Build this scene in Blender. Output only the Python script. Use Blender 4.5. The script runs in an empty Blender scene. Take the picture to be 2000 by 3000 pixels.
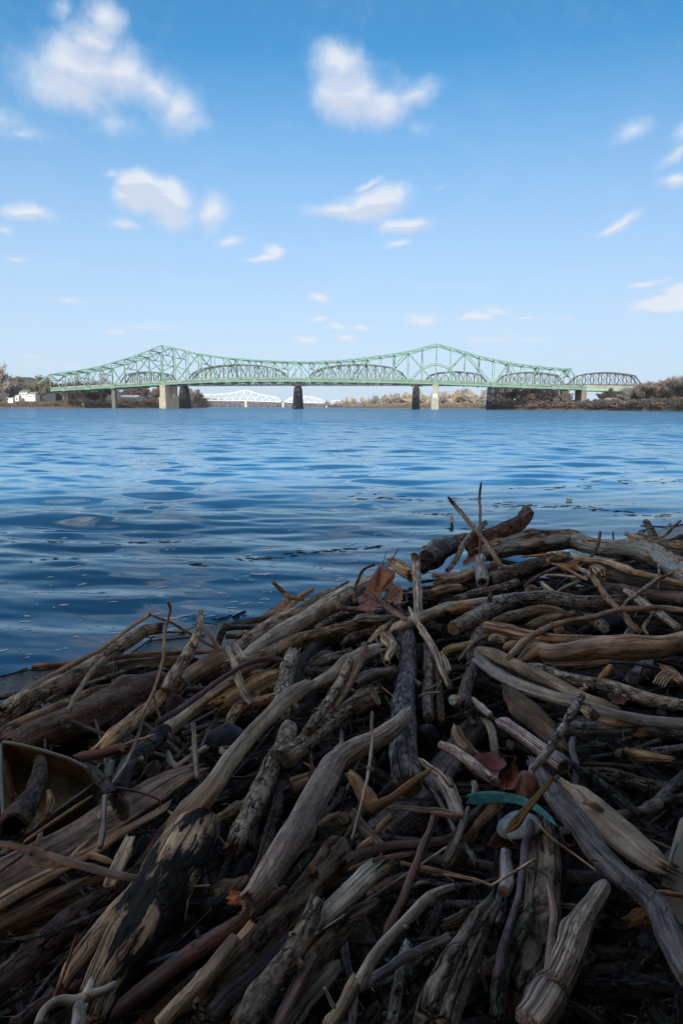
import bpy, math, random
import numpy as np
from mathutils import Vector, Matrix, Euler, noise
R = math.radians
random.seed(7)
SC = bpy.context.scene
COL = SC.collection

# ------------------------------------------------------------------ camera
CAM_H = 1.30
cam_d = bpy.data.cameras.new("camera"); cam = bpy.data.objects.new("camera", cam_d); COL.objects.link(cam)
cam_d.sensor_fit = 'VERTICAL'; cam_d.sensor_height = 36.0; cam_d.sensor_width = 24.0; cam_d.lens = 24.0
cam_d.clip_start = 0.05; cam_d.clip_end = 12000
CAM_M = Matrix.Rotation(R(90 - 8.75), 4, 'X') @ Matrix.Rotation(R(0.22), 4, 'Z')
cam.matrix_world = Matrix.Translation((0, 0, CAM_H)) @ CAM_M
SC.camera = cam
CAM_R = CAM_M.to_3x3()
FWD = CAM_R @ Vector((0, 0, -1))

# ------------------------------------------------------------------ exposure
SC.view_settings.view_transform = 'Standard'; SC.view_settings.look = 'None'
SC.view_settings.exposure = 0.0; SC.view_settings.gamma = 1.0
SC.view_settings.use_curve_mapping = False
SC.render.engine = 'CYCLES'
SC.cycles.max_bounces = 5; SC.cycles.diffuse_bounces = 3; SC.cycles.glossy_bounces = 3
SC.cycles.transmission_bounces = 3; SC.cycles.volume_bounces = 1
SC.cycles.use_denoising = True
try: SC.cycles.denoiser = 'OPENIMAGEDENOISE'
except Exception: pass

# ------------------------------------------------------------------ sun and sky
SUN_EL, SUN_AZ = 22.0, 184.0          # azimuth clockwise from +Y
sd = bpy.data.lights.new("sun", 'SUN'); sun = bpy.data.objects.new("sun", sd); COL.objects.link(sun)
sd.energy = 4.0; sd.angle = R(0.5); sd.color = (1.0, 0.93, 0.82)
sdir = Vector((math.sin(R(SUN_AZ)) * math.cos(R(SUN_EL)), math.cos(R(SUN_AZ)) * math.cos(R(SUN_EL)), math.sin(R(SUN_EL))))
sun.rotation_euler = sdir.to_track_quat('Z', 'Y').to_euler()

def ray(px, py):
    return (CAM_R @ Vector(((px - 1000) / 2000.0, -(py - 1500) / 2000.0, -1.0))).normalized()

class NT:
    """tiny node helper"""
    def __init__(s, nt): s.t = nt
    def n(s, typ, ins=None, **kw):
        nd = s.t.nodes.new(typ)
        for k, v in kw.items(): setattr(nd, k, v)
        if ins:
            for k, v in ins.items():
                sock = nd.inputs[k]
                if isinstance(v, bpy.types.NodeSocket): s.t.links.new(v, sock)
                else: sock.default_value = v
        return nd
    def math(s, op, a, b=0.0, c=0.0, clamp=False):
        nd = s.n('ShaderNodeMath', {0: a, 1: b, 2: c}, operation=op); nd.use_clamp = clamp
        return nd.outputs[0]
    def mix(s, f, a, b, typ='MIX'):
        nd = s.n('ShaderNodeMix', data_type='RGBA', blend_type=typ)
        for i, v in ((0, f), (6, a), (7, b)):
            if isinstance(v, bpy.types.NodeSocket): s.t.links.new(v, nd.inputs[i])
            else: nd.inputs[i].default_value = v if i == 0 else ((*v, 1) if len(v) == 3 else v)
        return nd.outputs[2]
    def ramp(s, f, stops, interp='LINEAR'):
        nd = s.n('ShaderNodeValToRGB', {0: f}); cr = nd.color_ramp; cr.interpolation = interp
        while len(cr.elements) < len(stops): cr.elements.new(0.5)
        for e, (p, c) in zip(cr.elements, stops):
            e.position = p; e.color = (c, c, c, 1) if not hasattr(c, '__len__') else (*c, 1)
        return nd.outputs[0]
    def mr(s, v, a, b, c=0.0, d=1.0, smooth=True):
        nd = s.n('ShaderNodeMapRange', {0: v, 1: a, 2: b, 3: c, 4: d})
        nd.interpolation_type = 'SMOOTHSTEP' if smooth else 'LINEAR'
        return nd.outputs[0]

# clouds: (tile, x, y, rx, ry, weight, rotation) read as directions in the sky
_cl = """
L 480 95 95 75 .95 0|L 430 190 140 95 .9 0|L 400 310 245 110 1.15 0|L 330 400 220 95 1.1 0|L 560 330 150 110 1 0|L 700 400 120 95 .85 -30|L 790 500 120 105 .9 0|L 840 580 120 70 .55 0|L 300 60 60 50 .55 30|L 540 550 110 60 .5 0|L 160 340 110 110 .6 0
L 20 540 110 55 .65 0|L 110 612 140 34 .55 0|L 640 860 100 62 1.1 0|L 740 915 150 78 1.2 -10|L 620 920 100 60 1.1 0|L 790 1000 120 70 .75 0|L 970 985 90 85 .62 0|L 525 812 60 30 .5 0|L 560 1038 90 32 .55 0
L 130 962 135 42 .85 -8|L 20 1030 60 28 .5 0|L 60 1172 75 22 .5 0|L 1075 1110 70 26 .6 10|L 1250 1165 60 34 .95 0|L 1210 1185 95 20 .8 0|L 1460 1370 62 20 .7 0|L 300 1375 80 20 .55 0|L 540 1505 90 16 .55 0|L 1450 1460 55 24 .7 0|L 1400 1550 66 22 .7 0|L 1540 1500 80 20 .65 0|L 160 1640 110 16 .45 0
R 20 290 120 85 1.1 0|R 60 400 170 120 1.15 0|R 180 470 160 95 1 0|R 340 425 130 52 .75 8|R 150 545 110 50 .6 0|R 350 590 70 40 .42 0|R 90 860 90 22 .6 18|R 130 940 190 66 .95 8|R 20 985 190 44 .9 0|R 280 1048 135 42 .95 0|R 250 1138 60 24 .7 8
R 1310 605 85 55 .62 0|R 1550 640 50 50 .6 45|R 1530 740 80 32 .6 30|R 1530 852 75 30 .65 0|R 1270 1035 105 24 .7 22|R 1410 1302 100 20 .75 0|R 1500 1402 145 42 1.1 0|R 1575 1355 80 50 1.1 0|R 360 1455 90 34 .7 0|R 600 1470 110 22 .75 0|R 720 1447 90 24 .6 0|R 850 1468 75 11 .55 0|R 1040 1465 50 12 .5 0|R 100 1490 80 16 .6 0|R 20 1545 70 25 .7 0|R 660 1575 120 22 .5 0|R 1100 1600 110 22 .42 0|R 480 885 60 22 .3 15
"""
world = bpy.data.worlds.new("World"); SC.world = world; world.use_nodes = True
wt = world.node_tree; wt.nodes.clear(); W = NT(wt)
sky = W.n('ShaderNodeTexSky'); sky.sky_type = 'NISHITA'; sky.sun_disc = False
sky.sun_elevation = R(SUN_EL); sky.sun_rotation = R(SUN_AZ); sky.altitude = 150
sky.air_density = 1.0; sky.dust_density = 0.35; sky.ozone_density = 3.0
tc = W.n('ShaderNodeTexCoord'); sep = W.n('ShaderNodeSeparateXYZ', {0: tc.outputs['Generated']})
az = W.math('ARCTAN2', sep.outputs[0], sep.outputs[1]); el = W.math('ARCSINE', sep.outputs[2])
ae = W.n('ShaderNodeCombineXYZ', {0: az, 1: el})
# domain warp
wn = W.n('ShaderNodeTexNoise', {'Vector': tc.outputs['Generated'], 'Scale': 7.0, 'Detail': 5.0, 'Roughness': .58})
wv = W.n('ShaderNodeVectorMath', {0: wn.outputs['Color'], 1: (.5, .5, .5)}, operation='SUBTRACT')
wf = W.n('ShaderNodeVectorMath', {0: wv.outputs[0], 1: (.075, .052, 0)}, operation='MULTIPLY')
ad = W.n('ShaderNodeVectorMath', {0: ae.outputs[0], 1: wf.outputs[0]}, operation='ADD')
acc = None; low = None
for line in _cl.replace('\n', '|').split('|'):
    f = line.split()
    if not f: continue
    ox = 0 if f[0] == 'L' else 1000
    x, y, rx, ry, w, rot = map(float, f[1:])
    px, py = ox + x * .6378, y * .6378
    w *= 1.08 if y < 800 else 1.45
    if y > 1250: rx *= 1.2; ry *= 1.1
    d = ray(px, py); a0, e0 = math.atan2(d.x, d.y), math.asin(d.z)
    k = .6378 / 2000 / (1 + ((px - 1000) / 2000) ** 2) ** .5
    mp = W.n('ShaderNodeMapping', {'Vector': ad.outputs[0], 'Location': (a0, e0, 0), 'Rotation': (0, 0, R(rot)),
             'Scale': (rx * k * 1.25, ry * k * 1.25, 1)}, vector_type='TEXTURE')
    ln = W.n('ShaderNodeVectorMath', {0: mp.outputs[0]}, operation='LENGTH')
    v = W.math('MULTIPLY_ADD', ln.outputs['Value'], -w, w)
    acc = v if acc is None else W.math('SMOOTH_MAX', acc, v, 0.15)
    if w > .8 and y < 1100:
        ly = W.n('ShaderNodeSeparateXYZ', {0: mp.outputs[0]}).outputs[1]
        u = W.math('MULTIPLY', v, W.math('MULTIPLY_ADD', ly, -1.5, .15, clamp=True))
        low = u if low is None else W.math('MAXIMUM', low, u)
# the same scattered clouds over the rest of the sky
gn = W.n('ShaderNodeTexNoise', {'Vector': tc.outputs['Generated'], 'Scale': 3.2, 'Detail': 3.0, 'Roughness': .5})
outm = W.mr(W.math('MAXIMUM', W.math('SUBTRACT', W.math('ABSOLUTE', az), .62), W.math('SUBTRACT', el, .64)), 0, .25)
gc = W.math('MULTIPLY', W.mr(gn.outputs[0], .45, .66), outm)
acc = W.math('MAXIMUM', acc, gc)
fn = W.n('ShaderNodeTexNoise', {'Vector': tc.outputs['Generated'], 'Scale': 26.0, 'Detail': 8.0, 'Roughness': .64})
acc2 = W.math('ADD', acc, W.math('MULTIPLY', W.math('SUBTRACT', fn.outputs[0], .5), W.mr(acc, -.28, .25, 0, .98)))
mask = W.math('MULTIPLY', W.mr(acc2, -.02, 1.02), W.mr(el, .02, .25, .80, .90))
# high pale veil close to the horizon and faint unevenness
ls = W.n('ShaderNodeTexNoise', {'Vector': W.n('ShaderNodeMapping', {'Vector': ae.outputs[0], 'Scale': (6.0, 34.0, 1)}).outputs[0], 'Scale': 1.0, 'Detail': 6.0, 'Roughness': .6})
band = W.math('MULTIPLY', W.mr(el, .03, .07), W.mr(el, .10, .19, 1, 0))
veil = W.math('MAXIMUM', W.math('MULTIPLY', W.mr(fn.outputs[0], .35, .75), W.mr(wn.outputs[0], .35, .7, 0, .06)), W.math('MULTIPLY', W.mr(ls.outputs[0], .54, .74, 0, .55), band))
# deep blue opposite the sun, paler and whiter towards and above it
front = W.mr(W.math('ADD', sep.outputs[1], W.math('MULTIPLY', sep.outputs[2], -.25)), -.25, .6)
tint = W.mix(1.0, sky.outputs[0], W.mix(front, (1.25, 1.12, .98), W.mix(W.mr(el, .05, .45), (.95, 1.08, 1.3), (0.60, 1.42, 1.64))), 'MULTIPLY')
hor = W.mix(W.mr(el, -.03, .44, 1.0, 0.0, False), tint, W.mix(front, (8.6, 8.6, 8.8), (6.2, 7.85, 9.7)))
c1 = W.mix(veil, hor, (8.2, 8.6, 9.3))
cc = W.mix(W.mr(acc2, .2, .9), (6.2, 7.5, 9.4), (8.2, 8.6, 9.3))
cc = W.mix(W.mr(W.math('ADD', low, W.math('MULTIPLY', W.math('SUBTRACT', fn.outputs[0], .5), .25)), .08, .42, 0, .8), cc, (6.1, 6.9, 8.5))  # shaded cloud undersides painted into the sky colour
c2 = W.mix(mask, c1, cc)
bg = W.n('ShaderNodeBackground', {'Color': c2, 'Strength': 0.1})
out = W.n('ShaderNodeOutputWorld', {0: bg.outputs[0]})
world.cycles.sampling_method = 'MANUAL'; world.cycles.sample_map_resolution = 512

# ------------------------------------------------------------------ object helpers
def tag(o, label=None, cat=None, group=None, kind=None):
    if label: o['label'] = label
    if cat: o['category'] = cat
    if group: o['group'] = group
    if kind: o['kind'] = kind
    return o
def link(name, me, parent=None, col=None):
    o = bpy.data.objects.new(name, me); COL.objects.link(o)
    if parent: o.parent = parent
    if col: o.color = (*col, 1)
    return o
def mesh(name, V, F, mat, smooth=False):
    me = bpy.data.meshes.new(name)
    me.from_pydata([tuple(v) for v in V], [], F)
    if smooth: me.polygons.foreach_set('use_smooth', [True] * len(F))
    if mat: me.materials.append(mat)
    me.update()
    return me
def empty(name, loc=(0, 0, 0)):
    o = bpy.data.objects.new(name, None); COL.objects.link(o); o.location = loc; o.empty_display_size = .1
    return o
def box_vf(c, sx, sy, sz):
    x, y, z = c; V = []
    for k in (-1, 1):
        for a, b in ((-1, -1), (1, -1), (1, 1), (-1, 1)): V.append((x + a * sx / 2, y + b * sy / 2, z + k * sz / 2))
    return V, [(0, 3, 2, 1), (4, 5, 6, 7), (0, 1, 5, 4), (1, 2, 6, 5), (2, 3, 7, 6), (3, 0, 4, 7)]
def bar_vf(a, b, w, h, up=Vector((0, 0, 1))):
    a, b = Vector(a), Vector(b); t = (b - a).normalized()
    s = t.cross(up)
    if s.length < 1e-4: s = t.cross(Vector((0, 1, 0)))
    s.normalize(); u = s.cross(t)
    V = []
    for p in (a, b):
        for i, j in ((-1, -1), (1, -1), (1, 1), (-1, 1)): V.append(p + s * (i * w / 2) + u * (j * h / 2))
    return V, [(0, 3, 2, 1), (4, 5, 6, 7), (0, 1, 5, 4), (1, 2, 6, 5), (2, 3, 7, 6), (3, 0, 4, 7)]
def join(parts):
    V, F = [], []
    for v, f in parts:
        n = len(V); V += list(v); F += [tuple(i + n for i in q) for q in f]
    return V, F

# ------------------------------------------------------------------ materials
def newmat(name):
    m = bpy.data.materials.new(name); m.use_nodes = True
    t = m.node_tree; t.nodes.clear(); return m, NT(t)
def finish(N, color, rough=.8, bump=None, bstr=.5, bdist=.01, spec=.3, metal=0.0, extra=None):
    ins = {'Base Color': color, 'Roughness': rough, 'Metallic': metal, 'Specular IOR Level': spec}
    if isinstance(color, tuple) and len(color) == 3: ins['Base Color'] = (*color, 1)
    if bump is not None:
        b = N.n('ShaderNodeBump', {'Height': bump, 'Strength': bstr, 'Distance': bdist}); ins['Normal'] = b.outputs[0]
    if extra: ins.update(extra)
    p = N.n('ShaderNodeBsdfPrincipled', ins)
    N.n('ShaderNodeOutputMaterial', {0: p.outputs[0]})

def wood(name, grain=120, stretch=.07, gamt=.5, patch=14, pamt=.0, pcol=(.5, .42, .3), crack=0, crackscale=60, ccol=(.015, .012, .01),
         bstr=.6, rough=.85, lent=0, stripes=0, pth=(.52, .6), pstretch=.35, gk=.8):
    m, N = newmat(name); grain *= gk; gamt = min(.92, gamt * 1.3); bdist = .010 if crack else .005; crack = crack or .22
    at = N.n('ShaderNodeAttribute', attribute_name='gr'); oi = N.n('ShaderNodeObjectInfo')
    off = N.n('ShaderNodeVectorMath', {0: oi.outputs['Random'], 1: (9.1, 5.7, 3.3)}, operation='MULTIPLY')
    base = N.n('ShaderNodeVectorMath', {0: at.outputs['Vector'], 1: off.outputs[0]}, operation='ADD').outputs[0]
    def co(st): return N.n('ShaderNodeMapping', {'Vector': base, 'Scale': (1, 1, st)}).outputs[0]
    gs = N.math('MULTIPLY_ADD', oi.outputs['Random'], grain * .9, grain * .6)
    g = N.n('ShaderNodeTexNoise', {'Vector': co(stretch), 'Scale': gs, 'Detail': 6.0, 'Roughness': .65}).outputs[0]
    g2 = N.n('ShaderNodeTexNoise', {'Vector': co(.5), 'Scale': grain * .3, 'Detail': 5.0, 'Roughness': .65}).outputs[0]
    lo = N.n('ShaderNodeTexNoise', {'Vector': co(.4), 'Scale': 7.0, 'Detail': 3.0}).outputs[0]
    col = N.mix(1.0, oi.outputs['Color'], N.ramp(g, [(.34, 1 - gamt), (.5, 1.0), (.66, 1 + gamt * .9)]), 'MULTIPLY')
    col = N.mix(1.0, col, N.ramp(g2, [(.34, .6), (.64, 1.4)]), 'MULTIPLY')
    col = N.mix(1.0, col, N.ramp(lo, [(.34, (.58, .58, .62)), (.5, (1, 1, 1)), (.66, (1.35, 1.26, 1.14))]), 'MULTIPLY')
    h = N.math('ADD', N.math('MULTIPLY', g, .6), N.math('MULTIPLY', g2, .6))
    if crack:
        v = N.n('ShaderNodeTexVoronoi', {'Vector': N.n('ShaderNodeVectorMath', {0: co(.22), 1: N.n('ShaderNodeVectorMath', {0: N.n('ShaderNodeTexNoise', {'Vector': base, 'Scale': 40.0}).outputs['Color'], 1: (.02, .02, .02)}, operation='MULTIPLY').outputs[0]}, operation='ADD').outputs[0], 'Scale': crackscale}, feature='DISTANCE_TO_EDGE').outputs['Distance']
        cm = N.math('MULTIPLY', N.mr(v, 0, .16, 1, 0), N.mr(N.n('ShaderNodeTexNoise', {'Vector': base, 'Scale': 18.0}).outputs[0], .4, .62))
        col = N.mix(N.math('MULTIPLY', cm, crack), col, ccol)
        if crack < .3: cm = N.math('MULTIPLY', cm, N.mr(oi.outputs['Random'], .35, .5, 0, .8))
        h = N.math('SUBTRACT', h, N.math('MULTIPLY', cm, .8))
    # split lines along the grain
    sl = N.n('ShaderNodeTexNoise', {'Vector': co(.03), 'Scale': grain * .55, 'Detail': 2.0}).outputs[0]
    sm = N.mr(N.math('ABSOLUTE', N.math('SUBTRACT', sl, .5)), 0, .018, 1, 0)
    sm = N.math('MULTIPLY', sm, N.mr(lo, .38, .56, 0, .9))
    col = N.mix(sm, col, ccol); h = N.math('SUBTRACT', h, N.math('MULTIPLY', sm, .5))
    if pamt:
        p = N.n('ShaderNodeTexNoise', {'Vector': co(pstretch), 'Scale': patch, 'Detail': 6.0, 'Roughness': .62}).outputs[0]
        pm = N.math('MULTIPLY', N.mr(p, pth[0], pth[1]), pamt)
        pc = N.mix(1.0, pcol, N.ramp(g, [(.3, .7), (.7, 1.2)]), 'MULTIPLY')
        col = N.mix(pm, col, pc); h = N.math('SUBTRACT', h, N.math('MULTIPLY', pm, .25))
    if lent:   # cherry-bark rings
        lv = N.n('ShaderNodeTexNoise', {'Vector': co(4.5), 'Scale': 15.0, 'Detail': 3.0}).outputs[0]
        lm = N.math('MULTIPLY', N.mr(lv, .62, .67), lent)
        col = N.mix(lm, col, (.20, .155, .10)); h = N.math('ADD', h, N.math('MULTIPLY', lm, .4))
    if stripes:
        st = N.n('ShaderNodeTexNoise', {'Vector': co(.004), 'Scale': 330.0, 'Detail': 1.0}).outputs[0]
        col = N.mix(1.0, col, N.ramp(st, [(.38, .45), (.5, 1), (.62, 1.7)]), 'MULTIPLY'); h = N.math('ADD', h, st)
    finish(N, col, rough, h, min(1, bstr * 1.3), bdist, .25)
    return m
M = {}
M['smooth'] = wood('weathered_smooth_wood', 110, .06, .35, bstr=.45, pamt=.55, pcol=(.16, .12, .09), pth=(.53, .68), rough=.75)
M['gray'] = wood('weathered_grey_wood', 150, .06, .6, bstr=.7, pamt=.35, pcol=(.09, .075, .06), pth=(.56, .66))
M['bark'] = wood('rough_bark', 130, .4, .55, crack=.85, crackscale=75, bstr=1.0, pamt=.4, pcol=(.2, .16, .12), pth=(.6, .66))
M['bigbark'] = wood('furrowed_bark', 90, .25, .6, crack=.9, crackscale=42, bstr=1.0, pamt=.45, pcol=(.22, .17, .13), pth=(.56, .64), patch=20)
M['speck'] = wood('speckled_bark', 130, .5, .5, bstr=.9, pamt=.85, pcol=(.035, .03, .028), patch=60, pth=(.57, .61), pstretch=.6, crack=.4)
M['pale'] = wood('stripped_pale_wood', 100, .05, .25, bstr=.4, pamt=.5, pcol=(.22, .16, .10), pth=(.6, .72), rough=.7)
M['rot'] = wood('rotten_fibrous_wood', 140, .04, .9, bstr=1.3, pamt=.5, pcol=(.07, .05, .035), pth=(.5, .62))
M['plank'] = wood('weathered_split_wood', 170, .02, .75, bstr=1.2, pamt=.35, pcol=(.12, .085, .065), pth=(.55, .7), pstretch=.08)
M['char'] = wood('partly_charred_wood', 90, .1, .5, bstr=.9, pamt=.97, pcol=(.02, .02, .023), patch=27, pth=(.45, .50), pstretch=.28, crack=.5, crackscale=50)
M['peel'] = wood('peeling_bark', 120, .2, .5, crack=.6, bstr=.9, pamt=.9, pcol=(.44, .34, .22), patch=13, pth=(.58, .6), pstretch=.25)
M['mott'] = wood('mottled_log', 90, .12, .6, crack=.7, crackscale=40, bstr=1.2, pamt=.9, pcol=(.66, .60, .50), patch=11, pth=(.47, .50), pstretch=.35)
M['lent'] = wood('ringed_cherry_bark', 120, .8, .3, bstr=.45, pamt=.4, pcol=(.10, .065, .05), lent=.9, rough=.6)
M['cane'] = wood('striped_dry_cane', 200, .01, .4, bstr=.6, stripes=1, rough=.65, pamt=.4, pcol=(.16, .1, .1), pth=(.5, .7))
M['flake'] = wood('white_flaking_bark', 110, .3, .6, crack=.6, bstr=1.2, pamt=.95, pcol=(.55, .52, .47), patch=28, pth=(.5, .53), pstretch=.8)

m, N = newmat('cut_end_grain')
at = N.n('ShaderNodeAttribute', attribute_name='gr'); oi = N.n('ShaderNodeObjectInfo')
sp = N.n('ShaderNodeSeparateXYZ', {0: at.outputs['Vector']})
rr = N.math('SQRT', N.math('ADD', N.math('POWER', sp.outputs[0], 2), N.math('POWER', sp.outputs[1], 2)))
nn = N.n('ShaderNodeTexNoise', {'Vector': at.outputs['Vector'], 'Scale': 70.0, 'Detail': 5.0}).outputs[0]
rings = N.math('SINE', N.math('ADD', N.math('MULTIPLY', rr, 2400.0), N.math('MULTIPLY', nn, 9.0)))
c = N.mix(1.0, oi.outputs['Color'], N.ramp(N.math('MULTIPLY_ADD', rings, .5, .5), [(0, .62), (1, 1.15)]), 'MULTIPLY')
c = N.mix(1.0, c, N.ramp(nn, [(.35, .35), (.6, 1.2)]), 'MULTIPLY')
finish(N, c, .8, N.math('ADD', nn, N.math('MULTIPLY', rings, .2)), .6, .003)
M['end'] = m

def simple(name, rough=.8, nscale=40., namt=.35, bstr=.3, bdist=.01, spec=.3, metal=0.0, coord='Object', extra=None):
    m, N = newmat(name)
    tcn = N.n('ShaderNodeTexCoord'); oi = N.n('ShaderNodeObjectInfo')
    n = N.n('ShaderNodeTexNoise', {'Vector': tcn.outputs[coord], 'Scale': nscale, 'Detail': 6.0, 'Roughness': .6}).outputs[0]
    c = N.mix(1.0, oi.outputs['Color'], N.ramp(n, [(.3, 1 - namt), (.7, 1 + namt)]), 'MULTIPLY')
    finish(N, c, rough, n, bstr, bdist, spec, metal, extra)
    return m
M['stone'] = simple('dark_wet_stone', .55, 30., .5, .5)
M['leaf'] = simple('dry_leaf', .6, 35., .55, .5, .004)
M['paint'] = simple('bridge_paint', .5, .6, .18, .1, .02)
M['masonry'] = simple('pier_masonry', .9, .5, .25, .4, .2)
M['concrete'] = simple('concrete', .9, .35, .22, .2, .05)
M['white'] = simple('white_board', .6, 1.0, .06, .05)
M['foliage'] = simple('twigs_and_leaves', .9, 1.2, .45, 0.0)
M['treewood'] = simple('tree_bark', .9, 2.0, .3, .2)
M['brush'] = simple('river_brush', .9, .12, .5, 0.0)
M['plastic'] = simple('dirty_plastic', .35, 14., .3, .1, .003, .5)
M['card'] = simple('damp_cardboard', .8, 10., .15, .2)
M['wall'] = simple('house_wall', .8, .8, .08, .05)
M['debris'] = simple('floating_plant_debris', .8, 20., .4, .0)

# container: stained golden plastic
m, N = newmat('stained_amber_plastic')
tcn = N.n('ShaderNodeTexCoord')
n1 = N.n('ShaderNodeTexNoise', {'Vector': tcn.outputs['Object'], 'Scale': 10.0, 'Detail': 8.0, 'Roughness': .7}).outputs[0]
n2 = N.n('ShaderNodeTexNoise', {'Vector': tcn.outputs['Object'], 'Scale': 90.0, 'Detail': 4.0}).outputs[0]
c = N.ramp(n1, [(.3, (.05, .032, .016)), (.48, (.16, .105, .05)), (.6, (.28, .19, .085)), (.75, (.75, .55, .26))])
c = N.mix(1.0, c, (2.1, 1.95, 1.75), 'MULTIPLY')
c = N.mix(N.mr(n2, .5, .62, 0, .5), c, (.07, .05, .03))
finish(N, c, .45, N.math('ADD', n1, n2), .3, .003, .5)
M['amber'] = m

# mud
m, N = newmat('dark_river_mud')
tcn = N.n('ShaderNodeTexCoord'); co = tcn.outputs['Object']
n1 = N.n('ShaderNodeTexNoise', {'Vector': co, 'Scale': 3.0, 'Detail': 8.0, 'Roughness': .6}).outputs[0]
n2 = N.n('ShaderNodeTexNoise', {'Vector': co, 'Scale': 90.0, 'Detail': 6.0, 'Roughness': .7}).outputs[0]
n3 = N.n('ShaderNodeTexNoise', {'Vector': co, 'Scale': 500.0, 'Detail': 2.0}).outputs[0]
c = N.ramp(n1, [(.3, (.030, .028, .028)), (.7, (.062, .055, .048))])
c = N.mix(1.0, c, N.ramp(n2, [(.3, .55), (.7, 1.5)]), 'MULTIPLY')
c = N.mix(N.mr(n3, .68, .75, 0, .5), c, (.16, .13, .1))
gz = N.n('ShaderNodeSeparateXYZ', {0: N.n('ShaderNodeNewGeometry').outputs['Position']})
c = N.mix(N.mr(gz.outputs[2], .5, 1.0), c, N.mix(n2, (.16, .10, .06), (.34, .24, .15)))   # leaf litter brown on the unseen bank, added to bounce warm light
finish(N, c, N.math('MULTIPLY', N.math('MULTIPLY_ADD', n1, .3, .5), N.mr(gz.outputs[2], .0, .10, .3, 1.0)), N.math('ADD', N.math('MULTIPLY', n2, .7), N.math('MULTIPLY', n3, .3)), .8, .012, .4)
M['mud'] = m

# far bank soil / grass
m, N = newmat('far_bank_soil')
tcn = N.n('ShaderNodeTexCoord'); ge = N.n('ShaderNodeNewGeometry'); spz = N.n('ShaderNodeSeparateXYZ', {0: ge.outputs['Position']})
n1 = N.n('ShaderNodeTexNoise', {'Vector': tcn.outputs['Object'], 'Scale': .08, 'Detail': 8.0, 'Roughness': .65}).outputs[0]
n2 = N.n('ShaderNodeTexNoise', {'Vector': tcn.outputs['Object'], 'Scale': .9, 'Detail': 5.0}).outputs[0]
c = N.ramp(n1, [(.35, (.11, .075, .052)), (.5, (.17, .12, .08)), (.68, (.15, .135, .06))])
c = N.mix(1.0, c, N.ramp(n2, [(.3, .6), (.7, 1.4)]), 'MULTIPLY')
c = N.mix(N.mr(spz.outputs[2], .2, 1.2, .8, 0), c, (.24, .15, .115))
finish(N, c, .95, n2, .4, .3)
M['farsoil'] = m

# water
m, N = newmat('river_water')
ge = N.n('ShaderNodeNewGeometry'); pos = ge.outputs['Position']
dist = N.n('ShaderNodeVectorMath', {0: pos}, operation='LENGTH').outputs['Value']
def wn_(sc, sx, sy, det, rough=.5):
    mp = N.n('ShaderNodeMapping', {'Vector': pos, 'Scale': (sx, sy, 1)})
    return N.n('ShaderNodeTexNoise', {'Vector': mp.outputs[0], 'Scale': sc, 'Detail': det, 'Roughness': rough, 'Distortion': .3}).outputs[0]
a = wn_(1.0, .32, .9, 3.0); b = wn_(3.2, .35, .8, 2.0); cL = wn_(.16, .5, .9, 3.0)
ha = N.math('MULTIPLY', a, N.mr(dist, 15, 100, .0, .50))
hb = N.math('MULTIPLY', b, N.mr(dist, 5, 40, .006, .085))
hc = N.math('MULTIPLY', cL, N.mr(dist, 40, 200, 0, 1.6))
hgt = N.math('ADD', N.math('ADD', ha, hb), hc)
# still wind lanes
lane = N.mr(wn_(.05, .25, 1.0, 2.0), .35, .65, .75, 1.2)
bp = N.n('ShaderNodeBump', {'Height': hgt, 'Strength': 1.0, 'Distance': 1.0})
# wind waves run out from the bank: their long faces lean towards it
lean = N.n('ShaderNodeVectorMath', {0: (.06, -1, 0), 'Scale': N.mr(dist, 5, 90, .02, .25)}, operation='SCALE').outputs[0]
nrm = N.n('ShaderNodeVectorMath', {0: N.n('ShaderNodeVectorMath', {0: bp.outputs[0], 1: lean}, operation='ADD').outputs[0]}, operation='NORMALIZE').outputs[0]
n9 = N.n('ShaderNodeTexNoise', {'Vector': pos, 'Scale': 1.3, 'Detail': 5.0}).outputs[0]
wc = N.mix(N.mr(n9, .4, .7, 0, .6), (.020, .085, .160), (.024, .085, .150))
dif = N.n('ShaderNodeBsdfDiffuse', {'Color': wc})
glo = N.n('ShaderNodeBsdfGlossy', {'Color': (.82, .97, 1.0, 1), 'Roughness': N.mr(dist, 10, 400, .045, .14), 'Normal': nrm})
fre = N.n('ShaderNodeFresnel', {'IOR': 1.36, 'Normal': nrm})
flo = N.math('MINIMUM', N.mr(dist, 3.8, 14, 0, .74), N.mr(dist, 60, 300, .72, .56))   # reflection strength set by distance, standing in for small wave facets
mx_ = N.n('ShaderNodeMixShader', {0: N.math('MAXIMUM', fre.outputs[0], flo), 1: dif.outputs[0], 2: glo.outputs[0]})
N.n('ShaderNodeOutputMaterial', {0: mx_.outputs[0]})
M['water'] = m

m, N = newmat('foam')
finish(N, (.80, .84, .88), .5, None)
M['foam'] = m

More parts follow.
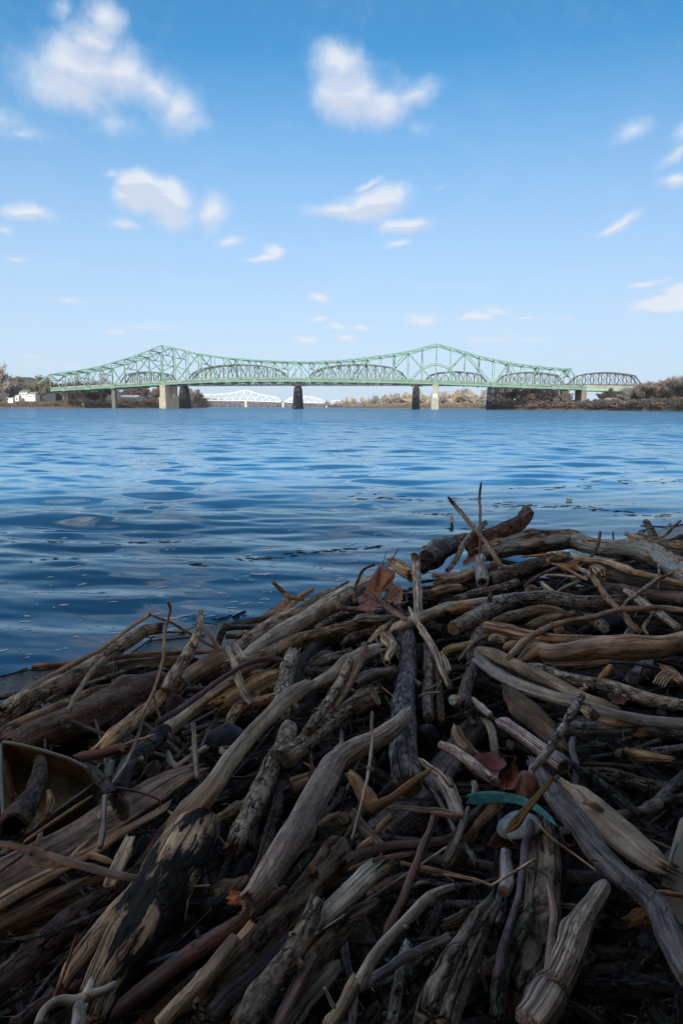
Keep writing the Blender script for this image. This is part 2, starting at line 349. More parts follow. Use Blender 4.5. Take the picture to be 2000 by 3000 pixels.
# ------------------------------------------------------------------ ground and water
A0, A1 = Vector((-1.6, 3.2)), Vector((3.9, 7.8))
_t = (A1 - A0).normalized(); _nin = Vector((_t.y, -_t.x))
def inland(x, y):
    d = (x - A0.x) * _nin.x + (y - A0.y) * _nin.y
    s = (x - A0.x) * _t.x + (y - A0.y) * _t.y
    return d + .04 * math.sin(s * 1.7 + .6) + .10 * noise.noise(Vector((s * .35, d * .2, 3))) - (.12 if s > 2.5 else .12 * max(0, s) / 2.5)
def ground_z(x, y):
    d = inland(x, y)
    if d < 0: return max(-2.5, .09 * d)
    z = .055 * d
    if d > 4.0: z += min(2.6, (d - 4.0) * 3.6)          # unseen bank step behind the camera, added to darken the near heap
    if d > 5: z += (d - 5) * .64 if d < 30 else 16.0  # unseen bluff, shaped to keep the sun off the heap
    z += .012 * noise.noise(Vector((x * 2.2, y * 2.2, 0))) * min(1, d)
    z += (.35 * noise.noise(Vector((x * .3, y * .3, 1))) if d > 5 else 0)
    return z
def wobble(a, b, n, p):
    return [a + (b - a) * (i / n) ** p for i in range(n + 1)]
xs = sorted(set([-70 + i * 4 for i in range(16)] + [-6 + i * .12 for i in range(150)] + [12 + i * 4 for i in range(26)]))
ys = sorted(set([-70 + i * 3 for i in range(22)] + [-5 + i * .12 for i in range(160)] + [14.5 + i * 4 for i in range(22)]))
V = [(x, y, ground_z(x, y)) for y in ys for x in xs]
nx = len(xs)
F = [(j * nx + i, j * nx + i + 1, (j + 1) * nx + i + 1, (j + 1) * nx + i) for j in range(len(ys) - 1) for i in range(nx - 1)]
tag(link('ground', mesh('ground', V, F, M['mud'], True)), kind='structure')
# unseen earth ledge added above and behind the camera to shade the near heap
V, F = [], []
for i in range(61):
    s_ = -14 + i * .55; e = 3.02 + .10 * math.sin(i * 1.3) + .18 * abs(noise.noise(Vector((i * .4, 0, 9))))
    for (d_, z_) in ((e + .12, 2.66), (e, 2.85), (e + .15, 3.1), (e + 1.0, 3.5), (7.0, 4.9), (7.0, 3.2), (5.0, 2.72), (e + .9, 2.66)):
        p = A0 + _t * s_ + _nin * d_; V.append((p.x, p.y, z_ + .05 + .05 * noise.noise(Vector((p.x * 2, p.y * 2, z_ * 3)))))
F = [(i * 8 + j, i * 8 + (j + 1) % 8, (i + 1) * 8 + (j + 1) % 8, (i + 1) * 8 + j) for i in range(60) for j in range(8)]
tag(link('shade_ledge', mesh('shade_ledge', V, F, M['mud'], True)), kind='structure')
S_ = 3900
tag(link('riverbed', mesh('riverbed', [(-S_, -S_, -2.6), (S_, -S_, -2.6), (S_, S_, -2.6), (-S_, S_, -2.6)], [(0, 1, 2, 3)], M['mud'])), kind='structure')

rows = [1.6]
while rows[-1] < 3800: rows.append(rows[-1] * (1.0052 if rows[-1] < 75 else 1.02))
rows = np.array(rows)
ang = np.concatenate([np.linspace(-3.2, -.8, 40)[:-1], np.linspace(-.8, .8, 300), np.linspace(.8, 3.2, 40)[1:]])
X = rows[:, None] * ang[None, :]; Y = np.repeat(rows[:, None], len(ang), 1); X = np.clip(X, -3850, 3850)
sp_ = rows * np.where(rows < 75, .0055, .02)
rng = np.random.RandomState(5)
Z = np.zeros_like(X)
# gentle horizontal warp so crests wander
wx = .5 * np.sin(X * .31 + Y * .17) + .4 * np.sin(X * .13 - Y * .4 + 2); wy = .5 * np.sin(X * .23 - .4 + Y * .11) + .35 * np.sin(X * .47 + Y * .2)
for i in range(84):
    lam = .14 * (3.2 / .14) ** (rng.rand()) if i > 12 else .5 + .8 * rng.rand()
    th = R(98) + rng.randn() * R(20)
    k = 2 * math.pi / lam
    amp = .0034 * lam ** .95 if lam < .8 else .0034 * lam ** .30
    if lam < .3: amp *= .7
    ph = rng.rand() * 6.28
    att = np.clip(lam / (3.2 * sp_) - 1, 0, 1)[:, None]
    Z += amp * att * np.sin(k * ((X + wx) * math.cos(th) + (Y + wy) * math.sin(th)) + ph)
# calmer by the shore
D = (X - A0.x) * _nin.x + (Y - A0.y) * _nin.y
Z *= np.clip(.28 + (-D) * .22, .22, 1.0)
Vw = np.stack([X, Y, Z], -1).reshape(-1, 3)
nc = len(ang)
I = (np.arange(len(rows) - 1)[:, None] * nc + np.arange(nc - 1)[None, :]).reshape(-1)
Fw = np.stack([I, I + 1, I + 1 + nc, I + nc], -1)
me = bpy.data.meshes.new('water'); me.vertices.add(len(Vw)); me.vertices.foreach_set('co', Vw.ravel())
me.loops.add(Fw.size); me.loops.foreach_set('vertex_index', Fw.ravel().astype(np.int32))
me.polygons.add(len(Fw)); me.polygons.foreach_set('loop_start', np.arange(0, Fw.size, 4, dtype=np.int32))
me.update(calc_edges=True); me.polygons.foreach_set('use_smooth', [True] * len(Fw)); me.materials.append(M['water'])
tag(link('water', me), kind='structure')
def water_z(x, y):
    if y <= rows[0] * 1.01: return 0.0
    j = min(len(rows) - 2, int(np.searchsorted(rows, y)) - 1); i = int(np.searchsorted(ang, x / y))
    i = min(max(i, 0), nc - 1)
    return float(max(Z[j, i], Z[j + 1, i]))

def px_plane(px, py, z=0.0):
    d = ray(px, py); t = (z - CAM_H) / d.z
    return Vector((d.x * t, d.y * t, z))
def px_depth(px, py, Yd):
    d = ray(px, py); t = Yd / d.y
    return Vector((d.x * t, Yd, CAM_H + d.z * t))

# foam flecks and drifting plant scraps lying on the water
def flecks(name, items, mat, col):
    V, F = [], []
    for (x, y, L, wd, a) in items:
        n = len(V); K = 8; z0 = water_z(x, y) + .003
        for k in range(K):
            t = 2 * math.pi * k / K; r = random.uniform(.65, 1.15)
            dx, dy = L * math.cos(t) * r, wd * math.sin(t) * r
            X_, Y_ = x + dx * math.cos(a) - dy * math.sin(a), y + dx * math.sin(a) + dy * math.cos(a)
            V.append((X_, Y_, water_z(X_, Y_) + .002))
        V.append((x, y, z0 + .004))
        F += [(n + k, n + (k + 1) % K, n + K) for k in range(K)]
    return tag(link(name, mesh(name, V, F, mat, True), col=col), kind='stuff')
it = []
for i in range(620):
    px = random.uniform(-150, 1450); py = random.uniform(1560, 2050)
    if random.random() < .25: px, py = random.uniform(0, 2000), random.uniform(1330, 1600)
    p = px_plane(px, py)
    if inland(p.x, p.y) > -.08: continue
    if random.random() > .9 * math.exp(-max(0, -inland(p.x, p.y) - .5) * .45) + .12: continue
    s = (.006 + .016 * random.random() ** 3) * (p.y / 4)
    it.append((p.x, p.y, s * random.uniform(1.6, 4), s * random.uniform(.5, .8), random.gauss(.25, .35)))
tag(flecks('foam_flecks', it, M['foam'], (1, 1, 1)), 'small white foam flecks drifting on dark water near the shore', 'foam')
it = []
for (x0, y0, x1, y1, cnt) in [(1310, 1545, 1460, 1560, 10), (1440, 1478, 1570, 1480, 16), (1570, 1480, 1820, 1500, 24), (1790, 1502, 2000, 1512, 16), (1200, 1500, 1320, 1508, 9),
                              (680, 1645, 1120, 1600, 60), (330, 1592, 520, 1583, 20), (1020, 1458, 1400, 1462, 26), (1700, 1405, 1990, 1412, 22), (560, 1660, 600, 1667, 6), (1500, 1430, 1750, 1436, 14),
                              (150, 1590, 180, 1600, 4), (40, 1660, 160, 1640, 4)]:
    for k in range(cnt):
        t = random.random(); p = px_plane(x0 + (x1 - x0) * t + random.uniform(-12, 12), y0 + (y1 - y0) * t + random.gauss(0, 3))
        s = p.y / 6
        it.append((p.x, p.y, random.uniform(.02, .07) * s, random.uniform(.006, .016) * s, random.gauss(.1, .3)))
tag(flecks('floating_debris', it, M['debris'], (.05, .045, .025)), 'thin dark olive streaks of plant scraps floating on the river', 'plant debris')
# ------------------------------------------------------------------ far banks
def interp(tab, x):
    if x <= tab[0][0]: return tab[0][1]
    for (x0, y0), (x1, y1) in zip(tab, tab[1:]):
        if x <= x1: return y0 + (y1 - y0) * (x - x0) / (x1 - x0)
    return tab[-1][1]
def proj(p):
    q = CAM_R.transposed() @ (Vector(p) - Vector((0, 0, CAM_H)))
    return 1000 + 2000 * q.x / -q.z, 1500 - 2000 * q.y / -q.z
def bank(name, pts, prof, mat, label=None, kind='structure', cat=None):
    """pts: (px, Y) along the waterline; prof: (metres inland, height)"""
    V, F = [], []; P = []
    for (a, b) in zip(pts, pts[1:]):
        n = max(2, int(abs(b[0] - a[0]) / 14) + 1)
        P += [(a[0] + (b[0] - a[0]) * i / n, a[1] + (b[1] - a[1]) * i / n) for i in range(n)]
    P.append(pts[-1])
    for i, (px, Y) in enumerate(P):
        x0 = (px - 1000) / 2000 * Y; d = Vector((x0, Y, 0)).normalized()
        for j, (r, h) in enumerate(prof):
            q = Vector((x0, Y, 0)) + d * r
            nz = noise.noise(Vector((q.x * .03, q.y * .03, 1))) + .5 * noise.noise(Vector((q.x * .12, q.y * .12, 5)))
            V.append((q.x + (3 * noise.noise(Vector((i * .7, j, 0))) if j < 3 else 0), q.y, h + nz * max(0, h) * .25))
    m_ = len(prof)
    F = [(i * m_ + j, (i + 1) * m_ + j, (i + 1) * m_ + j + 1, i * m_ + j + 1) for i in range(len(P) - 1) for j in range(m_ - 1)]
    return tag(link(name, mesh(name, V, F, mat, True)), label, cat, None, kind)
LB = [(-2600, 300), (-1200, 330), (-400, 400), (0, 440), (200, 450), (400, 480), (540, 560), (606, 640), (612, 900), (618, 1900)]
MB_ = [(560, 1950), (950, 1900), (1000, 1250), (1100, 1000), (1250, 900), (1400, 800), (1436, 600)]
RB = [(1430, 600), (1438, 440), (1560, 400), (1700, 370), (1850, 330), (2000, 290), (2600, 220), (4200, 160)]
bank('far_bank', LB, [(-6, -1.5), (0, -.1), (1.5, .8), (6, 2.2), (14, 4.2), (45, 5.8), (160, 8), (700, 16)], M['farsoil'])
bank('far_bank', MB_, [(-6, -1.5), (0, -.1), (1.5, .8), (8, 2.4), (30, 4.5), (160, 7), (900, 14)], M['farsoil'])
bank('far_bank', RB, [(-6, -1.5), (0, -.1), (1.5, .8), (6, 2.2), (14, 4.0), (45, 5.0), (160, 7), (700, 12)], M['farsoil'])
# distant wooded hill
V, F = [], []
for i in range(60):
    px = -900 + i * 30; Y = 2600
    top = interp([(-900, 1120), (-300, 1095), (20, 1108), (45, 1106), (70, 1104), (90, 1106), (130, 1114), (160, 1120), (200, 1140), (330, 1146), (600, 1165), (820, 1190)], px)
    p = px_depth(px, top, Y); z = p.z + 3 * noise.noise(Vector((i * .9, 0, 0)))
    V += [(p.x, Y - 260, 3), (p.x, Y - 120, z * .6), (p.x, Y, z), (p.x, Y + 500, 3)]
F = [(i * 4 + j, (i + 1) * 4 + j, (i + 1) * 4 + j + 1, i * 4 + j + 1) for i in range(59) for j in range(3)]
tag(link('hills', mesh('hills', V, F, M['brush'], True), col=(.055, .05, .06)), kind='structure')

# ------------------------------------------------------------------ trees
def tube(V, F, pts, rad, n=5):
    base = len(V); k = len(pts)
    for i, p in enumerate(pts):
        t = (pts[min(i + 1, k - 1)] - pts[max(i - 1, 0)]).normalized()
        s = t.cross(Vector((.3, .9, .2))).normalized(); u = s.cross(t)
        for j in range(n):
            a = 2 * math.pi * j / n; V.append(p + (s * math.cos(a) + u * math.sin(a)) * rad[i])
    for i in range(k - 1):
        for j in range(n):
            F.append((base + i * n + j, base + i * n + (j + 1) % n, base + (i + 1) * n + (j + 1) % n, base + (i + 1) * n + j))
def make_tree(seed, spread, dens, leaf, bare):
    """unit tree about 1 m tall"""
    rnd = random.Random(seed); V, F = [], []; tips = []
    def limb(p, d, L, r, depth):
        pts = [p]; dd = d
        for i in range(3):
            dd = (dd + Vector((rnd.uniform(-.25, .25), rnd.uniform(-.25, .25), rnd.uniform(-.05, .2)))).normalized(); pts.append(pts[-1] + dd * L / 3)
        tube(V, F, pts, [r, r * .85, r * .7, r * .45], 4 if depth else 6)
        if depth >= 2: tips.extend(pts[1:])
        if depth < 3:
            for i in range(rnd.choice((3, 4)) if depth else 6):
                q = pts[rnd.choice((1, 2, 3, 3) if depth else (1, 2, 2, 3, 3, 3))]
                a = rnd.uniform(0, 6.28); tilt = rnd.uniform(.4, 1.0) * spread
                nd = (dd + Vector((math.cos(a), math.sin(a), 0)) * tilt).normalized()
                limb(q, nd, L * rnd.uniform(.55, .8), r * .5, depth + 1)
    limb(Vector((0, 0, -.03)), Vector((0, 0, 1)), .22 if spread < 2 else .1, .022, 0)
    top = max(v.z for v in V); sc = 1 / top
    V = [v * sc for v in V]; tips = [t * sc for t in tips]
    rr_ = sorted(math.hypot(t.x, t.y) for t in tips); hs = (.40 if spread < 2 else .62) / rr_[int(len(rr_) * .85)]
    tips = [Vector((t.x * hs, t.y * hs, t.z)) for t in tips]; V = [Vector((v.x * (hs if v.z > .3 else 1), v.y * (hs if v.z > .3 else 1), v.z)) for v in V]
    CV, CF = [], []
    for t in tips:
        if rnd.random() > dens: continue
        for k in range(bare):
            c = t + Vector((rnd.gauss(0, .04), rnd.gauss(0, .04), rnd.gauss(0, .035)))
            if bare <= 4: a = Vector((rnd.gauss(0, 1), rnd.gauss(0, 1), rnd.gauss(.6, .7))).normalized() * leaf * 2.5; b = Vector((rnd.gauss(0, 1), rnd.gauss(0, 1), rnd.gauss(0, 1))).normalized() * leaf * .25
            else: a = Vector((rnd.gauss(0, 1), rnd.gauss(0, 1), rnd.gauss(0, 1))).normalized() * leaf; b = a.cross(Vector((rnd.gauss(0, 1), rnd.gauss(0, 1), rnd.gauss(0, 1)))).normalized() * leaf * .7
            n = len(CV); CV += [c - a, c + b, c + a, c - b]; CF.append((n, n + 1, n + 2, n + 3))
    return mesh('trunk', V, F, M['treewood']), mesh('crown', CV, CF, M['foliage'])
TC_ = 0
TREES = {'full': [make_tree(s, 1.15, 1, .022, 18) for s in (1, 2, 3)], 'bare': [make_tree(s, .95, 1, .026, 4) for s in (11, 12, 13)],
         'bush': [make_tree(s, 2.2, 1.0, .038, 16) for s in (21, 22, 23)]}
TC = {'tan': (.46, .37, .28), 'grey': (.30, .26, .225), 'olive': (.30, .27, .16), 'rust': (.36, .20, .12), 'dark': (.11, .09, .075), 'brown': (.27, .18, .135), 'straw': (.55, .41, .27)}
tn = [0]
def tree(px, Y, base, top_py, kind, col, label, group, wide=1.0, name='bare_tree', cat='tree'):
    x = (px - 1000) / 2000 * Y; h = (px_depth(px, top_py, Y).z - base) * (1.22 if kind == 'full' else 1.1)
    if h < 1: h = 1
    tn[0] += 1; tm, cm = TREES[kind][tn[0] % 3]
    o = empty(name, (x, Y, base)); tag(o, label, cat, group)
    o.rotation_euler = (0, 0, random.uniform(0, 6.28)); w = h * wide * 1.25 * random.uniform(.9, 1.1)
    o.scale = (w, w, h)
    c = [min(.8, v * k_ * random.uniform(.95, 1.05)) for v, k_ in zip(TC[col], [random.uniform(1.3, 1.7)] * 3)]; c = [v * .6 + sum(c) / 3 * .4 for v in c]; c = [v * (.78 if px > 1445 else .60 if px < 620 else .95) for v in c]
    link('trunk', tm, o, (.13, .11, .095)); link('crown', cm, o, c)
    return o
# left bank
G = 'trees and bushes on the left bank'
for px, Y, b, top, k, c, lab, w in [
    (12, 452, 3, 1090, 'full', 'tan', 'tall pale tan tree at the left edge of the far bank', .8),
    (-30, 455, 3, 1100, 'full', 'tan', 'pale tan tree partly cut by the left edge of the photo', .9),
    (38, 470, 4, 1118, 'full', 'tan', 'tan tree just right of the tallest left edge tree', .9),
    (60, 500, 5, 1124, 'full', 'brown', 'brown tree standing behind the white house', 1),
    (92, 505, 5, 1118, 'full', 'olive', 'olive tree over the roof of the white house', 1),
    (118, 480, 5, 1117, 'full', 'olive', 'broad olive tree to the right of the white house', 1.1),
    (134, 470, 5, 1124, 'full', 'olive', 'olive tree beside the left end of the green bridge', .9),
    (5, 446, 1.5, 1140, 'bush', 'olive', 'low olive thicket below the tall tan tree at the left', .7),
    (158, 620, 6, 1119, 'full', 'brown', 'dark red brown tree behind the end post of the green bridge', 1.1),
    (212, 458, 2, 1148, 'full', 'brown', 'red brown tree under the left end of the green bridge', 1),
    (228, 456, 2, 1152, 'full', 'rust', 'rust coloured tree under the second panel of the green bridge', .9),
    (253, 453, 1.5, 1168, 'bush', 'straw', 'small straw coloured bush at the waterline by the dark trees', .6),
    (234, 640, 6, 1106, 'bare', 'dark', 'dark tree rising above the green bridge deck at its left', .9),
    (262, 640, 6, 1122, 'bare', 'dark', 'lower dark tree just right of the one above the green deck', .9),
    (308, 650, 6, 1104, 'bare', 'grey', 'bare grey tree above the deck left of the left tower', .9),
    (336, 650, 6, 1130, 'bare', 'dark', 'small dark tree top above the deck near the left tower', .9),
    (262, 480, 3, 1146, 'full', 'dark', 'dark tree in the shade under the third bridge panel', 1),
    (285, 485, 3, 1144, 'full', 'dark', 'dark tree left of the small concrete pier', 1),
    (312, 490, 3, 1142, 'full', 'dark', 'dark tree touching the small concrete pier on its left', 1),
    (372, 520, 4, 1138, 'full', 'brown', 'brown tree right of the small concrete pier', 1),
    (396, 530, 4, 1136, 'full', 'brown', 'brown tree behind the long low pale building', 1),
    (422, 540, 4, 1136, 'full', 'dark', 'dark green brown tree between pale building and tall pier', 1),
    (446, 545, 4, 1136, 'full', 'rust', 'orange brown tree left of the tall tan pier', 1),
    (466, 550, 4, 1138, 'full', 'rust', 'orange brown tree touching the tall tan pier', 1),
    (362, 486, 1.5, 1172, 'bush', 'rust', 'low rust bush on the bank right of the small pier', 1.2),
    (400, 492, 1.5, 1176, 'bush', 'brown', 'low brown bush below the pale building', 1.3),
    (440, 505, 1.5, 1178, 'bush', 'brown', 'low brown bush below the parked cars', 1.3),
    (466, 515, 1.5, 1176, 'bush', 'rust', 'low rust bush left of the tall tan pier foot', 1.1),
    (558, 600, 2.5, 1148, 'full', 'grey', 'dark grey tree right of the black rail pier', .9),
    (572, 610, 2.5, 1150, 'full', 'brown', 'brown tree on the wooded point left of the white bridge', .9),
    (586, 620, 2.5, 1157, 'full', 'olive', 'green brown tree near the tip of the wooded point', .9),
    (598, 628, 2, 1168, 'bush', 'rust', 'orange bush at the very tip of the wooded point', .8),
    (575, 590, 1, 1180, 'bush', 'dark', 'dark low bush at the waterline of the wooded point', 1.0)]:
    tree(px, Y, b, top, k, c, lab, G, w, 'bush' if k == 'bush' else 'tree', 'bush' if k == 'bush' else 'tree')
ORD = 'first second third fourth fifth sixth seventh eighth ninth tenth eleventh twelfth thirteenth fourteenth fifteenth sixteenth seventeenth eighteenth nineteenth twentieth twenty-first twenty-second twenty-third twenty-fourth twenty-fifth twenty-sixth'.split()
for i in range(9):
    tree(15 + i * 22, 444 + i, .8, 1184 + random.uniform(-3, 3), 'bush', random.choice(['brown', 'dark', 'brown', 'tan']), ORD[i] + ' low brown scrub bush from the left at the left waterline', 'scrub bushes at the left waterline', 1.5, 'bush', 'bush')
# middle bank
cnt_ = {}; mtr = []
for i in range(46):
    px = 946 + i * 10.9 + random.uniform(-4, 4); Y = interp([(940, 1500), (1000, 1250), (1100, 1020), (1250, 920), (1440, 800)], px) + 25
    top = interp([(940, 1180), (1000, 1172), (1090, 1166), (1150, 1164), (1200, 1154), (1250, 1160), (1300, 1152), (1318, 1148), (1340, 1158), (1362, 1146), (1385, 1150), (1410, 1166), (1440, 1158)], px) + random.uniform(-3, 5)
    c = random.choice(['tan', 'tan', 'grey', 'straw', 'tan']) if i % 6 else 'rust'; rk = i
    lm = 'second black rail pier' if px < 1242 else 'white river gauge pier' if px < 1350 else 'third black rail pier'
    lp = 1218 if px < 1242 else 1275 if px < 1350 else 1436; sd2 = 'left' if px < lp else 'right'; cnt_[(lm, sd2)] = cnt_.get((lm, sd2), 0) + 1; mtr.append((px, lm, sd2))
    where = 'standing ' + sd2 + ' of the ' + lm
    tree(px, Y, 2.5, top, 'bare' if i % 3 == 0 else 'full', c, {'tan': 'pale tan', 'grey': 'grey', 'straw': 'straw coloured', 'rust': 'orange tinted'}[c] + ' tree, ' + (ORD[cnt_[(lm, sd2)] - 1] if cnt_[(lm, sd2)] <= 26 else 'last') + ' from the left among those ' + sd2 + ' of the ' + lm, 'pale trees along the middle bank', .95, 'tree', 'tree')
for i in range(26):
    px = 1000 + i * 17; Y = interp([(940, 1500), (1000, 1250), (1100, 1020), (1250, 920), (1440, 800)], px) + 4
    tree(px, Y, .8, 1187 + random.uniform(-3, 3), 'bush', random.choice(['rust', 'tan', 'brown']), ORD[i] + ' low bush from the left at the waterline of the middle bank', 'low bushes along the middle bank', 1.5, 'bush', 'bush')
# right bank
G = 'dark trees on the right bank'
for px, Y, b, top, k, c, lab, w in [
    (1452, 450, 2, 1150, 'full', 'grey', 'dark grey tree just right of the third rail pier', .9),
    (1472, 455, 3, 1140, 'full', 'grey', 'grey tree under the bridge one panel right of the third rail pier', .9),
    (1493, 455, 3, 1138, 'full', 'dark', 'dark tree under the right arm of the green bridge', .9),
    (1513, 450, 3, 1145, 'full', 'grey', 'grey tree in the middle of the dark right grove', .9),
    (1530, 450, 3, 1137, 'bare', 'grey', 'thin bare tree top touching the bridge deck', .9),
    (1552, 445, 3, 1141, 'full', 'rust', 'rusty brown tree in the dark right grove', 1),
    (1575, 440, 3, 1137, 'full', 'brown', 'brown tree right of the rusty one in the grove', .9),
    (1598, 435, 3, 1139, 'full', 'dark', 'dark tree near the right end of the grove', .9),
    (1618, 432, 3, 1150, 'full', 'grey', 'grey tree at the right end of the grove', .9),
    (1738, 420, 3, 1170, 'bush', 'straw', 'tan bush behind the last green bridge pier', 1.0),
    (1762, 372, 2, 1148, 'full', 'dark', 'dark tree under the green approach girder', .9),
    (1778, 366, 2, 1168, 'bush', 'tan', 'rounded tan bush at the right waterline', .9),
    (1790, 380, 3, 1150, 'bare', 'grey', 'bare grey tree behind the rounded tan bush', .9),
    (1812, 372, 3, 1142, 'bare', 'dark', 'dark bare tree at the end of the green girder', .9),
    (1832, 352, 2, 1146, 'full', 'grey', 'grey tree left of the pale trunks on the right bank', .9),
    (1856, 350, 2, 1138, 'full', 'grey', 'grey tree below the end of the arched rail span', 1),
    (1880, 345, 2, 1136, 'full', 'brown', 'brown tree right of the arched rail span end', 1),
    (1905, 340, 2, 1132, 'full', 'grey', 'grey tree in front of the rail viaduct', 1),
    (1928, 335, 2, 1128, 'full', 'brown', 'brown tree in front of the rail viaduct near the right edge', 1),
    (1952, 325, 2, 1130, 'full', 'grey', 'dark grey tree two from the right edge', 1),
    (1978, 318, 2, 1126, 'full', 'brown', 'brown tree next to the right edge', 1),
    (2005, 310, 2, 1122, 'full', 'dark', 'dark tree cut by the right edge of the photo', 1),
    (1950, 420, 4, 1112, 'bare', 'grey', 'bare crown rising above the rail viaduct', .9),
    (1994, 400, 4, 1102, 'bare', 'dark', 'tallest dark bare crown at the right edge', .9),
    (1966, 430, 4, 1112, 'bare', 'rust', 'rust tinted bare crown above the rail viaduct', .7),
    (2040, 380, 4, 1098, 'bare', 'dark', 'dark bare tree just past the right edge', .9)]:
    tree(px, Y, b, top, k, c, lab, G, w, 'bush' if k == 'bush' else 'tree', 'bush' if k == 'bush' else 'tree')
for i in range(16):
    px = 1444 + i * 12.4
    tree(px, 462 + (i % 3) * 8, 3, random.uniform(1136, 1146), ('full', 'full', 'bare')[i % 3], ('grey', 'dark', 'brown', 'grey')[i % 4], ORD[i] + ' tree from the left in the back row of the dark right grove', 'back row of trees in the right grove', 1.0, 'tree', 'tree')
for i in range(16):
    px = 1752 + i * 17.5
    tree(px, interp([(1700, 420), (1850, 385), (2030, 350)], px), 3, interp([(1750, 1160), (1800, 1142), (1880, 1134), (1950, 1124), (2030, 1112)], px) + random.uniform(-4, 4), ('full', 'bare')[i % 2], ('grey', 'brown', 'dark')[i % 3], ORD[i] + ' tree from the left in the back row right of the last pier', 'back row of trees right of the last pier', 1.0, 'tree', 'tree')
for i in range(26):
    px = 1448 + i * 22; Y = interp([(1438, 440), (1560, 400), (1700, 370), (1850, 330), (2000, 290)], px) + 4
    tree(px, Y, .6, 1181 + random.uniform(-4, 4), 'bush', random.choice(['brown', 'rust', 'dark', 'dark']), ORD[i] + ' low dark bush from the left at the right bank waterline', 'low bushes along the right waterline', 1.6, 'bush', 'bush')
# far-off wood upstream that reads as one mass, and brush covering the banks
def mass(name, px0, px1, Yf, b, topf, n, size, col, label, cat):
    V, F = [], []
    for i in range(n):
        px = random.uniform(px0, px1); Y = Yf(px) + 30 * random.random() ** 1.6
        top = px_depth(px, topf(px) + (2.0 if Yf(px) > 1500 else 5.0) * noise.noise(Vector((px * .22, 0, 4))) + (0 if Yf(px) > 1500 else 8.0 * noise.noise(Vector((px * .06, 3, 4)))) , Y).z
        z = b + max(.5, top - b) * random.random() ** (.7 if Yf(px) > 1500 else 1.2); x = (px - 1000) / 2000 * Y
        c = Vector((x, Y, z)); s = size * random.uniform(.5, 1.3)
        a = Vector((random.gauss(0, 1), random.gauss(0, 1), random.gauss(0, 1))).normalized() * s
        bb = a.cross(Vector((random.gauss(0, 1), random.gauss(0, 1), random.gauss(0, 1)))).normalized() * s * .8
        k = len(V); V += [c - a, c + bb, c + a, c - bb]; F.append((k, k + 1, k + 2, k + 3))
    tag(link(name, mesh(name, V, F, M['foliage']), col=col), label, cat, None, 'stuff')
mass('distant_wood', 600, 1010, lambda p: 1905, 1, lambda p: interp([(600, 1178), (700, 1176), (800, 1178), (900, 1181), (1010, 1178)], p), 16000, 2.6, (.26, .225, .23), 'hazy purple grey wood on the far shore beneath the white bridge', 'woods')  # the haze of distance is put into this purple grey colour
mass('bank_undergrowth', -60, 606, lambda p: interp(LB, p) + 1, .1, lambda p: interp([(-60, 1180), (200, 1182), (330, 1178), (606, 1186)], p), 28000, .36, (.20, .15, .12), 'brown undergrowth along the left bank waterline', 'undergrowth')
mass('bank_undergrowth', 990, 1440, lambda p: interp(MB_, p) + 5, .1, lambda p: interp([(990, 1182), (1440, 1178)], p), 18000, .7, (.34, .27, .21), 'tan undergrowth along the middle bank', 'undergrowth')
mass('bank_undergrowth', 1436, 2060, lambda p: interp(RB, p) + 1, .1, lambda p: interp([(1436, 1170), (1640, 1176), (1830, 1170), (2060, 1160)], p), 46000, .30, (.15, .125, .105), 'dark brown undergrowth along the right bank', 'undergrowth')

# ------------------------------------------------------------------ buildings on the left bank
def house(px0, px1, top, bot, Y, dep, wall, roofc, label, name='white_house', roof_h=.28, windows=3, cat='house'):
    a = px_depth(px0, bot, Y); b = px_depth(px1, top, Y); w = b.x - a.x; z0 = 3.0; h = b.z - z0
    o = empty(name, ((a.x + b.x) / 2, Y, z0)); tag(o, label, cat)
    wh = h * (1 - roof_h)
    v, f = box_vf((0, dep / 2, wh / 2), w, dep, wh); link('wall', mesh('wall', v, f, M['wall']), o, wall)
    rv = [(-w / 2 - .3, -.3, wh), (w / 2 + .3, -.3, wh), (w / 2 + .3, dep + .3, wh), (-w / 2 - .3, dep + .3, wh), (-w / 2 - .3, dep / 2, h), (w / 2 + .3, dep / 2, h)]
    link('roof', mesh('roof', rv, [(0, 1, 5, 4), (2, 3, 4, 5), (0, 4, 3), (1, 2, 5), (0, 3, 2, 1)], M['wall']), o, roofc)
    for i in range(windows):
        x = -w / 2 + w * (i + .5) / windows
        v, f = box_vf((x, -.03, wh - 1.3), 1.0, .1, 1.2); fr = link('window', mesh('window', v, f, M['white']), o, (.8, .8, .8))
        v, f = box_vf((x, -.09, wh - 1.3), .8, .04, 1.0); link('pane', mesh('pane', v, f, M['plastic']), fr, (.06, .08, .1))
    return o
house(57, 80, 1142, 1166, 462, 9, (.85, .85, .85), (.3, .3, .3), 'two storey left half of the white riverside house', roof_h=.2)
house(80, 103, 1148, 1168, 461, 8, (.88, .88, .88), (.36, .35, .34), 'lower right wing of the white riverside house', roof_h=.22)
house(44, 55, 1157, 1170, 455, 4, (.8, .8, .82), (.7, .7, .7), 'small white shed between the trailer and the white house', 'shed', .25, 1, 'shed')
house(21, 38, 1165, 1177, 447, 3, (.88, .88, .88), (.85, .85, .85), 'tilted white trailer box nearest the left waterline', 'trailer', .12, 0, 'trailer')
house(352, 402, 1157, 1170, 500, 12, (.62, .58, .52), (.42, .43, .45), 'long low pale building between the two concrete piers', 'low_building', .35, 5, 'building')
house(133, 163, 1150, 1173, 470, 12, (.06, .07, .09), (.08, .09, .11), 'dark blue grey shed under the left end of the green bridge', 'dark_shed', .05, 0, 'shed')
house(164, 200, 1149, 1172, 480, 10, (.28, .27, .28), (.3, .3, .3), 'grey abutment wall right of the dark shed', 'abutment_wall', .03, 0, 'wall')
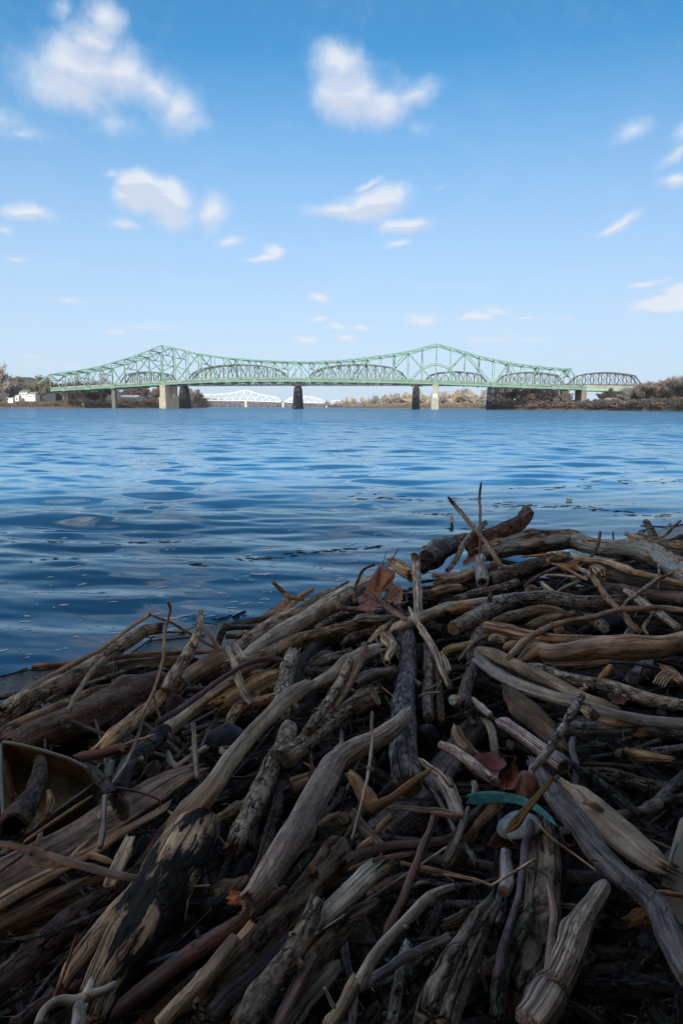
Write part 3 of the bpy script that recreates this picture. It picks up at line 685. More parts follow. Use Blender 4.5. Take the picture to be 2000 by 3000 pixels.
for i, (px, py) in enumerate([(406, 1168), (417, 1166), (428, 1170), (440, 1163), (452, 1171), (413, 1172)]):
    p = px_depth(px, py, 492 + i); o = empty('parked_car', (p.x, p.y, p.z)); c = [(.7, .72, .75), (.75, .78, .8), (.25, .3, .38), (.8, .8, .8), (.35, .4, .46), (.6, .62, .66)][i]
    V_, F_ = join([box_vf((0, 0, .55), 4.2, 1.7, .6)]); link('body', mesh('body', V_, F_, M['plastic']), o, c)
    cv = [(-1.3, -.75, .85), (1.2, -.75, .85), (1.2, .75, .85), (-1.3, .75, .85), (-.8, -.65, 1.4), (.7, -.65, 1.4), (.7, .65, 1.4), (-.8, .65, 1.4)]
    link('cabin', mesh('cabin', cv, [(0, 1, 5, 4), (1, 2, 6, 5), (2, 3, 7, 6), (3, 0, 4, 7), (4, 5, 6, 7)], M['plastic']), o, (.2, .23, .27))
    for sx in (-1.3, 1.3):
        wv, wf_ = box_vf((sx, -.8, .3), .6, .15, .6); link('wheel', mesh('wheel', wv, wf_, M['plastic']), o, (.02, .02, .02))
    tag(o, ['silver', 'pale', 'dark blue', 'white', 'slate', 'light grey'][i] + ' car parked on the left bank ' + ['next to the low building', 'second from the low building', 'in the middle of the row', 'highest up the bank', 'nearest the tall tan pier', 'lowest on the bank'][i], 'car', 'cars parked on the left bank')

# ------------------------------------------------------------------ green cantilever truss bridge
GREEN = (.16, .29, .23); DGREEN = (.09, .17, .135)
PR = px_depth(1275, 1120, 400); PL = px_depth(478, 1120, 424)
NRM = Vector((-(PR.y - PL.y), PR.x - PL.x, 0)).normalized()      # away from camera
if NRM.y < 0: NRM = -NRM
WID = 17.5
def bxy(k, off=0.0):
    p = PR + (PL - PR) * (-k / 20.0) + NRM * off
    return p.x, p.y
TOP = [(149, 1097), (185, 1092), (219, 1088), (258, 1081), (292, 1075), (329, 1064), (365, 1053.5), (402, 1042.5), (440, 1027), (478, 1012), (512, 1020), (549, 1031), (580, 1036), (625, 1043), (665, 1049), (709, 1052), (745, 1055), (778, 1057), (825, 1059), (872, 1060.5), (912, 1060.5), (950, 1058.8), (990, 1057), (1031, 1053.6), (1071, 1049), (1113, 1042.5), (1153, 1037), (1194, 1030), (1235, 1019), (1275, 1007.5), (1318, 1019), (1360, 1032), (1401, 1044), (1443, 1053), (1486, 1062.5), (1527, 1069), (1566, 1073.5), (1606, 1077), (1657, 1081.5), (1701, 1083)]
BOT = [(149, 1144.5), (250, 1139), (340, 1133.5), (478, 1125.5), (600, 1119), (700, 1116.5), (850, 1116), (1000, 1117.5), (1150, 1120), (1275, 1123.5), (1443, 1130), (1600, 1136.5), (1701, 1139.5), (1900, 1146)]
def node(k, top, off=0.0):
    x, y = bxy(k); px = proj((x, y, 14))[0]
    z = px_depth(px, interp(TOP if top else BOT, px), y).z
    x, y = bxy(k, off)
    return Vector((x, y, z))
def mid(a, b, t=.5): return a + (b - a) * t
gb = empty('green_bridge', (PR.x, PR.y, 0)); tag(gb, 'long pale green steel truss bridge with two peaked towers crossing the river', 'bridge')
def part(name, a, b, w, h, parent, mat='paint', col=GREEN, up=Vector((0, 0, 1))):
    o0 = parent.location
    v, f = bar_vf(Vector(a) - o0, Vector(b) - o0, w, h, up)
    return link(name, mesh(name, v, f, M[mat]), parent, col)
K0, K1 = -29, 10
for off in (0.0, WID):
    T = {k: node(k, True, off) for k in range(K0, K1 + 1)}; B = {k: node(k, False, off) for k in range(K0, K1 + 1)}
    T[K1] = B[K1]
    pc = dict(parent=gb)
    for k in range(K0, K1):
        part('bottom_chord', B[k], B[k + 1], .7, .9, gb)
        part('end_post' if k == K1 - 1 else 'top_chord', T[k], T[k + 1], .7, .72, gb)
    for k in range(K0, K1):
        big = k in (0, -20)
        part('vertical', B[k], T[k], .5 if big else .36, .7 if big else .34, gb, up=NRM)
    def dg(a, b, w=.46): part('diagonal', a, b, .5, w, gb)
    def sub(k, c):      # 4 panel sub-divided bay: top node k, bottom node c two panels away
        dg(T[k], B[c], .66); m_ = (k + c) // 2; q = mid(T[k], B[c]); dg(q, B[k], .5)
        return q
    for tw in (0, -20):
        qs = [sub(tw + 2, tw), sub(tw - 2, tw), sub(tw + 2, tw + 4), sub(tw - 2, tw - 4)]
        # strut across the tower at half height
        hz = mid(B[tw], T[tw], .52)
        part('strut', qs[0], hz, .4, .5, gb); part('strut', qs[1], hz, .4, .5, gb)
    for a, b in ((-5, -4), (-5, -6), (5, 4), (-15, -16), (-15, -14), (-25, -24)): dg(T[a], B[b])
    for a in (-7, -9, -11, -13):       # warren web of the suspended span
        dg(B[a], T[a + 1]); dg(B[a], T[a - 1])
    dg(T[-5], B[-5 - 1]); dg(T[-15], B[-14])
    for a in (6, 8): dg(B[a], T[a - 1]); dg(B[a], T[a + 1])
    for a in (-26, -28): dg(B[a], T[a - 1]); dg(B[a], T[a + 1])
    for k in (0, 4, 6, 8, 10, -4, -5, -7, -9, -11, -13, -15, -16, -20, -24, -26, -28):
        part('gusset', B[k] + Vector((-1.3, 0, .3)), B[k] + Vector((1.3, 0, .3)), .95, 1.9, gb)
    for k in (2, -2, 5, 7, 9, -5, -6, -8, -10, -12, -14, -15, -18, -22, -25, -27):
        part('gusset', T[k] + Vector((-1.0, 0, -.2)), T[k] + Vector((1.0, 0, -.2)), 1.0, 1.6, gb)
    if off == 0: TF, BF = T, B
    else: TR, BR = T, B
# left end post continuing past the first vertical
for T, B in ((TF, BF), (TR, BR)):
    part('end_post', T[K0], T[K0] + (B[K0] - B[K0 + 1]) * 1.0 + Vector((0, 0, -5.2)), .7, .7, gb)
for k in range(K0, K1):
    part('top_strut', TF[k], TR[k], .4, .6, gb)
    part('floor_beam', BF[k] - Vector((0, 0, .2)), BR[k] - Vector((0, 0, .2)), .5, 1.5, gb, col=DGREEN)
    h = TF[k].z - BF[k].z
    dz = min(5.5, h * .35)
    lo_f, lo_r = TF[k] - Vector((0, 0, dz)), TR[k] - Vector((0, 0, dz)); c_ = mid(lo_f, lo_r)
    if k % 2 or k in (0, -20):
        part('sway_brace', lo_f, lo_r, .3, .35, gb, col=DGREEN)
        part('sway_brace', TF[k], c_, .25, .3, gb, col=DGREEN); part('sway_brace', TR[k], c_, .25, .3, gb, col=DGREEN)
    if k < K1 - 1:
        part('lateral_brace', TF[k], TR[k + 1], .3, .3, gb, col=DGREEN)
    if k in (0, -20):
        lo2f, lo2r = mid(BF[k], TF[k], .5), mid(BR[k], TR[k], .5); part('sway_brace', lo2f, lo2r, .35, .4, gb)
        part('sway_brace', lo_f, mid(lo2f, lo2r), .3, .3, gb); part('sway_brace', lo_r, mid(lo2f, lo2r), .3, .3, gb)
for k in range(K0, K1):
    up = Vector((0, 0, 1))
    a, b = mid(BF[k], BR[k]) + up * .75, mid(BF[k + 1], BR[k + 1]) + up * .75
    part('deck', a, b, WID - 1.2, .35, gb, 'concrete', (.2, .2, .19))
    for P0, P1, s in ((BF[k], BF[k + 1], 1), (BR[k], BR[k + 1], -1)):
        o_ = NRM * (.75 * s)
        part('stringer', P0 + o_ + up * .55, P1 + o_ + up * .55, .3, .9, gb, col=(.16, .27, .21))
        part('parapet', P0 + o_ + up * 1.55, P1 + o_ + up * 1.55, .25, .95, gb, 'concrete', (.24, .28, .23) if k > -16 else (.29, .31, .25))
# approach spans at the right
pa = [bxy(k) for k in (10, 13, 16.2, 22)]
zz = [BF[10].z, BF[10].z - .55, BF[10].z - 1.0, BF[10].z - 1.6]
for i in range(3):
    for off in (0, WID):
        a = Vector((*bxy([10, 13, 16.2, 22][i], off), zz[i])); b = Vector((*bxy([10, 13, 16.2, 22][i + 1], off), zz[i + 1]))
        part('girder', a, b, .5, 1.7, gb, col=(.30, .48, .36))
        part('parapet', a + Vector((0, 0, 1.6)), b + Vector((0, 0, 1.6)), .3, 1.3, gb, 'concrete', (.40, .38, .33))
    a = Vector((*bxy([10, 13, 16.2, 22][i], WID / 2), zz[i] + .95)); b = Vector((*bxy([10, 13, 16.2, 22][i + 1], WID / 2), zz[i + 1] + .95))
    part('deck', a, b, WID - .5, .3, gb, 'concrete', (.2, .2, .19))
# concrete piers
ax = (PR - PL); ax.z = 0; ax.normalize()
def obox(parent, name, c, along, deep, z0, z1, mat, col, taper=1.0):
    """box aligned with the bridge: 'along' its axis, 'deep' across it"""
    V = []
    for z, s in ((z0, 1.0), (z1, taper)):
        for i, j in ((-1, -1), (1, -1), (1, 1), (-1, 1)):
            V.append(c + ax * (i * along * s / 2) + NRM * (j * deep * (s if taper != 1 else 1) / 2) + Vector((0, 0, z)) - parent.location)
    return link(name, mesh(name, V, [(0, 3, 2, 1), (4, 5, 6, 7), (0, 1, 5, 4), (1, 2, 6, 5), (2, 3, 7, 6), (3, 0, 4, 7)], M[mat]), parent, col)
TANC = (.40, .35, .28)
for k, tan, foot in ((0, (.34, .33, .29), 1), (-20, TANC, 1), (-24, (.15, .145, .12), 0), (10, (.24, .22, .18), 0)):
    zt = BF[k].z - 1.0; p0 = Vector((*bxy(k), 0)); wd = 3.4 if foot else 2.1 if k == -24 else 2.8
    PWD = WID if k != -24 else 4.0
    for off in (1.5, PWD - 1.5):
        obox(gb, 'pier_column', p0 + NRM * off, wd, 5.4 if k != -24 else 2.2, -2.5, zt, 'masonry', tan)
    obox(gb, 'pier_wall', p0 + NRM * (PWD / 2), wd - .9, max(1, PWD - 3 - 5.0), -2.5, zt * .96, 'masonry', tan)
    obox(gb, 'pier_cap', p0 + NRM * (PWD / 2), wd + .3, PWD + 3.2, zt - .2, zt + .35, 'masonry', tan)
    if foot: obox(gb, 'pier_base', p0 + NRM * (WID / 2), wd + .75, WID + 4.2, -2.5, zt * .50, 'masonry', tan)
# river gauge board on the near face of the right tower pier
gc_ = Vector((*bxy(0), 0)) - NRM * 1.7
bd = obox(gb, 'gauge_board', gc_, 2.5, .14, .35, 8.9, 'white', (.85, .86, .84))
for i in range(9):
    z = 1.2 + i * .85
    obox(gb, 'gauge_mark', gc_ - NRM * .09 + ax * .0, 1.9, .02, z, z + .07, 'white', (.45, .5, .48))
    obox(gb, 'gauge_mark', gc_ - NRM * .09 - ax * .25, .3, .02, z + .25, z + .6, 'white', (.6, .63, .62))

# ------------------------------------------------------------------ dark railway truss bridge behind
RO = WID + 24
DARK = (.085, .095, .10)
rb = empty('rail_bridge', (*bxy(-5, RO), 0)); tag(rb, 'dark steel railway bridge with arched truss spans on black stone piers behind the green bridge', 'bridge')
def rx(px):   # plan point of the rail line seen at this column
    a, b = Vector((*bxy(10, RO), 0)), Vector((*bxy(-30, RO), 0))
    d = ray(px, 1120); # intersect in plan
    den = d.x * (b.y - a.y) - d.y * (b.x - a.x)
    t = (a.x * (b.y - a.y) - a.y * (b.x - a.x)) / den
    return Vector((d.x * t, d.y * t, 0))
def rp(px, py, off=0):
    q = rx(px); z = px_depth(px, py, q.y).z
    q = q + NRM * off; q.z = z
    return q
BIG = [(0, 0), (.10, 40), (.2, 48.5), (.35, 55), (.5, 57), (.65, 55.5), (.8, 50), (.9, 41), (1, 0)]
SML = [(0, 0), (.12, 29), (.25, 34), (.4, 37), (.5, 37.5), (.6, 37), (.75, 34), (.89, 29), (1, 0)]
RWD = 8.0
for (a, b, prof, n) in ((348, 513, SML, 8), (540, 852, BIG, 12), (889, 1201, BIG, 12), (1236, 1432, SML, 9), (1449, 1655, SML, 9), (1664, 1881, SML, 9)):
    for off in (0, RWD):
        bt = [rp(a + (b - a) * i / n, interp([(340, 1129), (850, 1127), (1200, 1127), (1450, 1129), (1900, 1131)], a + (b - a) * i / n) - 0, off) for i in range(n + 1)]
        tp = []
        for i in range(n + 1):
            px = a + (b - a) * i / n; hgt_ = interp(prof, i / n) * rx(px).y / 2000 * (1.0 if i not in (0, n) else 0)
            tp.append(bt[i] + Vector((0, 0, hgt_)))
        for i in range(n):
            part('bottom_chord', bt[i], bt[i + 1], .6, 1.0, rb, col=DARK)
            part('top_chord', tp[i], tp[i + 1], .7, .75, rb, col=DARK)
            if 0 < i: part('vertical', bt[i], tp[i], .4, .5, rb, col=DARK, up=NRM)
            if 0 < i < n - 1 or n == 12:
                if 0 < i < n - 1:
                    part('diagonal', bt[i], tp[i + 1], .2, .25, rb, col=DARK); part('diagonal', tp[i], bt[i + 1], .2, .25, rb, col=DARK)
        if off == 0: bt0, tp0 = bt, tp
        else:
            for i in range(1, n):
                part('top_strut', tp0[i], tp[i], .3, .5, rb, col=DARK)
                if i < n - 1: part('lateral_brace', tp0[i], tp[i + 1], .2, .2, rb, col=DARK)
            for i in range(n): part('track_deck', mid(bt0[i], bt[i]) + Vector((0, 0, .2)), mid(bt0[i + 1], bt[i + 1]) + Vector((0, 0, .2)), RWD - .8, 1.3, rb, col=(.05, .045, .045))
for a, b in ((140, 348), (513, 540), (852, 889), (1201, 1236), (1432, 1449), (1655, 1664), (1881, 2120)):
    y0 = interp([(340, 1128), (850, 1126), (1450, 1128), (2100, 1129.5)], a); y1 = interp([(340, 1128), (850, 1126), (1450, 1128), (2100, 1129.5)], b)
    A, B_ = rp(a, y0), rp(b, y1)
    part('track_deck', A + NRM * RWD / 2, B_ + NRM * RWD / 2, RWD, 1.9, rb, col=(.055, .045, .042))
for px, wt_, wb in ((533, 3.9, 6.4), (869, 3.9, 5.5), (1218, 3.9, 4.9), (1436, 3.2, 4.0), (1657, 4.0, 4.5)):
    q = rx(px); zt = px_depth(px, 1131, q.y).z
    pr = obox(rb, 'stone_pier', q + NRM * RWD / 2, wb, 11 if px < 1300 else 7, -2.5, zt - .9, 'masonry', (.05, .046, .05) if px < 1500 else (.10, .09, .085), wt_ / wb)
    obox(rb, 'bearing', q + NRM * RWD / 2, wt_ * .62, RWD + 1, zt - .9, zt + .3, 'masonry', (.04, .04, .05))
    if px == 869:
        for i in range(11):
            z = 1.2 + i * 1.12; w_ = wb + (wt_ - wb) * z / zt
            part('pier_rung', q - NRM * (RWD / 2 * .5 + 4.2) * 1.0 + ax * (-w_ * .12) + Vector((0, 0, z)) - NRM * .2, q - NRM * (RWD / 2 * .5 + 4.2) + ax * (w_ * .16) + Vector((0, 0, z + .1)) - NRM * .2, 1.2, .4, rb, 'masonry', (.20, .13, .13))  # pinkish ladder-like rungs across the pier face
for px in (1905, 1935, 1965, 1995): 
    q = rx(px); obox(rb, 'trestle_pier', q + NRM * 4, 1.5, 6, 0, 13.5, 'masonry', (.1, .09, .08))

# ------------------------------------------------------------------ white bridge far upstream
wb_ = empty('white_bridge', (px_depth(719, 1190, 1450).x, 1450, 0)); tag(wb_, 'distant white cantilever truss bridge seen under the green bridge deck', 'bridge')
WH = (.72, .73, .75)
Yw = 1450
def wnode(px, py, off=0):
    p = px_depth(px, py, Yw); return Vector((p.x, Yw + off, p.z))
WT = [(540, 1164), (592, 1155), (630, 1154.5), (660, 1153), (690, 1149), (705, 1144.5), (720, 1142), (735, 1147), (755, 1153), (780, 1159), (815, 1164)]
WB = [(540, 1171), (600, 1173), (720, 1174), (830, 1178), (950, 1181)]
def wspan(p0, p1, n, topf, end):
    for off in (0, 14):
        xs_ = [p0 + (p1 - p0) * i / n for i in range(n + 1)]
        b = [wnode(x, interp(WB, x), off) for x in xs_]; t = [wnode(x, topf(x), off) for x in xs_]
        if end[0]: t[0] = b[0]
        if end[1]: t[-1] = b[-1]
        for i in range(n):
            part('bottom_chord', b[i], b[i + 1], 1.0, 1.4, wb_, col=WH); part('top_chord', t[i], t[i + 1], 1.0, 1.2, wb_, col=WH)
            part('diagonal', b[i] if i % 2 else t[i], t[i + 1] if i % 2 else b[i + 1], .6, .7, wb_, col=WH)
            if i: part('vertical', b[i], t[i], .6, .6, wb_, col=WH)
    part('deck', wnode(p0, interp(WB, p0), 7) + Vector((0, 0, .4)), wnode(p1, interp(WB, p1), 7) + Vector((0, 0, .4)), 12, 1.2, wb_, col=(.7, .7, .7))
wspan(540, 822, 26, lambda x: interp(WT, x), (0, 1))
wspan(832, 952, 12, lambda x: interp([(832, 1178), (845, 1167), (865, 1162), (890, 1160), (915, 1163), (940, 1169), (952, 1176)], x), (1, 1))
wspan(962, 1010, 6, lambda x: interp([(962, 1180), (972, 1174), (990, 1172.5), (1010, 1175)], x), (1, 0))
for px, w_ in ((720, 5), (829, 4), (600, 4), (956, 3.5)):
    p = wnode(px, interp(WB, px), 0)
    v, f = box_vf((p.x - wb_.location.x, 7, p.z / 2 - 1), w_, 18, p.z); link('pier', mesh('pier', v, f, M['masonry']), wb_, (.55, .48, .40))

# ------------------------------------------------------------------ the driftwood pile
TO = {'A': (0, 1700), 'C': (650, 1550), 'E': (1300, 1400), 'b': (0, 2200), 'd': (650, 2100), 'f': (1300, 1950), 'h': (650, 2500), 'j': (1300, 2500)}
TS = 700 / 1568
def topx(t, x, y): return TO[t][0] + x * TS, TO[t][1] + y * TS
def surf(x, y):      # height of the top of the heap
    return .45 + .025 * noise.noise(Vector((x * 1.3, y * 1.3, 2)))
def onpile(px, py, L):
    d = ray(px, py); z = .45 + L
    for _ in range(6):
        t = (z - CAM_H) / d.z; z = surf(d.x * t, d.y * t) + L
        z = min(z, CAM_H - .12)
    return Vector((d.x * t, d.y * t, CAM_H + d.z * t))
def depth_of(p): return (Vector(p) - Vector((0, 0, CAM_H))).dot(FWD)

def catmull(P, Rr, n):
    """resample points and radii evenly"""
    P = [Vector(p) for p in P]
    if len(P) == 2: P = [P[0], (P[0] * 2 + P[1]) / 3, (P[0] + P[1] * 2) / 3, P[1]]; Rr = [Rr[0], (Rr[0] * 2 + Rr[1]) / 3, (Rr[0] + Rr[1] * 2) / 3, Rr[1]]
    Q = [P[0] * 2 - P[1]] + P + [P[-1] * 2 - P[-2]]; RR = [Rr[0]] + list(Rr) + [Rr[-1]]
    out, ro = [], []
    for i in range(1, len(Q) - 2):
        for j in range(8):
            t = j / 8
            a, b, c, d = Q[i - 1:i + 3]
            out.append(.5 * ((2 * b) + (c - a) * t + (2 * a - 5 * b + 4 * c - d) * t * t + (3 * b - a - 3 * c + d) * t ** 3))
            ro.append(RR[i] + (RR[i + 1] - RR[i]) * (t * t * (3 - 2 * t)))
    out.append(P[-1]); ro.append(RR[-2])
    L = [0]
    for a, b in zip(out, out[1:]): L.append(L[-1] + (b - a).length)
    res, rr = [], []
    k = 0
    for i in range(n):
        s = L[-1] * i / (n - 1)
        while k < len(L) - 2 and L[k + 1] < s: k += 1
        t = (s - L[k]) / max(1e-9, L[k + 1] - L[k])
        res.append(out[k].lerp(out[k + 1], min(1, t))); rr.append(ro[k] + (ro[k + 1] - ro[k]) * min(1, t))
    return res, rr, L[-1]

def stick_mesh(name, P, Rr, mat, seed, ends=('cut', 'cut'), flat=1.0, lump=.10, groove=.05, sides=None, square=0.0, res=1.0, up=Vector((0, -.45, .9))):
    """returns mesh and the two end frames"""
    rnd = random.Random(seed); rmax = max(Rr)
    L = sum((Vector(b) - Vector(a)).length for a, b in zip(P, P[1:]))
    n = int(min(110, max(9, L / max(.0045, rmax * .30) * res))); m_ = sides or int(min(40, max(8, 10 + rmax * 560)) * (res ** .5))
    C_, rad, L = catmull(P, Rr, n)
    ex = []      # extra rings for rounded ends
    V, F, G = [], [], []
    t0 = (C_[1] - C_[0]).normalized(); nrm_ = (up - t0 * up.dot(t0)).normalized(); fr = []
    sx = rnd.uniform(0, 50)
    kn_ = [(rnd.uniform(.08, .92), rnd.uniform(.10, .30), rnd.uniform(0, 6.28)) for _ in range(rnd.choice((1, 2, 3)) if lump >= .06 else 1)]
    C_ = [c + Vector((noise.noise(Vector((sx, i * L / n / (rmax * 7), 3))), noise.noise(Vector((sx, i * L / n / (rmax * 7), 8))), 0)) * rmax * .28 * min(1, i / 3, (n - 1 - i) / 3) for i, c in enumerate(C_)]
    jag = [[rnd.random() for _ in range(m_)] for _ in range(2)]
    harm = [(rnd.uniform(-1, 1), rnd.uniform(0, 6.28)) for _ in range(4)]
    s = 0
    for i, c in enumerate(C_):
        t = (C_[min(i + 1, n - 1)] - C_[max(i - 1, 0)]).normalized()
        nrm_ = (nrm_ - t * nrm_.dot(t)).normalized(); b = t.cross(nrm_)
        if i: s += (c - C_[i - 1]).length
        r = rad[i]; e0, e1 = s, max(0.0, L - s)
        for e, dd in ((ends[0], e0), (ends[1], e1)):
            if e == 'taper': r *= min(1, .10 + .90 * (min(1, dd / (rmax * 2.2))) ** .75)
            elif e == 'round': r *= min(1, .35 + .65 * (min(1, dd / (rmax * .9))) ** .5)
            elif e == 'cut': r *= min(1, .90 + .10 * min(1, dd / (rmax * .25)))
        kn = 1 + lump * 1.5 * noise.noise(Vector((sx, s / (rmax * 5), 7)))
        for j in range(m_):
            a = 2 * math.pi * j / m_ + .4 * noise.noise(Vector((s * 3, sx, 1)))
            ca, sa = math.cos(a), math.sin(a)
            q = 1.0 + sum(hm * .035 * math.cos((k + 2) * a + ph) for k, (hm, ph) in enumerate(harm)) * (lump * 10)
            if square: q *= (abs(ca) ** 4 + abs(sa) ** 4) ** (-.25 * square)
            gp = Vector((ca * rmax * 40 + sx, sa * rmax * 40, s * 6))
            q += groove * 1.6 * noise.noise(Vector((ca * 4.5 + sx, sa * 4.5, s * 3))) + groove * noise.noise(Vector((ca * 11 + sx, sa * 11, s * 9)))
            for (ks, ka, kp) in kn_:
                dk = (s - ks * L) / (rmax * .9)
                if abs(dk) < 2.5: q += ka * math.exp(-dk * dk) * max(0, math.cos(a - kp)) ** 1.5
            q += lump * .8 * noise.noise(Vector((ca * 1.2 + sx, sa * 1.2, s / (rmax * 2.2))))
            off = Vector()
            if i == 0 and ends[0] == 'broken': off = -t * (jag[0][j] ** 1.5) * rmax * 1.1
            if i == n - 1 and ends[1] == 'broken': off = t * (jag[1][j] ** 1.5) * rmax * 1.1
            v = c + (nrm_ * (sa * flat) + b * ca) * (r * kn * q) + off
            V.append(v); G.append((ca * rmax, sa * rmax * flat, s))
        fr.append((c, t, nrm_, b, r * kn))
    for i in range(n - 1):
        for j in range(m_):
            j2 = (j + 1) % m_
            F.append((i * m_ + j, i * m_ + j2, (i + 1) * m_ + j2, (i + 1) * m_ + j))
    # close the ends; a cut end gets its own face object
    caps = []
    for e, base, f_, sg in ((ends[0], 0, fr[0], -1), (ends[1], (n - 1) * m_, fr[-1], 1)):
        c, t, nn_, b, r = f_
        ci = len(V)
        if e == 'hollow':
            # thick rim and a dark bore
            inner = []
            for j in range(m_): V.append(c + (V[base + j] - c) * .72); G.append((G[base + j][0] * .7, G[base + j][1] * .7, G[base + j][2]))
            for j in range(m_): V.append(c + (V[base + j] - c) * .66 - t * sg * r * 2.6); G.append((G[base + j][0] * .6, G[base + j][1] * .6, 0))
            V.append(c - t * sg * r * 2.7); G.append((0, 0, 0))
            for j in range(m_):
                j2 = (j + 1) % m_; A_ = [base + j, base + j2, ci + j2, ci + j]; B2 = [ci + j, ci + j2, ci + m_ + j2, ci + m_ + j]; C2 = [ci + m_ + j, ci + m_ + j2, ci + 2 * m_]
                for f3 in (A_, B2, C2): F.append(tuple(f3 if sg > 0 else f3[::-1]))
            continue
        V.append(c + t * sg * r * (-.25 if e == 'broken' else .08)); G.append((0, 0, G[base][2]))
        for j in range(m_):
            j2 = (j + 1) % m_; f3 = (base + j, base + j2, ci); F.append(f3 if sg > 0 else f3[::-1])
        if e == 'cut': caps.append(([V[base + j].copy() for j in range(m_)], c, t * sg, r, m_))
    me = bpy.data.meshes.new(name); me.from_pydata([tuple(v) for v in V], [], F); me.polygons.foreach_set('use_smooth', [True] * len(F))
    at = me.attributes.new('gr', 'FLOAT_VECTOR', 'POINT'); at.data.foreach_set('vector', np.array(G, 'f').ravel())
    me.materials.append(M[mat]); me.update()
    return me, caps, fr
def cap_obj(cap, parent, col):
    ring, c, t, r, m_ = cap
    V, G, F = [], [], []
    rn = [.0, .35, .7, .96]
    for q in rn[1:]:
        for v in ring:
            d = v - c; V.append(c + d * q + t * (r * .10 * (1 - q * .6) + .0012 + r * .05 * noise.noise(v * 60 * q))); 
            e = d * q; G.append((e.x, e.y + e.z, 0))
    V.append(c + t * (r * .11)); G.append((0, 0, 0))
    for k in range(2):
        for j in range(m_):
            j2 = (j + 1) % m_; F.append((k * m_ + j, (k + 1) * m_ + j, (k + 1) * m_ + j2, k * m_ + j2))
    for j in range(m_): F.append((3 * m_, j, (j + 1) % m_))
    me = mesh('cut_end', V, F, M['end'], False)
    # radial coordinates in the plane of the cut
    a = t.cross(Vector((.2, .3, 1))).normalized(); b = t.cross(a)
    Gv = []
    for v in V: d = Vector(v) - c; Gv += [d.dot(a), d.dot(b), 0]
    at = me.attributes.new('gr', 'FLOAT_VECTOR', 'POINT'); at.data.foreach_set('vector', Gv)
    link('cut_end', me, parent, col)
def splinters(fr, sg, parent, col, mat, rnd, n=7):
    c, t, nn_, b, r = fr; V, F, G = [], [], []
    for i in range(n):
        a = rnd.uniform(0, 6.28); q = rnd.uniform(.2, .85)
        p = c + (nn_ * math.sin(a) + b * math.cos(a)) * r * q - t * sg * r * .3
        e = p + t * sg * r * rnd.uniform(.8, 2.2) + Vector((rnd.gauss(0, .15), rnd.gauss(0, .15), rnd.gauss(0, .15))) * r
        w = r * rnd.uniform(.08, .2); k = len(V)
        V += [p + nn_ * w, p - nn_ * w * .5 + b * w, p - nn_ * w * .5 - b * w, e]; G += [(0, 0, 0), (w, 0, 0), (0, w, 0), (0, 0, .05)]
        F += [(k, k + 1, k + 3), (k + 1, k + 2, k + 3), (k + 2, k, k + 3)]
    me = mesh('splinters', V, F, M[mat]); at = me.attributes.new('gr', 'FLOAT_VECTOR', 'POINT'); at.data.foreach_set('vector', np.array(G, 'f').ravel())
    link('splinters', me, parent, col)
COLS = {'gray': (.27, .235, .20), 'lgray': (.36, .325, .29), 'dgray': (.15, .135, .125), 'brown': (.21, .15, .10), 'dbrown': (.10, .072, .055), 'vdark': (.05, .042, .04), 'pale': (.56, .46, .34),
        'cream': (.66, .57, .44), 'tan': (.40, .29, .19), 'purple': (.20, .15, .155), 'blue': (.16, .165, .20), 'black': (.035, .035, .042), 'red': (.12, .062, .05), 'gold': (.50, .32, .15), 'plum': (.10, .06, .075), 'rust': (.20, .11, .07),
        'lilac': (.27, .225, .235), 'white': (.68, .66, .62), 'olive': (.20, .17, .11), 'orange': (.55, .30, .12)}
HERO = []
sid = [100]
def build_stick(P, Rr, name, cat, label, mat, col, ends='cc', flat=1, group=None, lump=.10, groove=.05, square=0, stubs=0, endcol=None, parent=None, sides=None, res=1.0):
    sid[0] += 1; rnd = random.Random(sid[0]); E = {'c': 'cut', 'b': 'broken', 't': 'taper', 'r': 'round', 'h': 'hollow', 'n': 'none'}
    ends = (E[ends[0]], E[ends[1]])
    base = COLS[col] if isinstance(col, str) else col
    k_ = rnd.uniform(.9, 1.15); base = tuple(v * k_ * w_ for v, w_ in zip(base, (2.3, 1.88, 1.5))); base = tuple(v * min(1, .68 / max(base)) for v in base)
    o0 = Vector(P[len(P) // 2]) if parent is None else parent.location
    Pl = [Vector(p) - o0 for p in P]
    me, caps, fr = stick_mesh(name, Pl, Rr, mat, sid[0], ends, flat, lump, groove, sides, square, res)
    o = link(name, me, parent, base)
    if parent is None: o.location = o0; tag(o, label, cat, group)
    ec = COLS[endcol] if endcol else tuple(min(.7, v * 1.45 + .03) for v in base)
    for cp in caps: cap_obj(cp, o, ec)
    if parent is None:
        if ends[0] == 'broken' and max(Rr) > .012: splinters(fr[0], -1, o, tuple(v * 1.5 for v in base), mat, rnd)
        if ends[1] == 'broken' and max(Rr) > .012: splinters(fr[-1], 1, o, tuple(v * 1.5 for v in base), mat, rnd)
        for k in range((stubs + 1) // 2):
            c, t, nn_, b, r = fr[int(len(fr) * rnd.uniform(.15, .85))]
            a = rnd.uniform(-.3, 3.4); d = (nn_ * math.sin(a) * flat + b * math.cos(a)).normalized()
            q = (d + t * rnd.uniform(.2, .9)).normalized(); rr = max(.0025, r * rnd.uniform(.22, .38)); l_ = r * rnd.uniform(.35, .9)
            m2, c2, f2 = stick_mesh('twig_stub', [c + d * r * .6, c + d * r * .9 + q * l_ * .5, c + d * r * .9 + q * (l_ + rr)], [rr * 1.5, rr * 1.05, rr], mat, sid[0] * 7 + k, ('none', 'cut'), sides=9)
            st = link('twig_stub', m2, o, base)
            for cp in c2: cap_obj(cp, st, tuple(v * 1.1 for v in base))
    return o
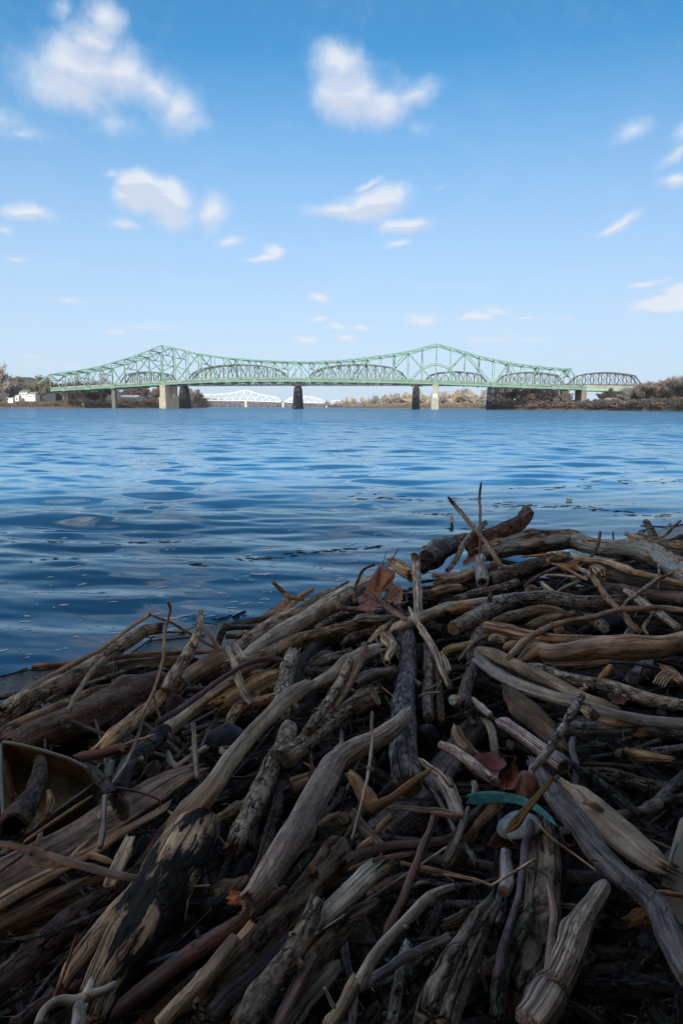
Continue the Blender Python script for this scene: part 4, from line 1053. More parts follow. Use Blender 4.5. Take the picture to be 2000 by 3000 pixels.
def S(tile, pts, L, mat, col, name, label, ends='cc', cat=None, **kw):
    """pts: x,y,r triplets read off the enlarged photograph; L: height above the heap surface, one or per point"""
    w = [float(v) for v in pts.replace(',', ' ').split()]; n = len(w) // 3
    P, Rr = [], []
    for i in range(n):
        x, y, r = w[3 * i:3 * i + 3]; l = L if not isinstance(L, (list, tuple)) else L[0] + (L[-1] - L[0]) * i / (n - 1) if len(L) == 2 else L[i]
        px, py = topx(tile, x, y)
        p = onpile(px, py, l); P.append(p); Rr.append(max(.0016, r * TS / 2000 * depth_of(p)))
    cat = cat or {'stick': 'stick', 'log': 'log', 'twig': 'twig', 'plank': 'plank'}.get(name.split('_')[-1], name.split('_')[-1])
    o = build_stick(P, Rr, name, cat, label, mat, col, ends, **kw)
    ang_ = math.atan2(P[-1].y - P[0].y, P[-1].x - P[0].x); mx = [topx(tile, w[3 * i], w[3 * i + 1]) for i in range(n)]
    HERO.append((sum(q[0] for q in mx) / n, sum(q[1] for q in mx) / n, ang_, label, o))
    return o
ST, LG, TW, PK = 'driftwood_stick', 'driftwood_log', 'twig', 'weathered_plank'
# ---- left edge of the heap
S('A', '157,722,15 450,562,16 660,455,16 850,312,15 982,226,14', [.03, .24], 'pale', 'tan', 'split_stick', 'long half of the kinked pale split stick rising over the water at the far left', 'bb', flat=.6, square=.6)
S('A', '982,226,13 1110,272,14 1270,365,15 1432,455,14', [.24, .03], 'pale', 'tan', 'split_stick', 'short half of the kinked pale split stick running down to the right', 'bb', flat=.6, square=.6)
S('A', '215,565,16 500,545,17 850,500,17 1150,478,16 1470,465,15', [.03, .02], 'gray', 'rust', ST, 'straight thin red brown stick pointing left over the mud', endcol='tan')
S('A', '35,880,70 180,775,56 400,672,50 560,582,46 700,492,46 850,400,46 960,330,42 1035,318,38', [.02, .10], 'bark', 'gray', LG, 'grey cracked bark log sloping up over the mud at the left edge', 'bb', stubs=2)
S('A', '460,690,60 620,640,62 800,602,62 1000,562,60 1240,520,48', [-.03, -.02], 'gray', 'dbrown', LG, 'dark brown log lying under the red brown stick at the left', 'bb')
S('A', '-60,1060,40 60,985,46 200,925,46 400,830,42 600,745,38 800,700,38 930,690,34', [0, 0], 'peel', 'brown', LG, 'patchy grey brown log between the cracked bark log and the ringed cherry log', 'bb')
S('A', '60,1100,84 180,1040,92 320,985,100 560,905,110 800,800,104 1000,700,86 1150,652,66', [-.02, -.02], 'lent', (.125, .085, .072), 'cherry_log', 'thick purple brown cherry log ringed with pale bark lines at the left', 'br', cat='log')
S('A', '452,862,18 520,722,18 600,612,17 695,512,19', [.07, .12], 'gray', 'gray', ST, 'short grey stick leaning on the ringed cherry log', 'cr')
S('A', '1103,140,10 1118,200,9 1085,330,9 1070,520,9 1010,720,10 950,850,10 920,980,10 850,1150,10 738,1335,10', [.30, .27, .22, .17, .13, .12, .11, .10, .08], 'smooth', 'brown', TW, 'thin wavy brown twig standing upright in front of the ringed cherry log', 'cc', stubs=3)
S('A', '1000,740,9 1035,850,8 1060,930,7 1070,1000,8', [.12, .06], 'smooth', 'dbrown', TW, 'short dark side twig hanging beside the wavy upright twig', 'tt')
S('A', '1316,222,20 1302,340,25 1230,480,38 1150,620,44 1085,730,46', [.17, .06], 'bark', 'gray', ST, 'grey stick with flaking bark pointing up beside the kinked split stick', 'bn', stubs=2)
S('A', '1090,730,46 1000,815,46 880,915,56 760,1020,62 655,1115,50', [.05, .02], 'peel', 'tan', ST, 'pale splintered lower half of the flaking stick beside the cherry log', 'bb', flat=.75)
S('A', '1330,305,11 1395,390,14 1440,458,18', [.12, .05], 'gray', 'gray', TW, 'small forked grey twig behind the flaking stick', 'cn')
S('A', '1480,290,21 1445,370,22 1425,450,24', [.10, .03], 'bark', 'dbrown', 'branch_stub', 'short dark stub with a pale cut top sticking up at the mud edge', 'cn', endcol='tan', cat='stub')
S('A', '1520,480,58 1400,545,66 1290,610,64 1180,690,58', [0, -.01], 'smooth', 'brown', LG, 'smooth brown log behind the upright wavy twig', 'bb')
S('C', '412,862,16 330,848,16 240,862,16 140,895,16 60,945,16 -40,1010,17 -160,1100,19 -290,1190,20 -420,1270,21', [.10, .10], 'smooth', 'plum', ST, 'long curved dark plum stick sweeping down to the left', 'tn', sides=14)
S('A', '1020,1010,8 960,1032,8 890,1048,7 800,1085,7', [.1, .06], 'smooth', 'tan', TW, 'thin pale tail twig at the lower end of the plum stick', 'tc')
S('A', '1530,650,44 1350,775,46 1160,930,52 980,1078,58 880,1185,54', [.04, .02], 'smooth', 'lgray', LG, 'smooth pale grey log under the long plum stick', 'bb')
S('A', '1268,945,13 1275,1060,17 1285,1180,17 1298,1300,17', [.12, .06], 'gray', 'lgray', TW, 'upright broken grey twig right of the plum stick', 'bc', stubs=3)
S('A', '480,1152,22 640,1142,30 790,1102,30 830,1110,24', [.02, .03], 'smooth', 'red', ST, 'dark red stick behind the amber plastic container', 'tb')
S('A', '718,1300,20 735,1190,20', [.03, .05], 'smooth', 'blue', 'branch_stub', 'small blue grey stub behind the container corner', 'cc', cat='stub')
S('A', '745,1345,36 840,1290,38 925,1235,34', [.01, .01], 'bark', 'black', 'branch_stub', 'short black stub right of the container', 'cb', cat='stub')
S('A', '960,1310,44 1000,1250,50 1030,1190,40', [.0, .02], 'rot', 'dbrown', 'rotten_knot', 'rotten brown knot with an orange top behind the broad plank', 'br', cat='knot')
S('A', '1100,1130,18 1120,1190,20 1170,1225,16', [.02, .02], 'smooth', 'blue', TW, 'crooked bluish twig left of the upright broken twig', 'cc')
S('A', '1140,1240,16 1240,1165,17 1350,1100,18', [.03, .04], 'gray', 'gray', TW, 'grey twig crossing behind the upright broken twig', 'bb')
S('A', '870,1215,14 930,1168,16', [.05, .09], 'gray', 'lgray', 'branch_stub', 'tiny cut stub pointing up at the foot of the pale grey log', 'cc', cat='stub')
S('A', '1240,720,20 1330,715,18 1400,690,14', [.02, .02], 'bark', 'dbrown', ST, 'dark stick under the smooth brown log', 'bb')
# ---- water side, centre
S('C', '335,350,13 400,410,14 440,445,15 545,466,13', [.14, .09, .07, .05], 'smooth', 'gold', ST, 'golden bent stick poking up towards the water', 'ct', endcol='tan')
S('C', '590,398,14 520,440,18 470,490,18 410,552,16', [.06, .02], 'pale', 'tan', ST, 'pale forked stick beside the golden bent one', 'bb')
S('C', '445,455,30 400,520,58 330,580,66 240,640,62 150,705,48', [-.05, -.06], 'rot', 'rust', 'bark_slab', 'crumbly red brown slab of bark at the mud edge behind the long grey logs', 'bb', cat='bark', flat=.5, lump=.16)
S('C', '80,800,36 200,715,46 300,650,48 400,592,44 500,540,38 600,470,32 690,415,22', [.01, .05], 'peel', 'gray', LG, 'upper of the three parallel long grey logs, splintered at its top', 'bb')
S('C', '70,890,46 150,845,50 250,765,56 450,645,62 650,535,64 800,440,60 985,338,42', [.02, .02], 'smooth', 'lgray', LG, 'thick smooth grey log in the middle of the three parallel logs', 'bb', lump=.07)
S('C', '90,955,60 180,900,60 300,828,56 500,735,46 700,680,42 850,640,42 940,612,42 1035,600,34', [.06, .04], 'peel', 'brown', LG, 'lowest of the three parallel logs with two peeled bark rings', 'rb')
S('C', '1003,232,8 930,266,9 890,340,10 872,400,11 872,482,13', [.15, .04], 'bark', 'dbrown', TW, 'hooked dark twig standing on the thick smooth grey log', 'cn', stubs=2)
S('C', '765,440,13 762,500,15 800,520,18 890,528,16', [.11, .07], 'gray', 'brown', TW, 'small elbow shaped twig left of the big dead leaf', 'cb')
S('C', '830,345,8 760,380,9 690,430,9', [.04, .02], 'gray', 'brown', TW, 'thin twig at the water edge behind the three parallel logs', 'cc', stubs=3)
S('C', '962,420,20 1060,492,24 1130,545,24 1215,595,18', [.12, .09], 'rot', 'brown', ST, 'flat splintered stick lying across the big dead leaf', 'br', flat=.6)
S('C', '860,605,26 930,585,34 1000,590,30 1140,572,14', [.08, .07], 'rot', 'gray', ST, 'frayed splinter ended wood below the big dead leaf', 'tb', flat=.7)
S('C', '1262,172,22 1268,220,32 1280,400,34 1292,560,34', [.19, .06], 'plank', 'lgray', 'upright_board', 'grey weathered board standing upright right of the dead leaf', 'bn', cat='board', flat=.4, square=.7)
S('C', '1118,215,30 1170,250,48 1240,300,40', [.08, .05], 'peel', 'tan', 'wood_chunk', 'chunk of wood with yellow split face left of the upright board', 'bb', cat='chunk')
S('C', '1105,668,12 1160,640,34 1230,612,38 1400,545,40 1480,515,38 1600,495,34 1740,470,32 1880,448,26', [.07, .06], 'pale', 'cream', ST, 'cream coloured stripped stick crossing in the middle of the heap', 'bb', flat=.75)
S('C', '1222,508,12 1290,622,22 1380,772,24 1440,920,22 1490,1035,22', [.12, .03], 'gray', 'gray', ST, 'thin straight grey stick running down from the cream stick', 'tc')
S('C', '1065,690,26 1090,730,36 1120,770,38 1085,850,28 1085,880,24', [.07, .07], 'rot', 'cream', 'pitted_wood', 'pale pitted lump of wood with a small hole below the cream stick', 'rh', cat='wood', lump=.3, groove=.12)
S('C', '980,690,9 1025,750,11 1060,860,11 1110,930,11', [.06, .04], 'bark', 'dgray', TW, 'thin dark twig left of the pitted pale lump', 'cb')
S('C', '962,745,16 1035,665,24 1125,600,20', [.06, .05], 'plank', 'tan', ST, 'short split stick left of the pitted pale lump', 'bb', flat=.6)
S('C', '1195,640,46 1225,760,52 1222,860,60 1205,1000,66 1198,1150,70 1200,1320,78 1195,1500,88 1210,1600,96 1222,1690,84', [.03, .03], 'bark', (.12, .125, .15), LG, 'big dark blue grey log standing nearly vertical in the centre', 'bc', endcol='brown', stubs=1)
S('C', '780,760,24 880,710,38 1040,655,36', [.03, .03], 'bark', 'dbrown', LG, 'dark curled bark log under the lowest parallel log', 'tb')
S('C', '610,890,30 700,855,38 850,812,34', [.0, .01], 'bark', 'dgray', LG, 'short dark log right of the black topped log', 'cc')
S('C', '540,940,30 640,935,30 720,925,24', [-.01, .0], 'bark', 'dgray', ST, 'dark stick joining the black topped log from the right', 'nb')
S('C', '600,690,20 680,610,22 790,560,24', [.0, .0], 'bark', 'dgray', ST, 'dark stick in the gap above the lowest parallel log', 'bb')
S('C', '550,1045,28 700,975,46 850,880,64 1010,800,52', [.05, .05], 'smooth', 'lgray', 'wood_wedge', 'grey wedge of split wood right of the black topped log', 'bb', flat=.8, cat='wood')
S('C', '870,1010,26 960,965,44 1115,925,34', [.06, .05], 'rot', 'dgray', 'rotten_wood', 'dark rotten layered fragment of wood near the centre', 'bb', cat='wood', flat=.7, lump=.2)
S('C', '935,762,22 905,870,24 850,990,22 790,1090,20 735,1180,18', [.09, .05], 'gray', 'brown', ST, 'brown grey stick with a broken top leaning against the grey wedge', 'bn')
S('C', '838,848,24 800,960,32 735,1070,34 650,1205,34 555,1330,32', [.09, .06], 'bark', 'gray', ST, 'grey bark stick crossing over the grey wedge of split wood', 'cn', stubs=3)
S('C', '385,1515,78 500,1440,66 600,1350,62 720,1265,60 860,1165,62 1010,1060,56', [.04, .0], 'bark', 'gray', LG, 'grey forked log with a cut knot end left of the smooth purple trunk', 'cb', endcol='brown', stubs=1)
S('C', '462,838,58 440,920,52 415,1040,62 400,1150,66 395,1240,60', [.05, .02], 'speck', 'lgray', LG, 'upright log whose black broken top shows pale wood', 'bn', stubs=2)
S('d', '440,70,54 400,180,60 330,300,64 260,460,62 190,620,66 120,760,74 85,830,60', [.02, .03], 'speck', 'gray', LG, 'speckled bark log hanging down left of the smooth purple trunk', 'nb', stubs=2)
S('d', '210,640,36 195,760,32 185,850,30', [.0, .0], 'gray', 'dbrown', 'branch_stub', 'broken side branch of the speckled log with a golden tip', 'nb', endcol='gold', cat='stub')
S('C', '75,752,18 110,800,19 155,860,19', [.10, .10], 'gray', 'gray', TW, 'short grey twig with a cut tip across the long grey logs', 'tc')
S('C', '45,790,22 80,880,26 110,990,28 150,1080,26 200,1150,22', [.09, .08], 'gray', 'gray', ST, 'grey stick pointing down over the golden split slab', 'bb')
S('C', '0,1150,60 120,1095,78 260,1010,78 365,960,52', [.03, .03], 'plank', 'gold', 'split_slab', 'golden brown split slab of wood with grey edges', 'bb', cat='slab', flat=.4, square=.6)
S('C', '-30,1020,36 120,960,38 300,925,22', [.05, .05], 'plank', 'gray', 'split_slab', 'grey weathered edge piece above the golden slab', 'bt', cat='slab', flat=.5, square=.5)
S('C', '40,1300,28 75,1220,36 130,1160,40 230,1140,34 355,1100,30', [.06, .04], 'bark', 'brown', ST, 'bent brown branch with a knot below the golden slab', 'bb', stubs=2)
S('C', '900,1180,54 950,1150,62 1005,1112,60', [.02, .06], 'bark', 'dbrown', LG, 'short dark log whose orange cut end faces the camera', 'bc', endcol='orange')
S('C', '1356,760,34 1362,900,38 1355,1100,40 1352,1240,38', [.01, .02], 'bark', 'dgray', LG, 'dark upright log right of the blue grey log', 'bc', endcol='brown')
S('C', '1405,860,22 1425,1050,26 1440,1245,26', [.01, .02], 'bark', 'dbrown', ST, 'thin dark upright stick with an orange cut end', 'bc', endcol='orange')
S('C', '1285,1102,6 1340,1078,6 1435,1070,6', [.09, .08], 'pale', 'cream', TW, 'tiny pale twig crossing the dark upright log', 'tt')
S('d', '985,-30,9 982,60,10 985,150,10 962,360,11 930,500,10 895,640,10 852,800,9', [.18, .17, .15, .12, .1, .08, .06], 'smooth', 'lilac', TW, 'thin mauve twig hanging in front of the smooth purple trunk', 'cc', stubs=4)
# ---- the smooth purple trunk and what lies round it
S('d', '1238,-75,14 1195,0,44 1120,75,56 1000,160,62 880,215,66 780,275,66 715,350,76 650,470,86 560,650,92 460,820,98 360,960,92 270,1080,84 200,1180,70', [.10, .10], 'smooth', (.25, .205, .195), 'smooth_driftwood_trunk', 'smooth purple grey trunk bent in the middle with a pale pointed tip', 'tb', cat='log', lump=.06, groove=.02)
S('d', '740,240,22 765,205,20 790,170,18', [.05, .06], 'smooth', 'gray', 'branch_stub', 'small side stub behind the bend of the purple trunk', 'nc', cat='stub')
S('d', '850,390,34 900,440,46 950,530,52 990,590,48 1040,570,32 1130,525,24 1250,430,22 1330,375,20 1400,325,12', [.01, .02, .03, .04, .06, .08, .1, .11, .12], 'smooth', (.28, .17, .09), 'curved_root', 'orange brown root curving up to the right of the purple trunk', 'bt', cat='root')
S('d', '400,500,48 480,450,60 590,400,46', [-.02, -.01], 'rot', 'tan', 'rotten_wood', 'tan rotten block left of the purple trunk', 'bb', cat='wood', flat=.8)
S('d', '640,715,22 700,672,26 775,640,22', [.02, .03], 'rot', 'gray', ST, 'short fibrous broken stick right of the purple trunk', 'bb')
S('d', '440,330,34 380,480,36 345,640,36 300,780,38 262,920,38 215,1040,34 160,1140,34', [.0, .02], 'bark', 'vdark', ST, 'almost black stick left of the purple trunk', 'nb', stubs=2)
S('d', '-20,670,34 100,605,38 200,545,34 300,500,20', [.0, .0], 'gray', 'brown', LG, 'dull brown log between the pale log and the speckled log', 'bb')
S('d', '-20,560,44 110,480,48 250,400,40', [-.06, -.06], 'bark', 'black', LG, 'black log in the gap left of the speckled log', 'bb')
S('d', '0,218,28 60,212,26 150,190,22', [.05, .03], 'smooth', 'dbrown', 'branch_stub', 'short stub with a cream cut end in front of the black stone', 'cb', endcol='cream', cat='stub')
S('d', '570,230,20 585,320,20 592,430,18', [.01, .01], 'gray', 'dbrown', ST, 'short dark stick in the gap right of the forked grey log', 'nc')
S('d', '1010,755,16 1060,700,20 1112,650,22', [.03, .05], 'gray', 'tan', ST, 'short tan stick in the dark gap right of the purple trunk', 'bc')
S('d', '900,870,22 940,835,24 985,805,22', [.03, .04], 'gray', 'tan', 'branch_stub', 'small cut stub below the short tan stick', 'bc', cat='stub')
S('d', '870,640,34 940,740,38 1045,850,36', [.0, .01], 'plank', 'dgray', ST, 'dark grooved stick crossing behind the short tan stick', 'bb')
S('d', '805,795,12 840,735,13 875,670,12', [.02, .03], 'gray', 'brown', TW, 'short brown twig right of the purple trunk', 'cc')
S('d', '780,690,36 800,660,40', [.0, .03], 'bark', 'brown', 'branch_stub', 'round brown stub end facing the camera right of the purple trunk', 'bc', cat='stub')
S('d', '1060,602,12 1180,600,17 1300,612,20 1440,625,20 1570,655,18', [.05, .05], 'plank', 'gray', TW, 'long thin pale edged twig lying level right of the curved root', 'tb')
S('d', '1285,270,15 1350,325,20 1430,375,20 1500,460,18', [.06, .05], 'gray', 'gray', TW, 'grey twig angling down to the right of the blue grey log', 'tb')
S('d', '1480,440,42 1520,530,42 1560,640,38', [.03, .03], 'gray', 'gray', ST, 'short stout grey stick at the end of the angled grey twig', 'bb')
S('d', '810,975,50 900,915,44 1000,880,40 1100,858,36 1250,840,32 1400,830,34 1530,795,34', [.03, .0], 'smooth', (.09, .065, .07), ST, 'long dark plum branch lying level below the curved root', 'bb', stubs=2)
S('d', '1392,662,24 1372,740,24 1330,830,28 1290,930,28 1260,1010,28 1220,1110,28 1180,1210,30 1120,1330,30 1060,1440,32', [.13, .06], 'smooth', (.085, .06, .055), ST, 'straight reddish dark stick leaning to the right in the lower centre', 'bt', endcol='tan')
S('d', '820,1010,14 950,960,18 1100,925,20 1240,905,16', [.04, .03], 'smooth', 'brown', TW, 'brown twig just under the long dark plum branch', 'tc', stubs=3)
S('d', '990,1040,34 1080,990,40 1165,955,22', [.01, .02], 'gray', 'gray', ST, 'grey pointed stick under the brown twig in the lower centre', 'bt')
S('d', '1180,960,13 1350,1000,15 1570,1050,14', [.06, .05], 'pale', 'tan', TW, 'pale thin twig crossing right of the reddish dark stick', 'bb')
S('d', '1200,1020,15 1380,1030,18 1480,1070,20 1560,1140,26', [.03, .03], 'bark', 'dgray', TW, 'dark blue twig under the pale thin twig', 'tb', stubs=2)
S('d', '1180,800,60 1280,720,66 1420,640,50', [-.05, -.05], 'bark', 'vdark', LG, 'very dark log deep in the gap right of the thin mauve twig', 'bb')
S('d', '1470,960,24 1520,860,26 1580,700,24', [.02, .03], 'gray', 'dgray', ST, 'dark grey stick rising in the gap left of the plastic lid', 'bb')
# ---- lower left: pale log, charred trunk, planks
S('C', '548,1035,42 470,1085,52 395,1150,50 300,1245,52 220,1330,54 120,1440,56 20,1560,60 -60,1680,68 -150,1790,84 -215,1880,110 -262,1960,120', [.14, .14, .14, .14, .135, .13, .125, .115, .09, .06, .02], 'pale', (.44, .38, .31), LG, 'long pale log with small knots slanting up to the right in the centre left', 'bn', stubs=4)
S('b', '1350,400,80 1330,480,112 1260,580,150 1160,760,178 1060,940,188 950,1120,186 840,1320,170 740,1490,150 660,1640,130 580,1800,110', [.06, .04], 'char', (.27, .21, .155), 'charred_trunk', 'thick charred trunk with black patches at the lower left', 'rn', cat='log', lump=.08, res=1.2)
S('b', '960,800,40 880,930,62 750,1090,74 600,1270,78 480,1420,60 420,1530,40', [.07, .05], 'gray', (.26, .19, .14), ST, 'rough tan flank stick along the left side of the charred trunk', 'bb', flat=.8)
S('b', '1425,440,30 1415,520,28 1395,640,18', [.08, .04], 'smooth', 'blue', 'branch_stub', 'grey bark flap at the top right of the charred trunk', 'rt', cat='stub', flat=.5)
S('b', '1262,130,60 1120,200,84 980,290,100 820,385,112 640,490,122 460,600,132 280,700,140 80,810,150 -120,920,150', [.03, .03], 'plank', (.26, .195, .165), PK, 'broad weathered grey brown plank running to the left edge', 'bb', flat=.30, square=.7, groove=.09, res=1.3)
S('b', '1130,315,14 1060,385,26 920,470,34 760,560,40 600,660,46 420,760,52 200,880,58 0,1000,62 -100,1060,60', [.045, .05], 'plank', (.30, .22, .15), PK, 'splintered brown edge strip along the broad plank', 'tb', flat=.45, square=.5, groove=.1)
S('b', '605,812,14 480,880,28 320,965,36 150,1060,42 -60,1170,46', [.02, .02], 'plank', (.27, .2, .15), PK, 'lower narrow split plank under the broad one at the left edge', 'tb', flat=.5, square=.5, groove=.1)
S('b', '700,840,46 520,930,70 300,1010,84 60,1110,90 -80,1170,90', [-.03, -.03], 'rot', (.12, .075, .045), 'bark_slab', 'dark layered bark slab under the planks at the left', 'bb', cat='bark', flat=.4)
S('b', '1280,300,36 1190,430,40 1080,530,42 980,680,40 900,800,46', [.0, .0], 'smooth', (.085, .05, .05), LG, 'dark reddish log under the pale log beside the plank end', 'nb')
S('b', '920,790,48 820,860,62 700,950,74 560,1060,82 400,1190,88 220,1340,94 40,1500,98 -120,1640,98', [.0, -.01], 'bark', (.085, .06, .062), LG, 'long thick dark plum log slanting to the lower left corner', 'nb', stubs=2)
S('b', '842,595,36 800,700,46 755,800,46 715,890,40', [.07, .04], 'plank', (.29, .25, .21), 'flat_stake', 'flat grey stake standing between plank and charred trunk', 'bn', cat='stake', flat=.45, square=.6)
S('b', '-40,605,20 100,622,24 210,655,28 350,692,25 500,745,26 560,760,28 700,798,26 830,822,24 915,835,20', [.09, .08], 'smooth', (.18, .13, .115), ST, 'long knotted brown branch crossing over the planks', 'nb', stubs=4)
S('b', '205,738,14 330,760,11 450,745,13 510,745,15', [.08, .08], 'smooth', 'brown', TW, 'small side twig of the knotted brown branch', 'cn')
S('b', '545,685,14 620,690,22 750,735,20', [.05, .05], 'plank', 'tan', TW, 'curved tan splinter above the knotted brown branch', 'tt')
S('b', '690,290,17 684,400,18 682,500,20 660,632,21', [.14, .08], 'smooth', (.26, .27, .30), ST, 'bluish stem with pale cut tip hanging over the broad plank', 'nc', endcol='tan', stubs=1)
S('b', '530,90,30 600,130,34 680,205,40 712,250,40 745,285,26', [.06, .13], 'bark', 'vdark', ST, 'short dark curved branch at the corner of the container', 'tb')
S('b', '750,240,8 880,262,8 1000,300,7 1050,330,6 1050,385,5', [.13, .07], 'smooth', 'plum', TW, 'thin dark curled stem over the broad plank', 'tt')
S('b', '860,10,9 830,80,9 780,150,9 740,210,8', [.1, .12], 'smooth', 'gray', TW, 'lower end of a thin grey vine by the dark curved branch', 'nt')
S('b', '605,295,10 480,380,12 330,480,12 150,605,11', [.10, .07], 'pale', 'tan', TW, 'pale thin reed lying in front of the container mouth', 'ct')
S('b', '265,525,15 262,570,15 235,620,13', [.06, .07], 'smooth', 'gray', TW, 'short curved grey twig near the hollow stick', 'ct')
S('b', '170,665,13 90,725,14 -30,810,14', [.07, .06], 'gray', 'lgray', TW, 'grey twig lying on the broad plank at the left edge', 'tb')
S('b', '645,540,11 560,610,12 460,700,12', [.06, .05], 'gray', 'gray', TW, 'thin grey splinter lying along the broad plank', 'tt')
S('b', '1110,400,10 1160,430,14 1200,480,12', [.04, .03], 'rot', 'tan', TW, 'tiny frayed splinter at the end of the broad plank', 'bb')
S('b', '508,1205,11 480,1290,10 440,1410,10 385,1550,10 318,1690,9', [.16, .05], 'smooth', 'rust', 'reed', 'thin red brown reed with a flared hollow tip at the lower left', 'hn')
S('b', '250,1800,27 275,1720,27 330,1665,28 410,1635,29 500,1640,32 560,1620,32 640,1590,27 735,1548,24', [.18, .17], 'smooth', (.36, .34, .31), 'pale_branch', 'pale antler shaped forked branch at the bottom left', 'nb', cat='branch')
S('b', '600,1478,13 590,1540,24 560,1620,30', [.17, .18], 'smooth', (.27, .25, .24), 'branch_stub', 'pointed prong of the pale antler shaped branch', 'tn', cat='branch')
S('b', '520,1640,40 515,1720,42 512,1830,44', [.18, .17], 'smooth', (.30, .30, .31), 'pale_branch', 'thick pale stem of the antler shaped branch', 'rn', cat='branch')
S('b', '1600,1120,44 1400,1235,50 1250,1330,52 1080,1450,54 950,1560,54 800,1675,52 640,1790,52', [.03, .03], 'smooth', (.09, .065, .07), LG, 'dark purple log right of the charred trunk', 'nn', stubs=2)
S('b', '560,1470,40 420,1570,46 280,1660,48 120,1780,48', [.0, .0], 'bark', (.10, .07, .08), LG, 'dull purple log at the foot of the charred trunk', 'nb')
S('b', '1540,1230,40 1450,1350,44 1330,1500,46 1200,1640,46 1040,1800,46', [.07, .06], 'smooth', (.33, .255, .19), ST, 'smooth tan pole in the bottom centre left', 'nn')
S('b', '1250,1560,70 1120,1680,80 980,1800,80', [-.02, -.02], 'rot', (.13, .085, .055), LG, 'rotten brown log beneath the smooth tan pole', 'bb')
S('b', '-40,1230,50 150,1180,56 330,1190,40', [-.06, -.06], 'rot', (.13, .09, .07), 'bark_slab', 'dark bark slab low at the left edge', 'bb', cat='bark')
S('b', '1400,960,46 1480,910,50 1600,870,46', [.0, .0], 'smooth', (.2, .15, .11), LG, 'brown log end between the charred trunk and the black stick', 'cn')
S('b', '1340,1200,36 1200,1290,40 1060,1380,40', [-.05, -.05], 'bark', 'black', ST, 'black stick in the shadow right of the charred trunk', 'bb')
# ---- bottom centre
S('h', '762,-60,112 730,20,112 660,110,100 580,220,100 470,370,108 350,500,112 230,640,116 110,760,120 -20,890,124 -150,1030,124', [.02, .02], 'bigbark', (.22, .165, .125), LG, 'big brown bark log in the bottom centre with a knot at its top', 'rn', stubs=2, endcol='brown')
S('h', '995,115,64 900,200,68 800,290,66 700,385,58 640,450,46', [.07, .06], 'plank', (.36, .35, .33), 'split_slab', 'pale grey grooved slab with torn end in the bottom centre', 'bb', cat='slab', flat=.45, square=.6, groove=.12)
S('h', '610,335,50 575,420,58 520,540,64 440,690,68 360,800,72 280,920,76 190,1060,80 130,1160,80', [.09, .08], 'bark', (.24, .20, .165), LG, 'grey brown log with a broken top in the bottom centre', 'bn', stubs=3)
S('h', '430,580,40 330,690,50 200,815,56 70,930,60 -60,1060,60', [.03, .03], 'plank', (.055, .055, .065), LG, 'blue black log between two brown logs at the bottom', 'bn')
S('h', '850,435,44 770,540,60 680,640,66 590,740,64 520,850,54 450,960,44', [.03, .03], 'bark', (.15, .105, .08), LG, 'dark brown log right of the grey brown one at the bottom', 'bb')
S('h', '770,705,36 690,800,60 600,900,62 510,1010,60 420,1140,60', [.02, .02], 'gray', (.19, .18, .165), LG, 'dull grey split log at the bottom under the dark brown one', 'rn', flat=.7)
S('h', '605,680,24 550,780,30 480,900,34 400,1050,36 350,1160,36', [.07, .06], 'smooth', (.13, .105, .12), ST, 'dark lilac stick at the bottom between two logs', 'bn')
S('h', '1515,215,22 1440,240,27 1350,290,30 1270,370,31 1180,460,33 1080,575,35 990,690,38 920,800,42 880,870,46', [.11, .10], 'smooth', (.48, .45, .42), ST, 'pale curved stick sweeping up to the right at the bottom', 'cn', stubs=2)
S('h', '870,860,48 820,950,44 770,1040,44 700,1150,46', [.10, .09], 'gray', (.34, .27, .20), ST, 'tan lower half of the pale curved stick below its splintered joint', 'bn')
S('h', '672,888,10 700,940,13 735,1010,14', [.15, .11], 'pale', 'white', TW, 'tiny white prong beside the pale curved stick', 'cn')
S('h', '1485,555,27 1390,600,28 1290,645,29 1180,700,31 1090,760,32 975,832,30', [.06, .06], 'smooth', (.14, .14, .175), ST, 'blue violet stick joining the pale curved stick from the right', 'bc', stubs=2)
S('h', '1215,600,30 1180,700,34 1165,800,36 1145,920,38 1105,1130,38', [.03, .04], 'speck', (.22, .22, .23), ST, 'speckled grey stick under the blue violet one', 'bn')
S('h', '200,470,38 130,550,38 50,640,38 -60,760,38', [.07, .06], 'plank', (.36, .28, .19), ST, 'tan splintered stick left of the big brown bark log', 'bn', flat=.6)
S('h', '70,290,44 160,300,38 280,315,18', [.08, .06], 'rot', (.26, .11, .06), 'rotten_wood', 'small red brown rotten wedge beside the purple trunk base', 'bt', cat='wood', flat=.7)
S('h', '420,240,34 340,290,38 250,350,40 150,430,44 40,500,44 -60,560,46 -180,640,48', [.04, .04], 'smooth', (.12, .085, .085), ST, 'dark brown purple stick left of the big bark log', 'nn', stubs=1)
S('h', '-80,270,46 60,225,50 160,195,46', [.0, .0], 'smooth', (.23, .17, .12), LG, 'brown log stub left of the purple trunk base', 'bb')
S('h', '312,158,6 335,195,6 375,240,5', [.17, .13], 'pale', 'white', 'shell_splinter', 'tiny white splinter on the base of the purple trunk', 'tt', cat='splinter')
S('h', '840,410,44 920,365,46 1000,330,36', [.04, .04], 'plank', (.20, .19, .19), ST, 'short grey split stick right of the pale grooved slab', 'bb', flat=.6)
S('h', '1240,215,14 1320,190,15 1400,178,14', [.04, .04], 'bark', 'blue', TW, 'short bluish twig in the gap above the pale curved stick', 'cb')
S('h', '960,290,46 1080,230,50 1230,170,48', [-.01, -.01], 'bark', (.10, .07, .07), LG, 'dark plum log behind the reddish dark stick', 'bb')
S('h', '1050,650,40 930,790,44 820,920,44', [-.04, -.04], 'bark', (.07, .05, .06), LG, 'very dark log under the pale curved stick', 'bb')
